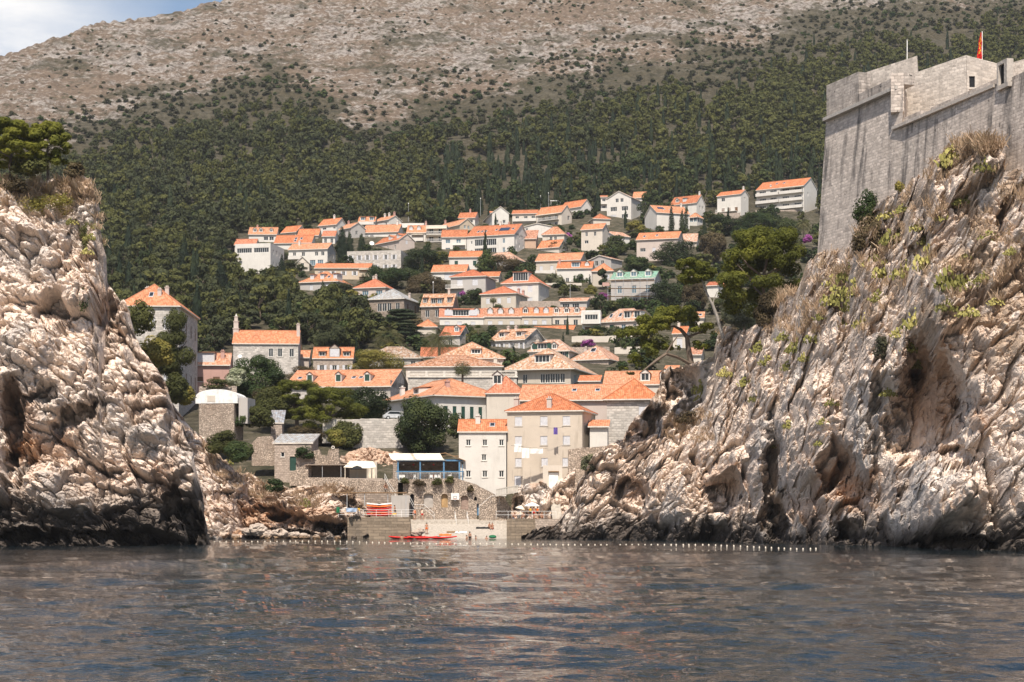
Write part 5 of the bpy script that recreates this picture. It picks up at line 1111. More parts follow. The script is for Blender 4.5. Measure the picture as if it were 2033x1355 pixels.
# leaning pine on the ledge
def leaning_pine():
    Y0 = 244; q = P(1372, 715, Y0); root = empty('leaning_pine', q, 0, 'leaning pine with bare crooked trunk reaching out over the ledge of the right cliff', 'tree')
    mb = MB(); L = lambda px, py, dy=0: P(px, py, Y0 + dy) - q
    mb.tube([L(1372, 722), L(1366, 690), L(1364, 670), L(1352, 655), L(1338, 648, -1)], [.42, .36, .32, .24, .15], 7)
    mb.tube([L(1368, 722, -.2), L(1346, 710, -1.5), L(1322, 703, -3), L(1305, 715, -4), L(1275, 738, -4)], [.22, .2, .2, .24, .08], 6)
    mb.tube([L(1364, 670), L(1385, 662), L(1400, 658)], [.2, .14, .07], 5); mb.tube([L(1322, 703, -3), L(1336, 680, -3), L(1348, 664, -3)], [.12, .1, .06], 5)
    mb.tube([L(1338, 648, -1), L(1300, 655, -1), L(1262, 668, -1)], [.15, .1, .05], 5)
    mb.build('trunk', M['trunk'], root)
    rs = random.Random(5); cl = []
    for (px, py, w, h, n) in ((1300, 640, 46, 18, 22), (1345, 624, 56, 20, 34), (1255, 662, 42, 18, 18), (1285, 655, 36, 14, 12), (1395, 652, 36, 14, 14), (1300, 690, 42, 18, 18), (1268, 714, 32, 14, 12), (1335, 690, 28, 12, 8), (1390, 686, 30, 12, 10), (1240, 735, 18, 8, 4), (1252, 742, 16, 7, 3)):
        for k in range(n):
            c = L(px + rs.uniform(-.6, .6) * w, py + rs.uniform(-.6, .6) * h, rs.uniform(-3, 3)); s = Y0 / F; q_ = rs.uniform(.16, .30)
            cl.append((c.x, c.y, c.z, w * s * q_, w * s * q_, h * s * q_ * 1.6))
    p, a, b = leaves(cl, 15000, .21, 77, .4, 1.5)
    link(bpy.data.objects.new('crown', leaf_mesh('leaning_crown', p, a, b, M['L_pinebright'])), root)
    b_ = P(1436, 668, 240); g = empty('pine_tree', b_, 0, 'slender bright pine with a slanting pale grey trunk on the cliff edge', 'tree'); mb = MB(); L2 = lambda px, py: P(px, py, 240) - b_
    mb.tube([L2(1436, 672), L2(1424, 630), L2(1415, 606), L2(1404, 585), L2(1395, 560), L2(1388, 540)], [.26, .22, .19, .15, .11, .05], 7)
    mb.tube([L2(1415, 608), L2(1418, 592), L2(1424, 580)], [.1, .07, .03], 5); mb.build('trunk', M['grey_bark'], g)
    cl = []
    for k in range(34):
        c = L2(1382 + rs.uniform(-34, 34), 540 + rs.uniform(-22, 16), ) + Vector((0, rs.uniform(-2, 2), 0)); cl.append((c.x, c.y, c.z, .75, .75, .45))
    p, a, b = leaves(cl, 5200, .2, 78, .4, 1.5); link(bpy.data.objects.new('crown', leaf_mesh('slender_crown', p, a, b, M['L_pinebright'])), g)
leaning_pine()
# palms
def palm(px, py, top, wp, label, Y, fan=False, trunk_w=.22):
    q = P(px, py, Y); s = Y / F; H_ = (py - top) * s; w = wp * s / 2; rs = random.Random(int(px))
    root = empty('fan_palm' if fan else 'palm_tree', q, 0, label, 'palm'); mb = MB()
    hc = H_ - w * (.75 if not fan else .8)
    mb.tube([(0, 0, -1), (.05, 0, hc * .5), (0, 0, hc)], [trunk_w, trunk_w * .9, trunk_w], 8); mb.build('trunk', M['trunk'], root)
    mb = MB(); n = 46 if not fan else 60
    for k in range(n):
        a = k * 2.39996; el = math.asin(1 - 1.55 * (k + .5) / n) if not fan else math.asin(1 - 1.9 * (k + .5) / n); c, s_ = math.cos(a), math.sin(a); L = w * rs.uniform(.9, 1.1) * (1.15 if not fan else .9); pts = []
        for j in range(7):
            t = j / 6; drop = .75 * t * t * L * (.4 + .6 * math.cos(el)); rr = L * t * math.cos(el); pts.append(Vector((c * rr, s_ * rr, hc + L * t * math.sin(el) - drop)))
        for j in range(6):
            p0, p1 = pts[j], pts[j + 1]; sd_ = Vector((-s_, c, 0))
            if fan:
                if j < 4: continue
                for f in range(-3, 4): mb.quad([p0, p0 + sd_ * .05, p1 + sd_ * (.14 * f + .05) * (w), p1 + sd_ * .14 * f * w], 0)
            else:
                for i in range(3):
                    t = (j + (i + .5) / 3) / 6; pc = p0.lerp(p1, (i + .5) / 3); lw = .26 * L * math.sin(math.pi * min(1, .12 + .86 * (1 - t))); dr = (p1 - p0).normalized()
                    for sg in (-1, 1):
                        e_ = pc + sd_ * sg * lw * .8 + dr * lw * .6 - Vector((0, 0, lw * .55)); mb.quad([pc, pc + dr * .09, e_ + dr * .03, e_])
                mb.quad([p0 - sd_ * .03, p1 - sd_ * .02, p1 + sd_ * .02, p0 + sd_ * .03])
    mb.build('crown', M['L_palm'], root)
palm(770, 702, 642, 74, 'wide date palm with drooping fronds in front of the cedar', 440)
palm(872, 712, 646, 76, 'date palm with a dark bare trunk left of the pyramid roof', 405, trunk_w=.33)
palm(949, 705, 638, 44, 'shaggy fan palm left of the long grey stone house', 445, True)
palm(918, 752, 706, 40, 'fan palm growing by the balustrade', 355, True)
palm(979, 614, 586, 16, 'small fan palm against the cream house wall', 505, True, .15)
palm(1595, 480, 432, 34, 'pale palm beside the fort wall', 640)
# cypresses seen singly
for (px, py, top, w, lab) in ((1333, 464, 411, 14, 'left cypress of the trio before the long white house'), (1354, 466, 419, 14, 'middle cypress of the trio before the long white house'), (1362, 464, 412, 13, 'right cypress of the trio before the long white house'), (1398, 502, 434, 15, 'single tall cypress right of the sunroom'), (1375, 488, 464, 8, 'short thin cypress beside the peach roof'),
                             (680, 526, 450, 30, 'broad dark cypress left of the flat grey stone building'), (694, 524, 458, 22, 'dark cypress just right of the broad one'), (718, 500, 465, 18, 'short dark cypress above the flat grey stone building'), (1118, 706, 660, 10, 'thin cypress in front of the dormer cottage'), (438, 610, 520, 40, 'tall dark cypress among the pines left of the town'), (560, 590, 505, 26, 'dark conifer below the modern white building'), (366, 560, 470, 30, 'dark cypress in the wood behind the mansion'), (641, 588, 556, 16, 'small dark conifer in front of the pale hipped house'), (455, 640, 560, 34, 'dark cypress behind the church house chimney')):
    T_('cypress', px, py, py - top, w, 'L_cyp', lab, dens=1.3)
# wood on the left of the town, wood above it, shrubs on the bare slope
def over_house(px, py, Y, h, w, lim=.30):
    x0, x1, t = px - .42 * w * F / Y, px + .42 * w * F / Y, py - .92 * h * F / Y
    for (a, b, c, d, hy) in HRECT:
        if hy < Y - 1: continue
        ox = min(x1, b) - max(x0, a); oy = min(py, d) - max(t, c)
        if ox > 2 and oy > 0 and oy > lim * (d - c) and ox > .12 * (b - a): return True
    for (a, b, c, d, hy) in HRECT:                       # nor inside a house
        if abs(hy + 5 - Y) < 7 and a - 4 < px < b + 4: return True
    return False
rs_ = np.random.RandomState(4)
def scatter(n, x0, x1, y0, y1, test, mind):
    out = []; tries = 0; grid = {}
    while len(out) < n and tries < n * 40:
        tries += 1; px = rs_.uniform(x0, x1); py = rs_.uniform(y0, y1)
        if not test(px, py): continue
        Y = TY(py); x = (px - CX) * Y / F; c = (int(x // mind), int(Y // mind))
        if any((x - a) ** 2 + (Y - b) ** 2 < mind * mind for i in (-1, 0, 1) for j in (-1, 0, 1) for a, b in grid.get((c[0] + i, c[1] + j), [])): continue
        grid.setdefault(c, []).append((x, Y)); out.append((px, py, x, Y))
    return out
TOWNTOP = [(-400, 760), (200, 760), (455, 520), (465, 480), (500, 462), (560, 455), (650, 446), (760, 440), (880, 446), (960, 424), (1050, 420), (1180, 416), (1300, 408), (1400, 402), (1480, 398), (1620, 392), (1640, 430), (2400, 400)]
def towntop(px): return np.interp(px, [a for a, b in TOWNTOP], [b for a, b in TOWNTOP])
FT = scatter(3000, -350, 2350, 10, 470, lambda px, py: treeline(px) - 2 < py < min(470, towntop(px) + 8) and (rs_.rand() < ss(treeline(px) - 20, treeline(px) + 80, py + 45 * math.sin(px * .021) * math.sin(px * .0083 + py * .013)) * .95 + .05), 4.7)
LW = scatter(260, 190, 575, 440, 745, lambda px, py: py > 470 and px < np.interp(py, [440, 480, 520, 560, 600, 640, 680, 745], [450, 450, 490, 560, 600, 560, 455, 385]), 6.0)
LW += scatter(60, 540, 745, 570, 695, lambda px, py: px > 560 and not (690 < px < 745 and py < 600), 5.5)
FT += LW; FT.sort(key=lambda t: t[3])
kinds = {}
def far_tpl(kind, v, mat, n, leaf): return tpl(kind, v, n, leaf, mat)[0]
stuff = []; ni = {}
for i, (px, py, x, Y) in enumerate(FT):
    z = gz(x, Y) - .6; low = ss(60, -10, py - treeline(px)) if py < 400 else 0
    r = rs_.rand(); cyp = (r < .46 and px > 850 and py > 312) or (r < .13 and px > 980) or (r < .08 and py > 400)
    if cyp: kind, mat, h, w = 'cypress', 'L_cyp', rs_.uniform(6, 14), rs_.uniform(1.7, 3.6)
    elif r < .76 or px > 1250: kind, mat, h, w = ('tall' if rs_.rand() < .4 else 'pine'), ('L_pine' if rs_.rand() < .55 or px > 1200 else 'L_forest'), rs_.uniform(7, 11.5), rs_.uniform(6, 9.5)
    else: kind, mat, h, w = 'round', ('L_forest' if rs_.rand() < .7 else 'L_round'), rs_.uniform(5.5, 9), rs_.uniform(6, 9)
    if px > 870 and py > 335 and kind != 'cypress' and rs_.rand() < .6: mat = 'L_round'
    f = 1 - .45 * low; h *= f; w *= f * (.85 if px < 600 and py < 400 else 1)
    if py > 380 and over_house(px, py, Y, h, w, .45): continue
    g = 'cypress' if cyp else ('round' if kind == 'round' else 'pine'); ni[g] = ni.get(g, 0) + 1
    if ni[g] <= {'pine': 230, 'cypress': 150, 'round': 95}[g]:
        zone = 'left' if (px, py, x, Y) in LW[:260] else ('mid' if py > 520 else 'up')
        lab = {('pine', 'left'): 'olive green pine in the wood left of the town', ('pine', 'mid'): 'pine in the grove between the church house and the grey roofed villa', ('pine', 'up'): 'pine in the wood climbing the slope above the houses', ('round', 'left'): 'dark rounded tree in the wood left of the town', ('round', 'mid'): 'rounded tree in the grove above the church house', ('round', 'up'): 'rounded tree in the wood on the slope above the houses', ('cypress', 'left'): 'dark cypress in the wood left of the town', ('cypress', 'mid'): 'dark cypress in the grove above the church house', ('cypress', 'up'): 'thin dark cypress in the wood above the houses'}[(g, zone)]
        near = Y < 640; n_, lf = (1100, .068) if near else (560, .088)
        if cyp: lf *= 1.6
        put_tree(kind, (x, Y, z), h, w, mat, lab, 'tree', {'pine': 'pines of the wood', 'round': 'rounded trees of the wood', 'cypress': 'cypresses of the wood'}[g] + {'left': ' left of the town', 'mid': ' behind the church house', 'up': ' above the town'}[zone], n_, lf * max(h, w), v=int(rs_.randint(4)), parts=near, asp=1.3)
    else: stuff.append((kind, mat, x, Y, z, h, w))
def stuff_object(name, items, label, n_, lf, mats):
    Vs, Ms = [], []
    for (kind, mat, x, Y, z, h, w) in items:
        me = tpl(kind, int(rs_.randint(4)), n_, lf * (1.6 if kind == 'cypress' else 1), mat)[0]
        co = np.empty(len(me.vertices) * 3, np.float32); me.vertices.foreach_get('co', co); co = co.reshape(-1, 3)
        a = rs_.uniform(0, 6.28); c, s = math.cos(a), math.sin(a)
        Vs.append(np.stack(((co[:, 0] * c - co[:, 1] * s) * w + x, (co[:, 0] * s + co[:, 1] * c) * w + Y, co[:, 2] * h + z), -1)); Ms.append(np.full(len(co) // 4, mats.index(mat)))
    V = np.concatenate(Vs); me = np_mesh(name, V, np.arange(len(V)).reshape(-1, 4), [M[m] for m in mats], np.concatenate(Ms))
    o = link(bpy.data.objects.new(name, me)); return props(o, label, 'woodland', kind='stuff')
stuff_object('distant_wood', stuff, 'dense green wood covering the slope under the bare mountain', 520, .09, ['L_pine', 'L_forest', 'L_cyp', 'L_round'])
SH = scatter(3000, -300, 2300, -60, 300, lambda px, py: py < treeline(px) + 20 and py > np.interp(px, [-300, 0, 440, 2300], [180, 116, 4, -60]) and rs_.rand() < (.15 + .8 * ss(120, 0, treeline(px) - py) + .22 * ss(700, 1500, px)) * (.35 + 1.3 * ss(-.2, .5, math.sin(px * .013 + py * .021) * math.sin(px * .007 - py * .035 + 1))), 3.4)
SH.sort(key=lambda t: t[3]); shs = []
for i, (px, py, x, Y) in enumerate(SH):
    w = rs_.uniform(1.3, 4.2) * (.75 + .45 * ss(150, 0, treeline(px) - py)); h = w * rs_.uniform(.6, .9); z = gz(x, Y) - .2
    mat = 'L_scrub' if rs_.rand() < .75 else 'L_green'
    if i < 260: put_tree('bush', (x, Y, z), h, w, mat, 'dark shrub dotted over the stony slope above the wood', 'bush', 'shrubs on the stony slope', 160, .16 * w, v=int(rs_.randint(4)), name='hill_shrub')
    else: shs.append(('bush', mat, x, Y, z, h, w))
stuff_object('hill_scrub', shs, 'scattered dark scrub over the bare mountain side', 110, .20, ['L_scrub', 'L_green'])
# low bushes in the terraced gardens
GD = scatter(1500, 470, 1640, 425, 800, lambda px, py: py > towntop(px) + 6 and py < np.interp(px, [470, 560, 700, 1000, 1240, 1300, 1500, 1640], [520, 690, 740, 760, 770, 750, 680, 560]), 3.6)
rs_.shuffle(GD)
nb_ = nt_ = 0
for i, (px, py, x, Y) in enumerate(GD):
    if i % 5 < 3 and nb_ < 295:
        w = rs_.uniform(2.4, 6.4); h = w * rs_.uniform(.5, .85)
        if over_house(px, py, Y, h, w):
            w *= .5; h *= .45
            if over_house(px, py, Y, h, w): continue
        nb_ += 1
        put_tree('bush', (x, Y, gz(x, Y) - .2), h, w, ('L_green', 'L_round', 'L_pine', 'L_olive', 'L_yellow', 'L_brown')[int(rs_.choice(6, p=(.34, .24, .18, .1, .08, .06)))], 'low garden bush among the houses of the terraced town', 'bush', 'bushes in the town gardens', 260, .13 * w, v=int(rs_.randint(4)), name='garden_bush')
    elif nt_ < 230:
        h = rs_.uniform(3.0, 7.5); w = h * rs_.uniform(.8, 1.25); r = rs_.rand()
        kd, mt = (('round', 'L_green') if r < .4 else ('round', 'L_round') if r < .72 else ('pine', 'L_pine') if r < .92 else ('cypress', 'L_cyp'))
        if kd == 'cypress': w = h * .26; h *= 1.3
        if over_house(px, py, Y, h, w):
            w *= .6; h *= .6
            if over_house(px, py, Y, h, w): continue
        nt_ += 1
        put_tree(kd, (x, Y, gz(x, Y) - .2), h, w, mt, {'round': 'small rounded tree among the houses of the terraced town', 'pine': 'small pine among the houses of the terraced town', 'cypress': 'small cypress among the houses of the terraced town'}[kd], 'tree', {'round': 'rounded trees in the town gardens', 'pine': 'pines in the town gardens', 'cypress': 'cypresses in the town gardens'}[kd], 700, .085 * max(h, w), v=int(rs_.randint(4)))
# prickly pears, dry grass on the cliffs
def pear_mesh(seed):
    rs = random.Random(seed); mb = MB()
    for k in range(95):
        a = rs.uniform(0, 6.28); d = rs.uniform(0, 1) ** .6; c = Vector((math.cos(a) * d * .9, math.sin(a) * d * .45 - .1, rs.uniform(0, 1) * (1.05 - d * .75))); n = Vector((rs.gauss(0, .6), -1, rs.gauss(.2, .5))).normalized()
        u = n.cross(Vector((rs.gauss(0, .4), rs.gauss(0, .4), 1))).normalized(); v = u.cross(n); r = rs.uniform(.09, .16)
        mb.quad([c + u * r * .62 * math.cos(t * 1.0472) + v * r * math.sin(t * 1.0472) for t in range(6)])
    o = mb.build('prickly_pear', M['L_cactus']); me = o.data; bpy.data.objects.remove(o)
    return me
PEAR = [pear_mesh(k) for k in range(4)]
pr = random.Random(12)
def pear(c, px, py, wp, label, group):
    q = on_cliff(c, px, py); s = q.y / F; w = wp * s * .6
    o = link(bpy.data.objects.new('prickly_pear', PEAR[pr.randrange(4)])); o.location = q + Vector((0, -.25, -w * .4)); o.scale = (w, w, w * pr.uniform(.8, 1.3)); o.rotation_euler = (0, 0, pr.uniform(-.5, .5))
    props(o, label, 'cactus', group)
for (px, py, w) in ((1800, 415, 34), (1895, 315, 60), (1930, 330, 40), (1925, 395, 46), (1770, 425, 40), (1790, 470, 56), (1820, 450, 40), (1760, 540, 50), (1690, 550, 44), (1655, 560, 36), (1730, 520, 44), (1840, 520, 60), (1870, 560, 60), (1910, 560, 50), (1930, 500, 40), (1960, 470, 36), (1650, 590, 50), (1640, 625, 40), (1700, 575, 50), (1745, 590, 40), (1800, 540, 50), (1810, 640, 46), (1780, 660, 40), (1790, 690, 34), (1900, 620, 40), (1880, 430, 36), (1955, 550, 34), (1675, 650, 34), (1620, 670, 46), (1580, 690, 40), (1560, 665, 36), (1515, 690, 36), (1515, 720, 30), (1560, 730, 28), (1600, 700, 34), (1480, 760, 30), (1500, 790, 26), (1430, 740, 30), (1400, 770, 40), (1395, 790, 26), (1640, 800, 24), (1565, 845, 22), (1635, 835, 24), (1620, 880, 22), (1535, 880, 18), (1760, 780, 30), (1815, 720, 34), (2000, 500, 30), (1990, 600, 30), (1860, 610, 40), (1720, 640, 40), (1680, 610, 36), (1840, 480, 30)):
    pear('right_cliff', px + pr.uniform(-6, 6), py, w * 1.15, 'yellow green prickly pear clinging to the right cliff', 'prickly pears on the right cliff')
for (px, py, w) in ((120, 395, 34), (145, 440, 30), (175, 470, 30), (170, 500, 26), (190, 450, 22), (450, 890, 24), (605, 1000, 24)):
    pear('left_cliff' if px < 300 else 'middle_rocks', px, py, w, 'prickly pear on the upper left cliff' if px < 300 else 'prickly pear on the sea rocks below the huts', 'prickly pears on the left')
def dry_grass():
    rs = np.random.RandomState(9); P_, A_, B_ = [], [], []
    def add(c, px, py, n, h):
        q = np.array(on_cliff(c, px, py))
        p = q + rs.normal(size=(n, 3)) * (.35, .3, .2) + (0, -.1, .1); d = np.stack((rs.normal(size=n) * .5, rs.normal(size=n) * .4 - .2, 1 + 0 * rs.rand(n)), -1)
        L = h * (.5 + rs.rand(n))[:, None]; w = np.stack((rs.normal(size=n), rs.normal(size=n), rs.normal(size=n) * .3), -1); w /= np.linalg.norm(w, axis=1)[:, None]
        P_.append(p + d * L * .4); B_.append(d * L); A_.append(w * .09)
    k = 0
    while k < 110:
        px, py = rs.uniform(1430, 2040), rs.uniform(290, 760)
        top = float(RTOP(px))
        if py < top + 3 or py > 640 + .12 * (1900 - px) or rs.rand() > ss(420, 60, py - top) + .1: continue
        add('right_cliff', px, py, 40, rs.uniform(.35, .9)); k += 1
    for px, py, m in ((1930, 296, 20), (1915, 305, 10), (1740, 470, 6), (1755, 505, 6), (1690, 560, 4), (1670, 570, 4), (1590, 660, 4), (1610, 640, 4), (1575, 580, 2), (1560, 600, 2), (1880, 540, 4)):
        for j in range(m): add('right_cliff', px + rs.normal() * 16, max(py + rs.normal() * 10, float(RTOP(px)) + 3), 60, .9)
    for j in range(70): px = rs.uniform(0, 200); add('left_cliff', px, float(LTOP(px)) + rs.uniform(3, 60), 40, .5)
    for j in range(60): px = rs.uniform(380, 700); add('middle_rocks', px, float(MTOP(px)) + rs.uniform(2, 45), 40, .5)
    for j in range(50): px = rs.uniform(1320, 1420); add('right_cliff', px, rs.uniform(820, 880), 36, .5)
    o = link(bpy.data.objects.new('dry_grass', leaf_mesh('dry_grass', np.concatenate(P_), np.concatenate(A_), np.concatenate(B_), M['L_grass']))); props(o, 'tufts of dry orange grass on the cliffs', 'grass', kind='stuff')
dry_grass()
# ------------------------------------------------------------------ walls, beach, terraces
def wallthing(name, label, top, ybot, Y, mat, thick=.6, openings=(), cat='wall', ramp=0.0, group=None, cap=None):
    """masonry wall whose front follows top=[(px,py)..]; openings=(px0,px1,py_spring,py_crown,py_bottom,material)"""
    x0, x1 = top[0][0], top[-1][0]; mid = (x0 + x1) / 2
    Yf = lambda px: Y + ramp * (px - x0)
    root = P(mid, ybot, Yf(mid)); tx = [a for a, b in top]; ty = [b for a, b in top]
    r = empty(name, root, 0, label, cat, group)
    brk = set(tx)
    for o in openings:
        for k in range(9): brk.add(o[0] + (o[1] - o[0]) * k / 8)
    for k in range(int((x1 - x0) / 14)): brk.add(x0 + 14 * (k + 1)) if x0 + 14 * (k + 1) < x1 else None
    brk = sorted(brk); mb = MB(); s = Y / F
    tp = lambda x: float(np.interp(x, tx, ty)) + .8 * math.sin(x * 1.7) * (1 if thick > .4 else 0)
    def q3(px, py, d=0):
        v = P(px, py, Yf(px)) - root; v.y += d; return v
    uvp = lambda px, py: (px * s, -py * s)
    def add(a, b, ta, tb, ba, bb):
        mb.quad([q3(a, ba), q3(b, bb), q3(b, tb), q3(a, ta)], 0, [uvp(a, ba), uvp(b, bb), uvp(b, tb), uvp(a, ta)])
    for a, b in zip(brk, brk[1:]):
        if b - a < 1e-3: continue
        m = (a + b) / 2; op = [o for o in openings if o[0] < m < o[1]]
        if op:
            o = op[0]; c, w = (o[0] + o[1]) / 2, (o[1] - o[0]) / 2
            ar = lambda x: o[2] - (o[2] - o[3]) * math.sqrt(max(0, 1 - ((x - c) / w) ** 2))
            add(a, b, tp(a), tp(b), ar(a), ar(b))
            mb.quad([q3(a, ar(a)), q3(b, ar(b)), q3(b, ar(b), .45), q3(a, ar(a), .45)], 0)
            if o[4] < ybot - .5: add(a, b, o[4], o[4], ybot, ybot); mb.quad([q3(a, o[4]), q3(b, o[4]), q3(b, o[4], .45), q3(a, o[4], .45)], 0)
        else: add(a, b, tp(a), tp(b), ybot, ybot)
        mb.quad([q3(a, tp(a)), q3(b, tp(b)), q3(b, tp(b), thick), q3(a, tp(a), thick)], 0, [uvp(a, 0), uvp(b, 0), uvp(b, -thick / s), uvp(a, -thick / s)])
    for o in openings:
        for x in o[:2]: mb.quad([q3(x, o[2]), q3(x, o[2], .45), q3(x, o[4], .45), q3(x, o[4])])
    for x in (x0, x1): mb.quad([q3(x, ybot), q3(x, ybot, thick), q3(x, tp(x), thick), q3(x, tp(x))], 0, [(0, -ybot * s), (thick, -ybot * s), (thick, -tp(x) * s), (0, -tp(x) * s)])
    mb.quad([q3(x1, ybot, thick), q3(x0, ybot, thick), q3(x0, tp(x0), thick), q3(x1, tp(x1), thick)])
    mb.build('masonry', mat, r)
    for o in openings:
        d = MB(); d.quad([q3(o[0] - 1, o[4] + 1, .44), q3(o[1] + 1, o[4] + 1, .44), q3(o[1] + 1, o[3] - 1, .44), q3(o[0] - 1, o[3] - 1, .44)], 0, [(0, 0), (1, 0), (1, 2), (0, 2)]); d.build('door', M[o[5]], r)
    return r
M['W2b'] = m_rubble('rubble_wall', (.50, .405, .325))
M['quay'] = m_stone('stained_quay_blocks', (.30, .235, .17), 1.7, .42, .55, .5)
M['pebble'] = m_plain('pale_pebbles', (.40, .355, .30), .9, .35, 3.5)
M['door_grey'] = m_plain('weathered_door', (.42, .38, .34)); M['door_wood'] = m_plain('ochre_door', (.45, .29, .14)); M['brickfill'] = m_stone('brick_infill', (.45, .33, .27), .4, .15, .7)
def beach():
    mb = MB(); t0 = [(806, 1037), (1012, 1035)]; rows = [(275.2, 2.75), (271.5, 2.5), (271.4, 2.05), (268, 1.2), (264.5, .35), (262.5, -.05), (259, -1)]
    for (Ya, za), (Yb, zb) in zip(rows, rows[1:]):
        for k in range(10):
            a, b = 806 + 21 * k, 806 + 21 * (k + 1)
            X = lambda px, Y: (px - CX) * Y / F
            mb.quad([(X(a, Yb), Yb, zb), (X(b, Yb), Yb, zb), (X(b, Ya), Ya, za), (X(a, Ya), Ya, za)])
    o = mb.build('beach', M['pebble']); props(o, 'small pale pebble beach with a concrete slipway', 'beach', kind='structure')
beach()
def slab(name, label, cat, px0, px1, Y0, Y1, ztop, zbot, mat, group=None):
    a, b = P(px0, 1028, Y0), P(px1, 1028, Y0); c, d = P(px1, 1028, Y1), P(px0, 1028, Y1); mb = MB()
    bot = [(v.x, v.y, zbot) for v in (a, b, c, d)]; tp_ = [(v.x, v.y, ztop) for v in (a, b, c, d)]; mb.prism(bot, tp_)
    for f in range(len(mb.f)): mb.uv[f] = [(mb.v[i][0] + mb.v[i][1], mb.v[i][2]) for i in mb.f[f]]
    o = mb.build(name, mat); return props(o, label, cat, group)
slab('quay', 'brown stained concrete quay below the stacked kayaks', 'quay', 690, 815, 258.5, 274.5, 3.05, -1.5, M['quay'])
slab('quay', 'stained concrete quay wall under the right bathing terrace', 'quay', 1006, 1062, 262, 274.6, 2.85, -1.5, M['quay'])
slab('quay', 'ochre block wall at the end of the right bathing terrace', 'quay', 1062.4, 1112, 262.4, 274.6, 2.8, -1.5, M['stone_pink'])
wallthing('arched_wall', 'rubble stone wall with arched boat doors behind the beach', [(800, 952), (850, 951), (905, 950), (945, 962), (985, 984), (1003, 986)], 1034, 275, M['W2b'], .8, [(841, 860, 984, 980, 1008, 'door_grey'), (876, 889, 985, 981, 1008, 'door_wood'), (915, 930, 989, 984, 1012, 'brickfill'), (814, 822, 984, 981, 1032, 'dark'), (941, 947, 990, 986, 994, 'dark'), (946.5, 950.5, 1000, 1000, 1033, 'blue')])
wallthing('ramp_wall', 'sloping rubble wall of the stairs right of the arched wall', [(951, 1000), (985, 987), (1000, 986), (1022, 1020), (1024, 1030)], 1036, 272.5, M['W2b'], 1.2)
wallthing('terrace_wall', 'dry stone wall under the striped awnings', [(660, 958), (700, 952), (760, 955), (790, 951)], 985, 275.6, M['W2b'], 1.0)
wallthing('retaining_wall', 'rubble retaining wall right of the tan house', [(1128, 892), (1170, 889), (1238, 882)], 985, 270, M['W2b'], 1.0)
wallthing('terrace_wall', 'tall grey stone wall carrying the terrace with parked cars', [(700, 833), (716, 832), (783, 832), (800, 833)], 905, 300, M['stone_grey'], 1.0)
wallthing('ruined_wall', 'broken stone wall with a small round arch on top', [(618, 896), (634, 893), (638, 905), (650, 906), (652, 893), (672, 892), (674, 922)], 926, 280.5, M['W2b'], .8)
wallthing('garden_wall', 'stone wall left of the concrete roofed hut', [(500, 880), (512, 868), (540, 866), (545, 880)], 925, 282, M['W2b'], .8)
wallthing('garden_wall', 'long white garden wall behind the big bright pine', [(1425, 575), (1490, 570), (1560, 571)], 590, 600, M['Ww'], .5)
wallthing('cave_wall', 'stone wall beside the shaded terrace hollow', [(575, 940), (606, 922), (612, 922)], 965, 277.5, M['W2b'], .8)
wallthing('boundary_wall', 'pale wall at the back of the kayak deck', [(776, 984), (812, 984)], 1027, 274, M['Wg'], .4)
for k, (x0, x1, yt, yb, Y_, m_, lab) in enumerate(((1000, 1112, 599, 612, 512, 'stone_pink', 'pink stone garden wall below the tower dormer house'), (1278, 1330, 597, 624, 508, 'stone_pink', 'rubble wall under the scaffolded house'), (1400, 1600, 493, 504, 640, 'Wc', 'long pale wall behind the trees beside the fort'), (1195, 1262, 445, 460, 705, 'stone_pink', 'stone terrace under the tall villa'), (1500, 1600, 418, 428, 735, 'stone_pink', 'stone terrace under the white block'), (1405, 1470, 424, 438, 728, 'stone_pink', 'stone terrace under the cream villa'),
                                       (1045, 1155, 563, 572, 555, 'Wc', 'cream garden wall below the glazed terrace house'), (770, 830, 568, 584, 560, 'stone_pink', 'rough stone steps beside the domed tree'), (1130, 1210, 690, 702, 432, 'stone_pink', 'low stone wall behind the pink shuttered house'), (1135, 1255, 668, 682, 450, 'Wc', 'pale terrace wall under the pergola'), (700, 800, 744, 756, 378, 'stone_grey', 'grey wall behind the yellow green tree'), (1100, 1150, 462, 474, 690, 'stone_pink', 'stone wall beside the hipped garden house'), (395, 470, 768, 782, 318, 'stone_pink', 'path wall below the pink house'), (1220, 1270, 690, 700, 432, 'Wc', 'pale garden wall left of the leaning pine'))):
    wallthing('garden_wall', lab, [(x0, yt), (x1, yt - 1)], yb + 14, Y_, M[m_], .5)
# balustrade
def balustrade():
    Y0 = 363; q = P(918, 768, Y0); s = Y0 / F; r = empty('balustrade', q, 0, 'white stone balustrade in front of the mottled roofs', 'balustrade')
    L, Hh = 108 * s, 18 * s; mb = MB(); mb.box(-L, 0, -3, L, 3, Hh)
    for f in range(len(mb.f)): mb.uv[f] = [(mb.v[i][0] + mb.v[i][1], mb.v[i][2]) for i in mb.f[f]]
    mb.build('terrace_wall', M['stone_grey'], r); mb = MB(); mb.box(-L - .2, -.25, Hh, L + .2, .5, Hh + .25); mb.build('ledge', M['sill'], r)
    mb = MB(); mb.box(-L, -.1, Hh + 1.15, L, .25, Hh + 1.33); mb.build('handrail', M['sill'], r)
    n = 90
    for k in range(n + 1):
        x = -L + .15 + (2 * L - .3) * k / n; b = MB(); big = k % 15 == 0
        if big: b.box(x - .25, -.12, Hh + .25, x + .25, .27, Hh + 1.15)
        else: b.lathe([(.05, 0), (.11, .25), (.05, .55), (.08, .8), (.05, .9)], 6, 0, (x, .07, Hh + .25))
        o = b.build('pillar' if big else 'baluster', M['sill'], r)
balustrade()
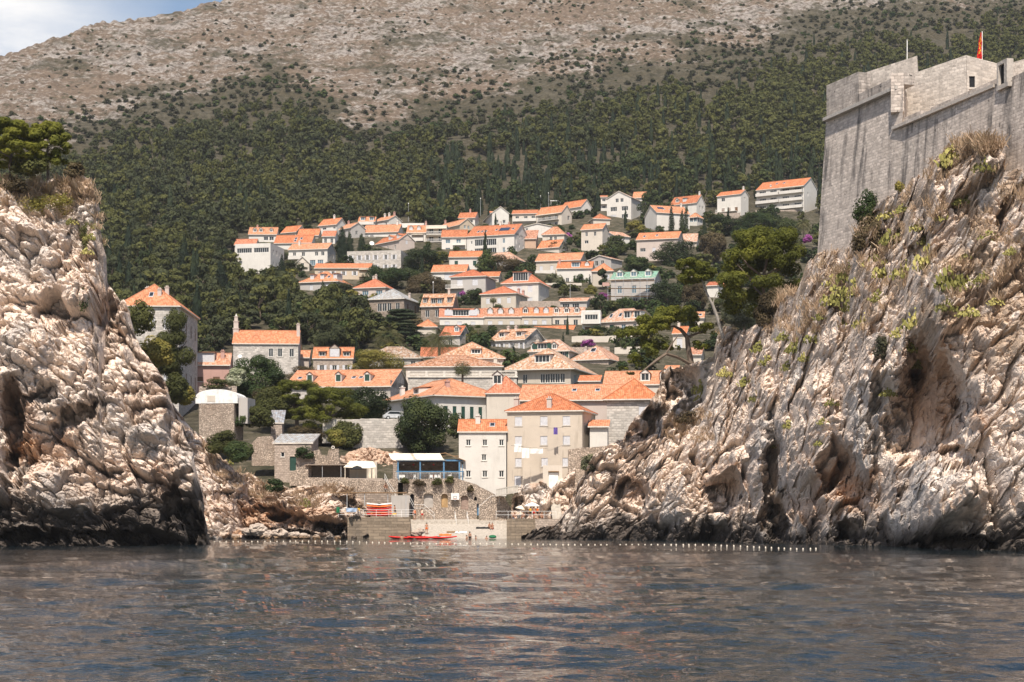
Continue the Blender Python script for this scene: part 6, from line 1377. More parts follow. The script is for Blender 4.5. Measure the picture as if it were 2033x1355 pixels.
# whitewashed vault, stone huts
def vault():
    Y0 = 288; q = P(430, 835, Y0); s = Y0 / F; r = empty('vaulted_hut', q, R(-8), 'whitewashed hut with a rounded vault roof on a stone base', 'hut')
    mb = MB(); ww, hh = 2.9, 2.7
    mb.box(-ww, 0, -3, ww, 5, hh)
    for f in range(len(mb.f)): mb.uv[f] = [(mb.v[i][0] + mb.v[i][1], mb.v[i][2]) for i in mb.f[f]]
    mb.build('stone_base', M['W2b'], r)
    mb = MB(); n = 12; ring = [(-ww - .55 + (ww * 2 + 1.1) * .5 * (1 - math.cos(math.pi * k / n)), hh + .9 + 1.35 * math.sin(math.pi * k / n) ** .8) for k in range(n + 1)]
    pr_ = [(-ww - .55, hh)] + ring + [(ww + .55, hh)]
    mb.prism([(x, -.05, z) for x, z in pr_], [(x, 5.2, z * .93 + .18) for x, z in pr_]); mb.build('vault', M['white'], r)
    mb = MB(); mb.box(ww + .56, .6, -.5, ww + 2.0, 5, hh + .9)
    for f in range(len(mb.f)): mb.uv[f] = [(mb.v[i][0] + mb.v[i][1], mb.v[i][2]) for i in mb.f[f]]
    mb.build('side_wall', M['Wg'], r); mb = MB(); mb.box(-1.5, -.1, hh + .25, -.2, -.04, hh + 1.25); mb.build('door', M['Wc'], r)
vault()
h1 = house(545, 618, 14, 881, 864, 934, 's', '2', 'low stone hut with a pale concrete roof above the sea rocks', Y=280, D=5, rc='e', name='stone_hut', cat='hut', win=[([.22, .42], 1, 'd', .6, .75, 1.3)], door=(.5,), chim=[], ovh=.15)
h2 = house(538, 560, 4, 841, 817, 870, 's', '2', 'small stone hut with a steep slab roof left of the dark pine shade', Y=292, D=4, rc='e', name='stone_hut', cat='hut', win=[], chim=[], ovh=.12)
ln = MB(); ln.lathe([(.36, 0), (.36, .18), (.0, .18)], 12); 
def ring_arch():
    q = P(661, 892, 280.3); mb = MB(); n = 14
    for k in range(n):
        a0, a1 = math.pi * 2 * k / n, math.pi * 2 * (k + 1) / n
        p = lambda a, r_, y: (math.cos(a) * r_, y, .26 + math.sin(a) * r_)
        mb.quad([p(a0, .14, -.1), p(a1, .14, -.1), p(a1, .27, -.1), p(a0, .27, -.1)][::-1]); mb.quad([p(a0, .14, .1), p(a1, .14, .1), p(a1, .27, .1), p(a0, .27, .1)]); mb.quad([p(a0, .27, -.1), p(a1, .27, -.1), p(a1, .27, .1), p(a0, .27, .1)][::-1]); mb.quad([p(a0, .14, -.1), p(a1, .14, -.1), p(a1, .14, .1), p(a0, .14, .1)])
    o = mb.build('stone_ring', M['sill'], loc=q + Vector((0, .2, 0))); props(o, 'small white stone ring on top of the broken wall', 'ornament')
ring_arch()
# railings
def railing(label, pts, mat='white', hgt=1.05, gap=1.6, bars=2, vert=0.0, name='railing'):
    q = Vector(pts[0]); r = empty(name, q, 0, label, 'railing'); pts = [Vector(p) - q for p in pts]
    for a, b in zip(pts, pts[1:]):
        L = (b - a).length; n = max(1, int(L / gap))
        for j in range(bars):
            z = hgt * (j + 1) / bars; mb = MB(); mb.tube([a + Vector((0, 0, z)), b + Vector((0, 0, z))], .028, 5); mb.build('rail', M[mat], r)
        for k in range(n + 1):
            p = a + (b - a) * k / n; mb = MB(); mb.tube([p, p + Vector((0, 0, hgt))], .03, 5); mb.build('post', M[mat], r)
        if vert:
            mb = MB()
            for k in range(int(L / vert)):
                p = a + (b - a) * (k + .5) * vert / L; mb.tube([p + Vector((0, 0, .08)), p + Vector((0, 0, hgt * .97))], .012, 4, 0, False)
            mb.build('bars', M[mat], r)
    return r
def PZ(px, Y, z): return Vector(((px - CX) * Y / F, Y, z))
railing('white tubular railing along the kayak quay', [PZ(672, 258.8, 3.06), PZ(822, 258.8, 3.06)], gap=1.7, bars=3)
railing('white railing around the right bathing terrace', [PZ(985, 262.2, 2.86), PZ(1104, 262.6, 2.86)], gap=1.5, bars=2)
railing('white stair handrail descending left of the grey boat door', [PZ(813, 273.6, 5.2), PZ(822, 273.5, 3.9), PZ(842, 273.4, 3.9), PZ(862, 273, 2.6)], gap=1.6)
railing('white handrail up the sloping stair wall', [PZ(951, 271.8, 3.6), PZ(975, 271.8, 5.2), PZ(991, 271.8, 5.2)], gap=1.6, bars=1)
for (px, lab) in ((903, 'left white handrail of the beach steps'), (927, 'right white handrail of the beach steps')):
    railing(lab, [PZ(px, 274.3, 2.9), PZ(px + 3, 270.8, 1.6)], gap=2, bars=2)
railing('white railing of the restaurant terrace with dark netting', [PZ(786, 276.2, 8.75), PZ(918, 276.2, 8.75)], gap=1.5, bars=1, vert=.16)
railing('white railing of the stairs left of the restaurant', [PZ(764, 275, 8.6), PZ(772, 274.6, 7.2), PZ(786, 274.2, 5.8)], gap=1.2)
# restaurant
def restaurant():
    Y0 = 276.3; q = PZ(852, Y0, 8.7); r = empty('restaurant', q, 0, 'open restaurant terrace with blue posts and cream awnings above the arched wall', 'restaurant'); s = Y0 / F
    X = lambda px: (px - 852) * s
    def zz(py): return CH + (HY - py) * s - 8.7
    mb = MB(); mb.box(X(783), -.2, -.35, X(921), 8, 0); mb.build('deck', M['concrete'], r)
    mb = MB(); mb.box(X(783), 6, 0, X(921), 6.4, 3.4); mb.box(X(780), .3, 0, X(788), 6, 2.7)
    for f in range(len(mb.f)): mb.uv[f] = [(mb.v[i][0] + mb.v[i][1], mb.v[i][2]) for i in mb.f[f]]
    mb.build('back_wall', M['W3'], r)
    for px in (790, 834, 881, 912): mb = MB(); mb.box(X(px) - .11, .3, 0, X(px) + .11, .52, zz(914)); mb.build('post', M['blue'], r)
    mb = MB(); mb.box(X(786), .25, zz(916), X(921), .55, zz(913)); mb.box(X(786), .28, 1.25, X(921), .36, 1.4); mb.build('beam', M['blue'], r)
    for (a, b, sl_) in ((768, 826, 6), (812, 880, 8)):
        mb = MB(); n = 6
        for k in range(n):
            t0, t1 = k / n, (k + 1) / n; f = lambda t, u: (X(a + 14 - 14 * t + (b - a - 8) * u), .1 + t * 3.2, zz(914) + t * 1.15 - .3 * math.sin(math.pi * t))
            mb.quad([f(t0, 0), f(t0, 1), f(t1, 1), f(t1, 0)])
        o = mb.build('awning', M['canvas'], r); o.modifiers.new('thick', 'SOLIDIFY').thickness = .04
    mb = MB(); mb.prism([(X(884), 3.5, zz(899)), (X(882), 0, zz(900)), (X(924), 0, zz(916)), (X(924), 3.5, zz(916))][::-1], [(X(884), 3.5, zz(899) + .12), (X(882), 0, zz(900) + .12), (X(924), 0, zz(916) + .12), (X(924), 3.5, zz(916) + .12)][::-1])
    mb.prism([(X(884), 3.5, zz(899)), (X(846), 3.5, zz(903)), (X(846), 7, zz(903)), (X(884), 7, zz(899))], [(X(884), 3.5, zz(899) + .12), (X(846), 3.5, zz(903) + .12), (X(846), 7, zz(903) + .12), (X(884), 7, zz(899) + .12)]); mb.build('tiled_roof', M['wood'], r)
    mb = MB(); mb.prism([(X(786), 3.4, zz(905)), (X(921), 3.4, zz(905)), (X(921), 6.4, zz(903)), (X(786), 6.4, zz(903))], [(X(786), 3.4, zz(904)), (X(921), 3.4, zz(904)), (X(921), 6.4, zz(902)), (X(786), 6.4, zz(902))]); mb.build('ceiling', M['wood'], r)
    for k in range(5):
        px = 800 + k * 20; mb = MB(); mb.lathe([(.02, .22), (.14, .1), (.16, 0), (.0, 0)], 8, 0, (X(px), 1.2, zz(914) - .75)); mb.build('pendant_lamp', M['red' if k % 2 else 'canvas'], r)
restaurant()
def chair(px, Y, z, label, rz=0, mat='white'):
    r = empty('chair', PZ(px, Y, z), rz, label, 'chair', 'white chairs behind the restaurant railing')
    mb = MB(); mb.box(-.22, -.22, .42, .22, .22, .46); mb.build('seat', M[mat], r); mb = MB(); mb.box(-.22, .18, .46, .22, .22, .9); mb.build('backrest', M[mat], r)
    for x in (-.19, .19):
        for y in (-.19, .19): mb = MB(); mb.box(x - .025, y - .025, 0, x + .025, y + .025, .42); mb.build('leg', M[mat], r)
for px in (789, 795, 801, 825, 856, 865, 871, 893): chair(px, 277.1, 8.7, 'white chair behind the restaurant railing', rnd.uniform(2.4, 3.8))
for k, px in enumerate((808, 848, 884)):
    r = empty('table', PZ(px, 278.6, 8.7), 0, ('left', 'middle', 'right')[k] + ' dark table under the restaurant awnings', 'table'); mb = MB(); mb.box(-.5, -.4, .7, .5, .4, .75); mb.build('tabletop', M['wood'], r); mb = MB(); mb.tube([(0, 0, 0), (0, 0, .7)], .05); mb.build('leg', M['black'], r)
def lamp_post(loc, h, label, glob=True, name='street_lamp'):
    r = empty(name, loc, 0, label, 'street lamp' if glob else 'mast'); mb = MB(); mb.tube([(0, 0, -1), (0, 0, h)], [.07, .05], 6); mb.build('pole', M['blue' if glob else 'metal'], r)
    mb = MB(); mb.lathe([(.05, 0), (.17, .12), (.17, .4), (.05, .55), (0, .6)], 8, 0, (0, 0, h)); mb.build('lantern', M['black' if glob else 'white'], r)
lamp_post(PZ(918, 276.0, 8.7), 2.4, 'blue lamp post at the right end of the restaurant railing')
for (px, top, base, lab) in ((545, 425, 458, 'tall lamp mast behind the upper left houses'), (679, 413, 438, 'lamp mast above the white house with the red chimney'), (811, 406, 436, 'lamp mast behind the open roof terrace'), (954, 396, 424, 'lamp mast left of the wide white gable'), (984, 394, 414, 'short lamp mast on the wide white gable house'), (1073, 391, 412, 'left lamp mast by the roof pergola'), (1089, 385, 412, 'right lamp mast by the roof pergola'), (1373, 372, 395, 'lamp mast behind the two dormer house'), (417, 435, 470, 'lamp mast inside the left wood'), (860, 563, 590, 'street lamp above the brown stone house'), (1132, 560, 595, 'slim lamp post in the garden right of the tower dormer house'), (466, 748, 778, 'thin lamp post beside the white oleander')):
    Y = TY(base); lamp_post(P(px, base, Y), (base - top) * Y / F, lab, False, 'lamp_mast')
# pavilion left of the restaurant, shaded hollow
def pavilion():
    Y0 = 276; q = P(712, 950, Y0); s = Y0 / F; r = empty('pavilion', q, 0, 'cream canvas shelter with draped curtains left of the restaurant', 'shelter'); X = lambda px: (px - 712) * s; Z = lambda py: (950 - py) * s
    mb = MB(); mb.quad([(X(682), 0, Z(928)), (X(728), 0, Z(930)), (X(738), 3, Z(915)), (X(692), 3, Z(914))]); mb.quad([(X(728), 0, Z(930)), (X(746), 1.0, Z(928)), (X(738), 3, Z(915))]); o = mb.build('canopy', M['canvas'], r); o.modifiers.new('t', 'SOLIDIFY').thickness = .05
    for px in (685, 729, 744): mb = MB(); mb.tube([(X(px), .1, 0), (X(px), .1, Z(929))], .06); mb.build('post', M['canvas'], r)
    for px in (731, 739):
        mb = MB()
        for k in range(5): mb.quad([(X(px) + k * .09, .1 + .07 * (k % 2), 0), (X(px) + (k + 1) * .09, .1 + .07 * ((k + 1) % 2), 0), (X(px) + (k + 1) * .1, .1 + .07 * ((k + 1) % 2), Z(930)), (X(px) + k * .1, .1 + .07 * (k % 2), Z(930))])
        mb.build('curtain', M['canvas'], r)
    mb = MB(); mb.box(X(676), -.3, -1.2, X(760), 4, 0); mb.build('floor', M['stone_pink'], r); mb = MB(); mb.box(X(690), 3.4, 0, X(745), 3.8, Z(916)); mb.build('back_wall', M['Wc'], r)
    g = empty('shaded_terrace', P(650, 948, 277.3), 0, 'dark roofed terrace hollow in the rock left of the canvas shelter', 'shelter'); X2 = lambda px: (px - 650) * 277.3 / F
    mb = MB(); mb.box(X2(606), -.2, 1.85, X2(693), 4.2, 1.98); mb.build('roof', M['stone_brown'], g); mb = MB(); mb.box(X2(608), 4, -.3, X2(692), 4.3, 1.85); mb.build('back_wall', M['stone_brown'], g); mb = MB(); mb.box(X2(606), -.3, -1.5, X2(692), 4.3, -.02)
    for f in range(len(mb.f)): mb.uv[f] = [(mb.v[i][0] + mb.v[i][1], mb.v[i][2]) for i in mb.f[f]]
    mb.build('floor', M['W2b'], g)
    for px in (640, 677): mb = MB(); mb.tube([(X2(px), 0, 0), (X2(px), 0, 1.85)], .04); mb.build('post', M['metal'], g)
    k = empty('kayak_shelter', PZ(735, 261, 3.05), 0, 'thin flat roof on slim posts over the kayak stack', 'shelter'); X3 = lambda px: (px - 735) * 261 / F
    mb = MB(); mb.box(X3(655), -.2, 3.45, X3(808), 3, 3.6); mb.build('roof', M['wood'], k)
    for px in (689, 724, 770, 806): mb = MB(); mb.tube([(X3(px), 0, 0), (X3(px), 0, 3.45)], .05); mb.build('post', M['metal'], k)
    wallthing('rock_wall', 'dark hollow of rough stone behind the kayaks', [(688, 985), (730, 978), (776, 980)], 1027, 268, M['W3'], .6)
pavilion()
# kayaks
def kayak(loc, rot, mat, label, group, L=3.6, tilt=0):
    r = empty('kayak', loc, 0, label, 'kayak', group); r.rotation_euler = (tilt, 0, rot); n = 14; rings = []; mb = MB()
    for k in range(n + 1):
        t = k / n * 2 - 1; w = .36 * max(.02, (1 - abs(t) ** 2.6)); rise = .14 * t * t; x = t * L / 2
        rings.append([(x, w * math.cos(a), rise + (.14 * math.sin(a) if math.sin(a) > 0 else .17 * max(.1, 1 - t * t) * math.sin(a))) for a in [6.2832 * j / 12 for j in range(12)]])
    for a, b in zip(rings, rings[1:]):
        for j in range(12): mb.quad([a[j], b[j], b[(j + 1) % 12], a[(j + 1) % 12]])
    mb.quad(rings[0]); mb.quad(rings[-1][::-1]); mb.build('hull', M[mat], r, True)
    mb = MB(); mb.lathe([(.30, .10), (.30, .19), (.25, .19), (.24, .12), (0, .12)], 14); mb.build('cockpit', M['black'], r); return r
for k in range(6):
    kayak(PZ(753, 259.9 + .12 * (k % 2), 3.35 + .3 * k), .03 * (k % 3) - .02, ('red', 'orange', 'red', 'red', 'orange', 'white')[k], ('lowest red kayak of the stack on the quay', 'lower orange kayak of the stack on the quay', 'red kayak in the middle of the stack on the quay', 'red kayak below the top orange one in the stack', 'upper orange kayak of the stack just under the white one', 'white kayak on top of the stack on the quay')[k], 'kayaks stacked on the quay')
kayak(PZ(762, 261.2, 3.35), .02, 'yellow', 'yellow kayak lying behind the stack on the quay', 'kayaks stacked on the quay')
for k, px in enumerate((808, 853 + 18)):
    kayak(PZ(px, 258.5 - .3 * k, .12), .02 * k, 'red', ('red kayak floating nearer the quay', 'red kayak floating in front of the pebble beach')[k], 'red kayaks floating off the beach', L=5.2)
kayak(PZ(838, 258.2, .1), -.02, 'red', 'red kayak floating between the two outer ones', 'red kayaks floating off the beach', L=4.4)
# parasols
def parasol(loc, mat, label, w=1.25, h=2.3, tilt=0):
    r = empty('parasol', loc, 0, label, 'parasol'); r.rotation_euler = (0, tilt, 0); mb = MB(); mb.tube([(0, 0, 0), (0, 0, h)], .03); mb.build('pole', M['metal'], r)
    mb = MB(); mb.lathe([(.02, h + .02), (w * .5, h - .16), (w, h - .48), (w, h - .56), (w * .5, h - .22), (.02, h - .05)], 8); mb.build('canopy', M[mat], r)
parasol(PZ(1056, 265.5, 2.85), 'white', 'white parasol on the right bathing terrace', 1.15, 2.35)
parasol(PZ(1028, 268.5, 2.85), 'canvas', 'smaller beige parasol behind the white one', .75, 2.0, .25)
parasol(P(1253, 505, 655), 'red', 'red parasol left of the pale pink house', 2.2, 3.0)
parasol(PZ(709, 276.3, 9.0), 'black', 'dark parasol under the cream canvas shelter', 1.1, 1.9)
# basketball board
def board():
    r = empty('basketball_hoop', PZ(903.5, 274.3, 5.7), 0, 'white basketball backboard on the arched wall', 'basketball hoop'); mb = MB(); mb.box(-.62, 0, 0, .62, .06, 1.0); bb = mb.build('backboard', M['white'], r); mb = MB()
    for (a, b, c, d) in ((-.25, .15, .25, .2), (-.25, .5, .25, .55), (-.25, .2, -.2, .5), (.2, .2, .25, .5)): mb.box(a, -.02, b, c, -.005, d)
    mb.build('target_square', M['black'], bb)
    mb = MB(); n = 12
    mb.tube([(math.cos(6.2832 * k / n) * .22, -.3 + math.sin(6.2832 * k / n) * .22, .12) for k in range(n + 1)], .02, 5); mb.build('rim', M['orange'], r); mb = MB(); mb.box(-.04, .06, -.2, .04, .5, .9); mb.build('bracket', M['metal'], r)
board()
# laundry
def laundry():
    Y0 = 274.0; s = Y0 / F
    def cloth(px0, px1, py0, py1, mat, label, sag=0, name='laundry', y=Y0):
        q = P((px0 + px1) / 2, py0, y); w = (px1 - px0) * s / 2; h = (py1 - py0) * s; mb = MB(); n = 8
        f = lambda u, v: (w * (2 * u - 1), .06 * math.sin(u * 9 + v * 2) * (.3 + v), -h * v - sag * math.sin(math.pi * u))
        for i in range(n):
            for j in range(5): mb.quad([f(i / n, (j + 1) / 5), f((i + 1) / n, (j + 1) / 5), f((i + 1) / n, j / 5), f(i / n, j / 5)])
        o = mb.build(name, M[mat], loc=q); o.modifiers.new('t', 'SOLIDIFY').thickness = .015; props(o, label, 'laundry')
    cloth(1099, 1107, 849, 863, 'purple', 'purple towel hanging on the tan house line')
    cloth(1021, 1035, 882, 898, 'white', 'white sheet at the left end of the laundry line')
    cloth(1036, 1051, 890, 910, 'white', 'long white cloth in the middle of the laundry line'); cloth(1052, 1078, 891, 901, 'white', 'short white cloths at the right end of the laundry line')
    for (a, b, za, zb, lab) in ((1015, 1085, 885, 891, 'clothes line with white laundry across the tan house'), (1085, 1118, 850, 849, 'upper clothes line with the purple towel')):
        q = P(a, za, Y0); mb = MB(); mb.tube([(0, 0, 0), (P((a + b) / 2, (za + zb) / 2 + 1, Y0) - q), P(b, zb, Y0) - q], .015, 4); r = empty('clothes_line', q, 0, lab, 'clothes line'); mb.build('line', M['black'], r)
        for px, py in ((a, za), (b, zb)): mb = MB(); v = P(px, py, Y0) - q; mb.tube([v, v + Vector((0, 1.15, 0))], .025, 5); mb.build('arm', M['metal'], r)
    for k, (px, mat) in enumerate(((672, 'green'),)): cloth(px - 4, px + 2, 1007, 1018, mat, 'green towel on the left end of the quay railing', y=258.6)
    cloth(688, 709, 1009, 1016, 'sky_cloth', 'blue towels over the quay railing', y=258.6); cloth(709.5, 714, 1009, 1016, 'yellow', 'yellow towel beside the blue ones on the quay railing', y=258.6)
laundry()
# bridge balcony, stairs below the tan house
def bridge():
    q = P(1006, 975, 270.5); s = 270.5 / F; r = empty('footbridge', q, 0, 'concrete footbridge parapet below the tan house', 'footbridge'); X = lambda px: (px - 1006) * s; Z = lambda py: (975 - py) * s
    mb = MB(); mb.prism([(X(985), 0, Z(986)), (X(1029), -1, Z(978)), (X(1029), 1.5, Z(978)), (X(985), 2.5, Z(986))], [(X(985), 0, Z(984)), (X(1029), -1, Z(976)), (X(1029), 1.5, Z(976)), (X(985), 2.5, Z(984))]); mb.build('deck', M['concrete'], r)
    for k in range(14):
        t0, t1 = k / 14, (k + .72) / 14; mb = MB(); f = lambda t, py0: (X(985 + 44 * t), -t, Z(py0 - 8 * t))
        mb.prism([f(t0, 984), f(t1, 984), Vector(f(t1, 984)) + Vector((0, .12, 0)), Vector(f(t0, 984)) + Vector((0, .12, 0))], [f(t0, 973), f(t1, 973), Vector(f(t1, 973)) + Vector((0, .12, 0)), Vector(f(t0, 973)) + Vector((0, .12, 0))]); mb.build('parapet_panel', M['concrete'], r)
    mb = MB(); mb.prism([(X(985), -.05, Z(973)), (X(1029), -1.05, Z(965)), (X(1029), -.8, Z(965)), (X(985), .2, Z(973))], [(X(985), -.05, Z(971.5)), (X(1029), -1.05, Z(963.5)), (X(1029), -.8, Z(963.5)), (X(985), .2, Z(971.5))]); mb.build('coping', M['concrete'], r)
    g = empty('stairway', PZ(1106, 266, 2.8), 0, 'steep pale stairway climbing to a white doorway beside the tan house', 'stairs'); x0 = 0
    for k in range(16):
        mb = MB(); z = k * .27; y = k * .30; mb.box(-.65 - .03 * k, y, -1 if k == 0 else z - .3, .75 - .03 * k, y + .42, z + .27); mb.build('step', M['concrete'], g)
    mb = MB(); mb.box(-2.0, 5.0, 3.2, .9, 5.6, 8.0); mb.build('doorway_wall', M['Wc'], g); mb = MB(); mb.box(-1.1, 4.9, 4.4, .3, 4.99, 6.9); mb.build('door', M['white'], g); mb = MB(); mb.box(-1.2, 4.6, 7.0, .4, 5.0, 7.15); mb.build('lintel', M['wood'], g)
bridge()
cliff('terrace_rocks', 'pale boulders under the tan house behind the parasols', 1016, 1140, 1.6, smooth_tab([(1016, 992), (1030, 975), (1050, 966), (1075, 962), (1095, 968), (1120, 950), (1140, 930)]), smooth_tab([(1016, 268.5), (1070, 266.2), (1140, 266)]), lambda px, t: 5.0 * t ** 1.6, [(1030, 1010, 14, 22, 4, 0), (1085, 995, 18, 26, -1.5, 0)], 41, rough=.75, back=5, nrow=90, band=-4, strat=20)
cliff('slope_rocks', 'pale rubble slope behind the striped awnings', 668, 800, 1.7, smooth_tab([(668, 920), (690, 902), (720, 892), (760, 896), (800, 906)]), smooth_tab([(668, 282), (800, 282)]), lambda px, t: 9.0 * t, [], 47, orange=[(730, 905, 120, 60, .55)], rough=.6, back=6, nrow=110, band=-4, strat=20)
def boulders():
    rs = random.Random(3)
    spots = [(430, 1066, 16), (448, 1062, 26), (468, 1068, 20), (492, 1056, 22), (512, 1052, 34), (530, 1064, 30), (556, 1062, 34), (585, 1064, 22), (604, 1066, 20), (628, 1067, 14), (670, 1068, 11), (835, 1055, 16), (826, 1060, 22), (1090, 1066, 18), (1110, 1064, 22)]
    for k, (px, py, w) in enumerate(spots):
        Y = 256.5 if px < 700 else 260; s = Y / F; n = 1500; i = np.arange(n); 
        nu, nv = 40, 24; u, v = np.meshgrid(np.linspace(0, 2 * np.pi, nu), np.linspace(-np.pi / 2, np.pi / 2, nv)); d = np.stack((np.cos(u) * np.cos(v), np.sin(u) * np.cos(v), np.sin(v)), -1)
        pp = d * 1.1 + k * 7.1; f1, f2, rid, tl = worley(pp * 1.3, 5); r_ = .9 + .35 * tl + .2 * fbm(pp * 1.5, 3, 6) + .12 * np.clip((f2 - f1) / .2, 0, 1)
        V = d * r_[..., None] * np.array((w * s * .55, w * s * .5, w * s * .36)); q = P(px, py, Y)
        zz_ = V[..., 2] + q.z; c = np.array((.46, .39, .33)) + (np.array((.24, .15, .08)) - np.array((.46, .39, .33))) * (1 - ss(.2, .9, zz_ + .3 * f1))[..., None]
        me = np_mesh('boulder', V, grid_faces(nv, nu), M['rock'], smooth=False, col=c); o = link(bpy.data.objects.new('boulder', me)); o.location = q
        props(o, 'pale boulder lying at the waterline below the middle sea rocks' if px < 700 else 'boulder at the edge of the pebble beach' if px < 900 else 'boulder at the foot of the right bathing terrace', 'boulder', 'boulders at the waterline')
boulders()
# cars on the terrace
def car(loc, rz, mat, label):
    r = empty('parked_car', loc, rz, label, 'car'); mb = MB(); pr_ = [(-2, .35), (2, .35), (2.05, .7), (1.3, .92), (.7, 1.42), (-1.0, 1.45), (-1.7, .95), (-2.05, .8)]
    mb.prism([(x, -.82, z) for x, z in pr_], [(x * .98, .82, z) for x, z in pr_]); b = mb.build('body', M[mat], r); b.modifiers.new('b', 'BEVEL').width = .06
    for y in (-.835, .835): mb = MB(); mb.quad([(-1.35, y, .98), (1.05, y, .98), (.6, y, 1.34), (-.95, y, 1.36)] if y < 0 else [(-1.35, y, .98), (-.95, y, 1.36), (.6, y, 1.34), (1.05, y, .98)]); mb.build('side_window', M['glass'], r)
    mb = MB(); mb.quad([(1.30, -.7, .97), (1.30, .7, .97), (.77, .66, 1.39), (.77, -.66, 1.39)]); mb.build('windscreen', M['glass'], r)
    for x in (-1.25, 1.25):
        for y in (-.8, .8):
            mb = MB(); mb.tube([(x, y - .1, .33), (x, y + .1, .33)], .33, 14); w = mb.build('wheel', M['black'], r); mb = MB(); mb.tube([(x, y - .11, .33), (x, y + .11, .33)], .18, 10); mb.build('rim', M['metal'], w)
zt = CH + (HY - 832) * 300 / F + .02
slab('car_park', 'level terrace deck behind the tall stone wall', 'terrace', 640, 800, 301, 312, zt - .05, zt - 4, M['concrete'])
car(PZ(784, 304.0, zt), .2, 'metal', 'silver car parked on the terrace between the two big round trees'); pass
for px, Y_, c_, lab in ((957, 268.9, 'black', 'dark towel spread on the pebbles left of the sitting pair'), (899, 266.5, 'wood', 'brown towel lying on the pebbles near the beach steps'), (915, 266.2, 'white', 'white towel lying on the pebbles near the brown one'), (884, 264.8, 'orange', 'small orange towel near the water edge')):
    zt_ = float(np.interp(Y_, [262.5, 264.5, 268, 271.4], [-.05, .35, 1.2, 2.05])); mb = MB(); n = 6
    for i in range(n):
        a, b = -.9 + 1.8 * i / n, -.9 + 1.8 * (i + 1) / n; w_ = lambda x: .03 * math.sin(x * 7)
        mb.prism([(a, -.42, .03 - .1 + w_(a)), (b, -.42, .03 - .1 + w_(b)), (b, .42, .03 + .12 + w_(b)), (a, .42, .03 + .12 + w_(a))], [(a, -.42, .05 - .1 + w_(a)), (b, -.42, .05 - .1 + w_(b)), (b, .42, .05 + .12 + w_(b)), (a, .42, .05 + .12 + w_(a))])
    o = mb.build('beach_towel', M[c_], None, False, PZ(px, Y_, zt_ + .02)); props(o, lab, 'towel')
st = empty('beach_steps', PZ(915, 272.4, 1.9), 0, 'low concrete steps down to the pebbles between the white handrails', 'steps')
for k in range(4): mb = MB(); mb.box(-.85, -.32 * (k + 1), -.6, .85, -.32 * k - .003, .62 - .17 * k); mb.build('step', M['concrete'], st)
# satellite dish, scaffold, roof pergola, framed balcony
def dish(px, py, Y, r_, label):
    q = P(px, py, Y); r = empty('satellite_dish', q, 0, label, 'dish'); mb = MB(); mb.lathe([(.0, 0), (.5, .06), (.85, .18), (1, .3), (.98, .33), (.5, .1), (0, .05)], 16); o = mb.build('reflector', M['white'], r); o.rotation_euler = (R(65), 0, .2); o.scale = (r_,) * 3
    mb = MB(); mb.tube([(0, r_ * .3, 0), (0, r_ * .5, -r_ * 1.6)], .06); mb.build('mast', M['metal'], r)
dish(738, 484, 640, .85, 'large white satellite dish beside the dark cypresses'); dish(555, 470, 660, .5, 'small white dish beside the upper left houses'); dish(592, 466, 668, .5, 'white dish on the low broad roof'); dish(1089, 444, 705, .5, 'white dish on the wall under the cream awning'); dish(1126, 515, 607, .5, 'dish on the wall of the long cream house'); dish(476, 708, 395, .45, 'grey white dish on the pink house roof')
def scaffold():
    Y0 = TY(600) - 2.2; s = Y0 / F; q = P(1255, 600, Y0); r = empty('scaffolding', q, 0, 'steel scaffolding across the green roofed house', 'scaffolding'); X = lambda px: (px - 1255) * s
    for px in (1207, 1222, 1238, 1255, 1271, 1285, 1300):
        for y in (0, 1.2): mb = MB(); mb.tube([(X(px), y, -2), (X(px), y, 7.4)], .05, 5); mb.build('pole', M['metal'], r)
    for z in (1.6, 3.9, 6.1):
        mb = MB(); mb.box(X(1206), -.1, z, X(1301), 1.3, z + .08); mb.build('plank_deck', M['wood'], r)
        for dz in (.5, 1.0): mb = MB(); mb.tube([(X(1206), 0, z + dz), (X(1301), 0, z + dz)], .04, 5); mb.build('rail', M['metal'], r)
    mb = MB(); mb.box(X(1196), -.1, 4.6, X(1210), 0, 5.6); mb.build('net', M['Wk'], r)
scaffold()
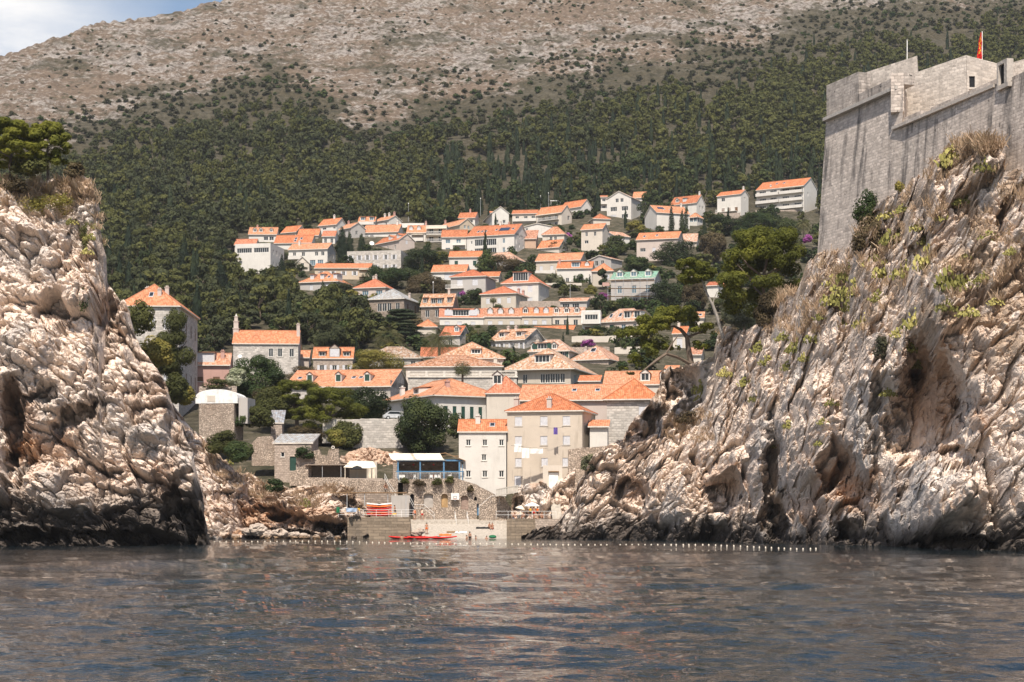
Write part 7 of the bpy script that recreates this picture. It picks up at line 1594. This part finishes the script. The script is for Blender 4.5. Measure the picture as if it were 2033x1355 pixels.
def frames():
    r0, W, D, Hh, rise = g53; mb = MB()
    for x in (0, W): mb.box(x - .12, -1.6, Hh - 3.1, x + .12, -1.4, Hh + .2)
    mb.box(-.1, -1.62, Hh - .02, W + .1, -1.38, Hh + .22); mb.build('balcony_frame', M['white'], r0)
    Y0 = 738; q = P(1103, 410, Y0); s = Y0 / F; r = empty('roof_pergola', q, 0, 'white flat pergola standing on the roof of the awning house', 'pergola'); mb = MB(); mb.box(-11 * s, -1.5, 9.2 * s, 11 * s, 1.5, 10.5 * s); mb.build('top', M['white'], r)
    for x in (-9, -3, 3, 9): mb = MB(); mb.box(x * s - .12, -1.3, -2, x * s + .12, -1.1, 9.2 * s); mb.build('post', M['white'], r)
    Y0 = 404; q = P(469, 668, Y0); s = Y0 / F; r = empty('belfry_chimney', q, 0, 'tall slim stone chimney tower on the left end of the church house', 'chimney')
    mb = MB()
    for (w, a, b) in ((.62, -1.0, 1.6), (.72, 1.6, 1.75), (.5, 1.75, 3.2), (.6, 3.2, 3.35), (.36, 3.35, 4.3), (.45, 4.3, 4.4)): mb.box(-w, -w, a, w, w, b)
    mb.build('shaft', M['Wp'], r); mb = MB(); mb.lathe([(.3, 4.4), (.08, 4.9), (0, 5.1)], 6); mb.build('finial', M['sill'], r)
    Y0 = 470; q = P(1212, 690, Y0); s = Y0 / F; r = empty('pergola', q, 0, 'white garden pergola overgrown with green vines', 'pergola'); mb = MB(); mb.box(-22 * s, -1, 20 * s, 22 * s, 2.5, 21 * s); mb.build('beam', M['white'], r)
    for x in (-20, -7, 7, 20): mb = MB(); mb.box(x * s - .18, -.9, -1, x * s + .18, -.5, 20 * s); mb.build('post', M['white'], r)
    Y0 = 528; q = P(1180, 622, Y0); s = Y0 / F; r = empty('garden_tower', q, R(6), 'squat rubble garden tower topped with magenta blossom', 'tower'); mb = MB(); w = 9.5 * s
    mb.prism([(-w, 0, -3), (w, 0, -3), (w, 2 * w, -3), (-w, 2 * w, -3)], [(-w * .8, .3, 34 * s), (w * .8, .3, 34 * s), (w * .8, 2 * w - .3, 34 * s), (-w * .8, 2 * w - .3, 34 * s)])
    for f in range(len(mb.f)): mb.uv[f] = [(mb.v[i][0] + mb.v[i][1], mb.v[i][2]) for i in mb.f[f]]
    mb.build('masonry', M['stone_pink'], r)
frames()
# buoys
def buoys():
    mb = MB(); mb.lathe([(0, -.10), (.07, -.08), (.08, 0), (.055, .08), (.02, .10), (.02, .13), (0, .13)], 10); b0 = mb.build('buoy', M['canvas'], None, True); first = True
    for k in range(96):
        px = 424 + k * 12.6 + rnd.uniform(-1.5, 1.5); py = float(np.interp(px, [424, 760, 1100, 1450, 1660], [1077, 1079, 1082.5, 1086, 1089]))
        Y = CH * F / (py - HY)
        if 1210 < px < 1230 or px > 1640: continue
        o = b0 if first else link(bpy.data.objects.new('buoy', b0.data)); first = False
        o.location = PZ(px, Y, .03 + float(sea_z(np.array([(px - CX) * Y / F]), np.array([Y]))[0])); props(o, 'white float of the swimming line across the bay', 'buoy', 'floats of the swimming line')
buoys()
mb = MB(); n = 20
for k in range(n):
    a0, a1 = 6.2832 * k / n, 6.2832 * (k + 1) / n
    for j in range(8):
        b0_, b1_ = 6.2832 * j / 8, 6.2832 * (j + 1) / 8; f = lambda a, b: (math.cos(a) * (.42 + .13 * math.cos(b)), math.sin(a) * (.42 + .13 * math.cos(b)), .13 * math.sin(b)); mb.quad([f(a0, b0_), f(a1, b0_), f(a1, b1_), f(a0, b1_)])
o = mb.build('swim_ring', M['green'], None, True, PZ(978, 263.2, .25)); o.rotation_euler = (R(12), 0, 0); props(o, 'green inflatable swim ring at the water edge of the beach', 'swim ring')
# ------------------------------------------------------------------ people
M['skin'] = m_plain('tanned_skin', (.42, .22, .14), .6, .1, 4); M['hair'] = m_plain('dark_hair', (.03, .02, .015), .8, .3, 8)
def person(pose, loc, rz, label, cloth='red', shirt=None, scale=1.0):
    r = empty('person', loc, rz, label, 'person'); r.scale = (scale,) * 3
    Vt, E, Rr = [], [], []
    def v(p, rad, par=None):
        Vt.append(p); Rr.append(rad)
        if par is not None: E.append((par, len(Vt) - 1))
        return len(Vt) - 1
    hz = {'stand': .93, 'walk': .93, 'sit': .14, 'wade': .62, 'lie': .16}[pose]
    lean = {'stand': 0, 'walk': .03, 'sit': -.12, 'wade': .02, 'lie': 0}[pose]
    up = (lambda d, y=0: (0, y + lean * d * 2, hz + d)) if pose != 'lie' else (lambda d, y=0: (d, 0, hz + y * .2))
    pel = v(up(0), .135); wa = v(up(.2), .115, pel); ch = v(up(.42), .135, wa); nk = v(up(.56), .055, ch); hd = v(up(.66, -.01), .088, nk); tp = v(up(.78), .075, hd)
    if pose != 'lie':
        h = Vt[hd]; v((0, h[1] - .115, h[2]), .014, hd)
        for s in (-1, 1): v((s * .095, h[1] + .01, h[2]), .016, hd)
    for s in (-1, 1):
        if pose == 'sit': hip, kn, an, toe = (s * .1, -.02, .13), (s * .13, -.40, .46), (s * .14, -.66, .06), (s * .15, -.86, .03)
        elif pose == 'lie': hip, kn, an, toe = (-.08, s * .1, .15), (-.5, s * .12, .12), (-.92, s * .1, .09), (-1.0, s * .11, .2)
        elif pose == 'walk': hip, kn, an, toe = (s * .1, 0, .88), (s * .1, -.16 * s - .03, .5), (s * .1, -.2 * s + .1, .08), (s * .1, -.2 * s - .08, .03)
        else: hip, kn, an, toe = (s * .1, 0, hz - .05), (s * .11, -.02, hz - .45), (s * .12, .02, hz - .86), (s * .13, -.15, hz - .9)
        a = v(hip, .088, pel); b = v(kn, .06, a); c = v(an, .042, b); v(toe, .033, c)
        if pose == 'lie': sh, el, wr = (.46, s * .2, .18), (.62, s * .4, .08), (.8, s * .22, .06)
        elif pose == 'sit': sh, el, wr = (s * .19, Vt[ch][1], Vt[ch][2] + .05), (s * .27, -.2, .42), (s * .16, -.42, .44)
        else: sh, el, wr = (s * .19, Vt[ch][1], Vt[ch][2] + .05), (s * .27, .03, Vt[ch][2] - .24), (s * .25, -.12 if pose == 'walk' and s > 0 else -.05, Vt[ch][2] - .48)
        a = v(sh, .058, ch); b = v(el, .042, a); c = v(wr, .030, b)
        d = (Vector(wr) - Vector(el)).normalized(); sd_ = d.cross(Vector((0, 1, .2))).normalized(); pm = v(tuple(Vector(wr) + d * .075), .033, c); nn = d.cross(sd_)
        for i, (off, L) in enumerate(((-.032, .075), (-.011, .085), (.011, .08), (.032, .062))):
            k = v(tuple(Vector(wr) + d * .115 + sd_ * off), .0105, pm); k = v(tuple(Vector(wr) + d * (.115 + L * .5) + sd_ * off * 1.1 - nn * .012), .0095, k); v(tuple(Vector(wr) + d * (.115 + L) + sd_ * off * 1.15 - nn * .035), .008, k)
        k = v(tuple(Vector(wr) + d * .05 - sd_ * .045), .012, pm); v(tuple(Vector(wr) + d * .095 - sd_ * .06), .0095, k)
    me = bpy.data.meshes.new('body'); me.from_pydata([tuple(p) for p in Vt], E, []); o = link(bpy.data.objects.new('body', me), r); md = o.modifiers.new('skin', 'SKIN'); md.use_smooth_shade = True
    if not me.skin_vertices: 
        bpy.context.view_layer.objects.active = o; bpy.ops.mesh.customdata_skin_add()
    for i, s in enumerate(me.skin_vertices[0].data): s.radius = (Rr[i], Rr[i]); s.use_root = (i == 0)
    o.modifiers.new('sub', 'SUBSURF').levels = 1; o.modifiers['sub'].render_levels = 1; me.materials.append(M['skin'])
    h = Vector(Vt[hd]); mb = MB(); n = 12; rg = []
    for j in range(6):
        t = j / 5 * 1.75; rg.append((.108 * math.sin(t) + .001, .125 * math.cos(t)))
    mb.lathe(rg, n, 0, (h.x, h.y + .025, h.z + .035)); mb.build('hair', M['hair'], r, True)
    p = Vector(Vt[pel])
    if pose == 'lie': mb = MB(); mb.tube([(-.2, 0, .16), (0, 0, .17), (.08, 0, .16)], [.17, .175, .16], 12); mb.build('swimwear', M[cloth], r, True)
    else: mb = MB(); mb.lathe([(.165, -.16), (.178, -.02), (.165, .1), (.13, .11)], 14, 0, (p.x, p.y, p.z)); mb.build('swimwear', M[cloth], r, True)
    if shirt and pose != 'lie':
        mb = MB(); mb.lathe([(.165, .08), (.16, .2), (.18, .38), (.17, .47), (.075, .53)], 14, 0, (p.x, p.y + lean * .5, p.z)); mb.build('shirt', M[shirt], r, True)
    return r
zb = lambda Y: float(np.interp(Y, [262.5, 264.5, 268, 271.4, 271.5, 275], [-.05, .35, 1.2, 2.05, 2.5, 2.75]))
person('sit', PZ(971, 268.6, zb(268.6)), .5, 'sitting bather on the left of the pair on the pebbles', 'black'); person('sit', PZ(978, 268.4, zb(268.4)), -.3, 'sitting bather on the right of the pair on the pebbles', 'red')
person('stand', PZ(847, 265.2, zb(265.2)), .4, 'bather in orange shorts standing at the left edge of the beach', 'orange')
person('wade', PZ(933, 261.8, -.45), 2.6, 'bather wading in front of the pebble beach', 'black')
person('wade', PZ(927, 261.2, -.95), 1.0, 'swimmer with only head and shoulders above water near the wading bather', 'black')
person('wade', PZ(945, 261.4, -1.0), 2.0, 'swimmer right of the wading bather', 'black'); person('wade', PZ(966, 261.4, -1.05), 0, 'swimmer in front of the green swim ring', 'red')
person('wade', PZ(798, 257.3, -.85), .2, 'swimmer holding on near the floating red kayaks', 'white')
person('stand', PZ(1053, 264.2, 2.85), 3.0, 'person in yellow shirt under the white parasol', 'black', 'yellow'); person('stand', PZ(1060, 263.6, 2.85), 2.2, 'person in red shorts right of the yellow shirt', 'red')
person('stand', PZ(1067, 265, 2.85), .3, 'person in orange shirt behind the white parasol pole', 'black', 'orange')
person('sit', PZ(1020, 264.5, 2.86), .4, 'person sitting on the left of the bathing terrace', 'sky_cloth'); person('sit', PZ(1040, 264.2, 2.86), -.5, 'person sitting between the two parasols', 'white'); person('sit', PZ(1075, 263.8, 2.86), .2, 'sunbather sitting at the right end of the bathing terrace', 'black')
person('walk', PZ(838, 272.6, 2.6), .8, 'person in red shorts walking below the grey boat door', 'red', 'canvas'); person('stand', PZ(823, 272.8, 2.6), 0, 'person in orange shirt near the dark doorway', 'black', 'orange'); person('walk', PZ(784, 261.5, 3.06), 1.2, 'dark haired person walking on the kayak quay', 'black')
person('sit', PZ(765, 275.6, 7.3), .3, 'person sitting on the stairs left of the restaurant', 'white', 'black')
for k, px in enumerate((797, 816, 843, 860, 872)): person('sit', PZ(px, 279.6, 9.05), .5 * k, ('guest in red shirt at the left end of the restaurant', 'guest in white shirt left of the second blue post', 'guest in blue shirt right of the second blue post', 'guest in orange shirt in the middle of the restaurant', 'guest in dark shirt near the third blue post')[k], 'black', ('red', 'white', 'blue', 'orange', 'purple')[k])
# ------------------------------------------------------------------ thin summer haze
mb = MB(); mb.box(-2600, -800, -6, 2600, 2050, 520)
hz = bpy.data.materials.new('summer_haze'); hz.use_nodes = True; hn = hz.node_tree; hn.nodes.remove(hn.nodes['Principled BSDF'])
pv = hn.nodes.new('ShaderNodeVolumePrincipled'); pv.inputs['Color'].default_value = (.95, .96, 1, 1); pv.inputs['Density'].default_value = .00006; pv.inputs['Anisotropy'].default_value = .2
hn.links.new(pv.outputs[0], hn.nodes['Material Output'].inputs['Volume'])
o = mb.build('haze', hz); props(o, 'thin pale summer haze over the bay and the mountain', 'haze', kind='stuff')
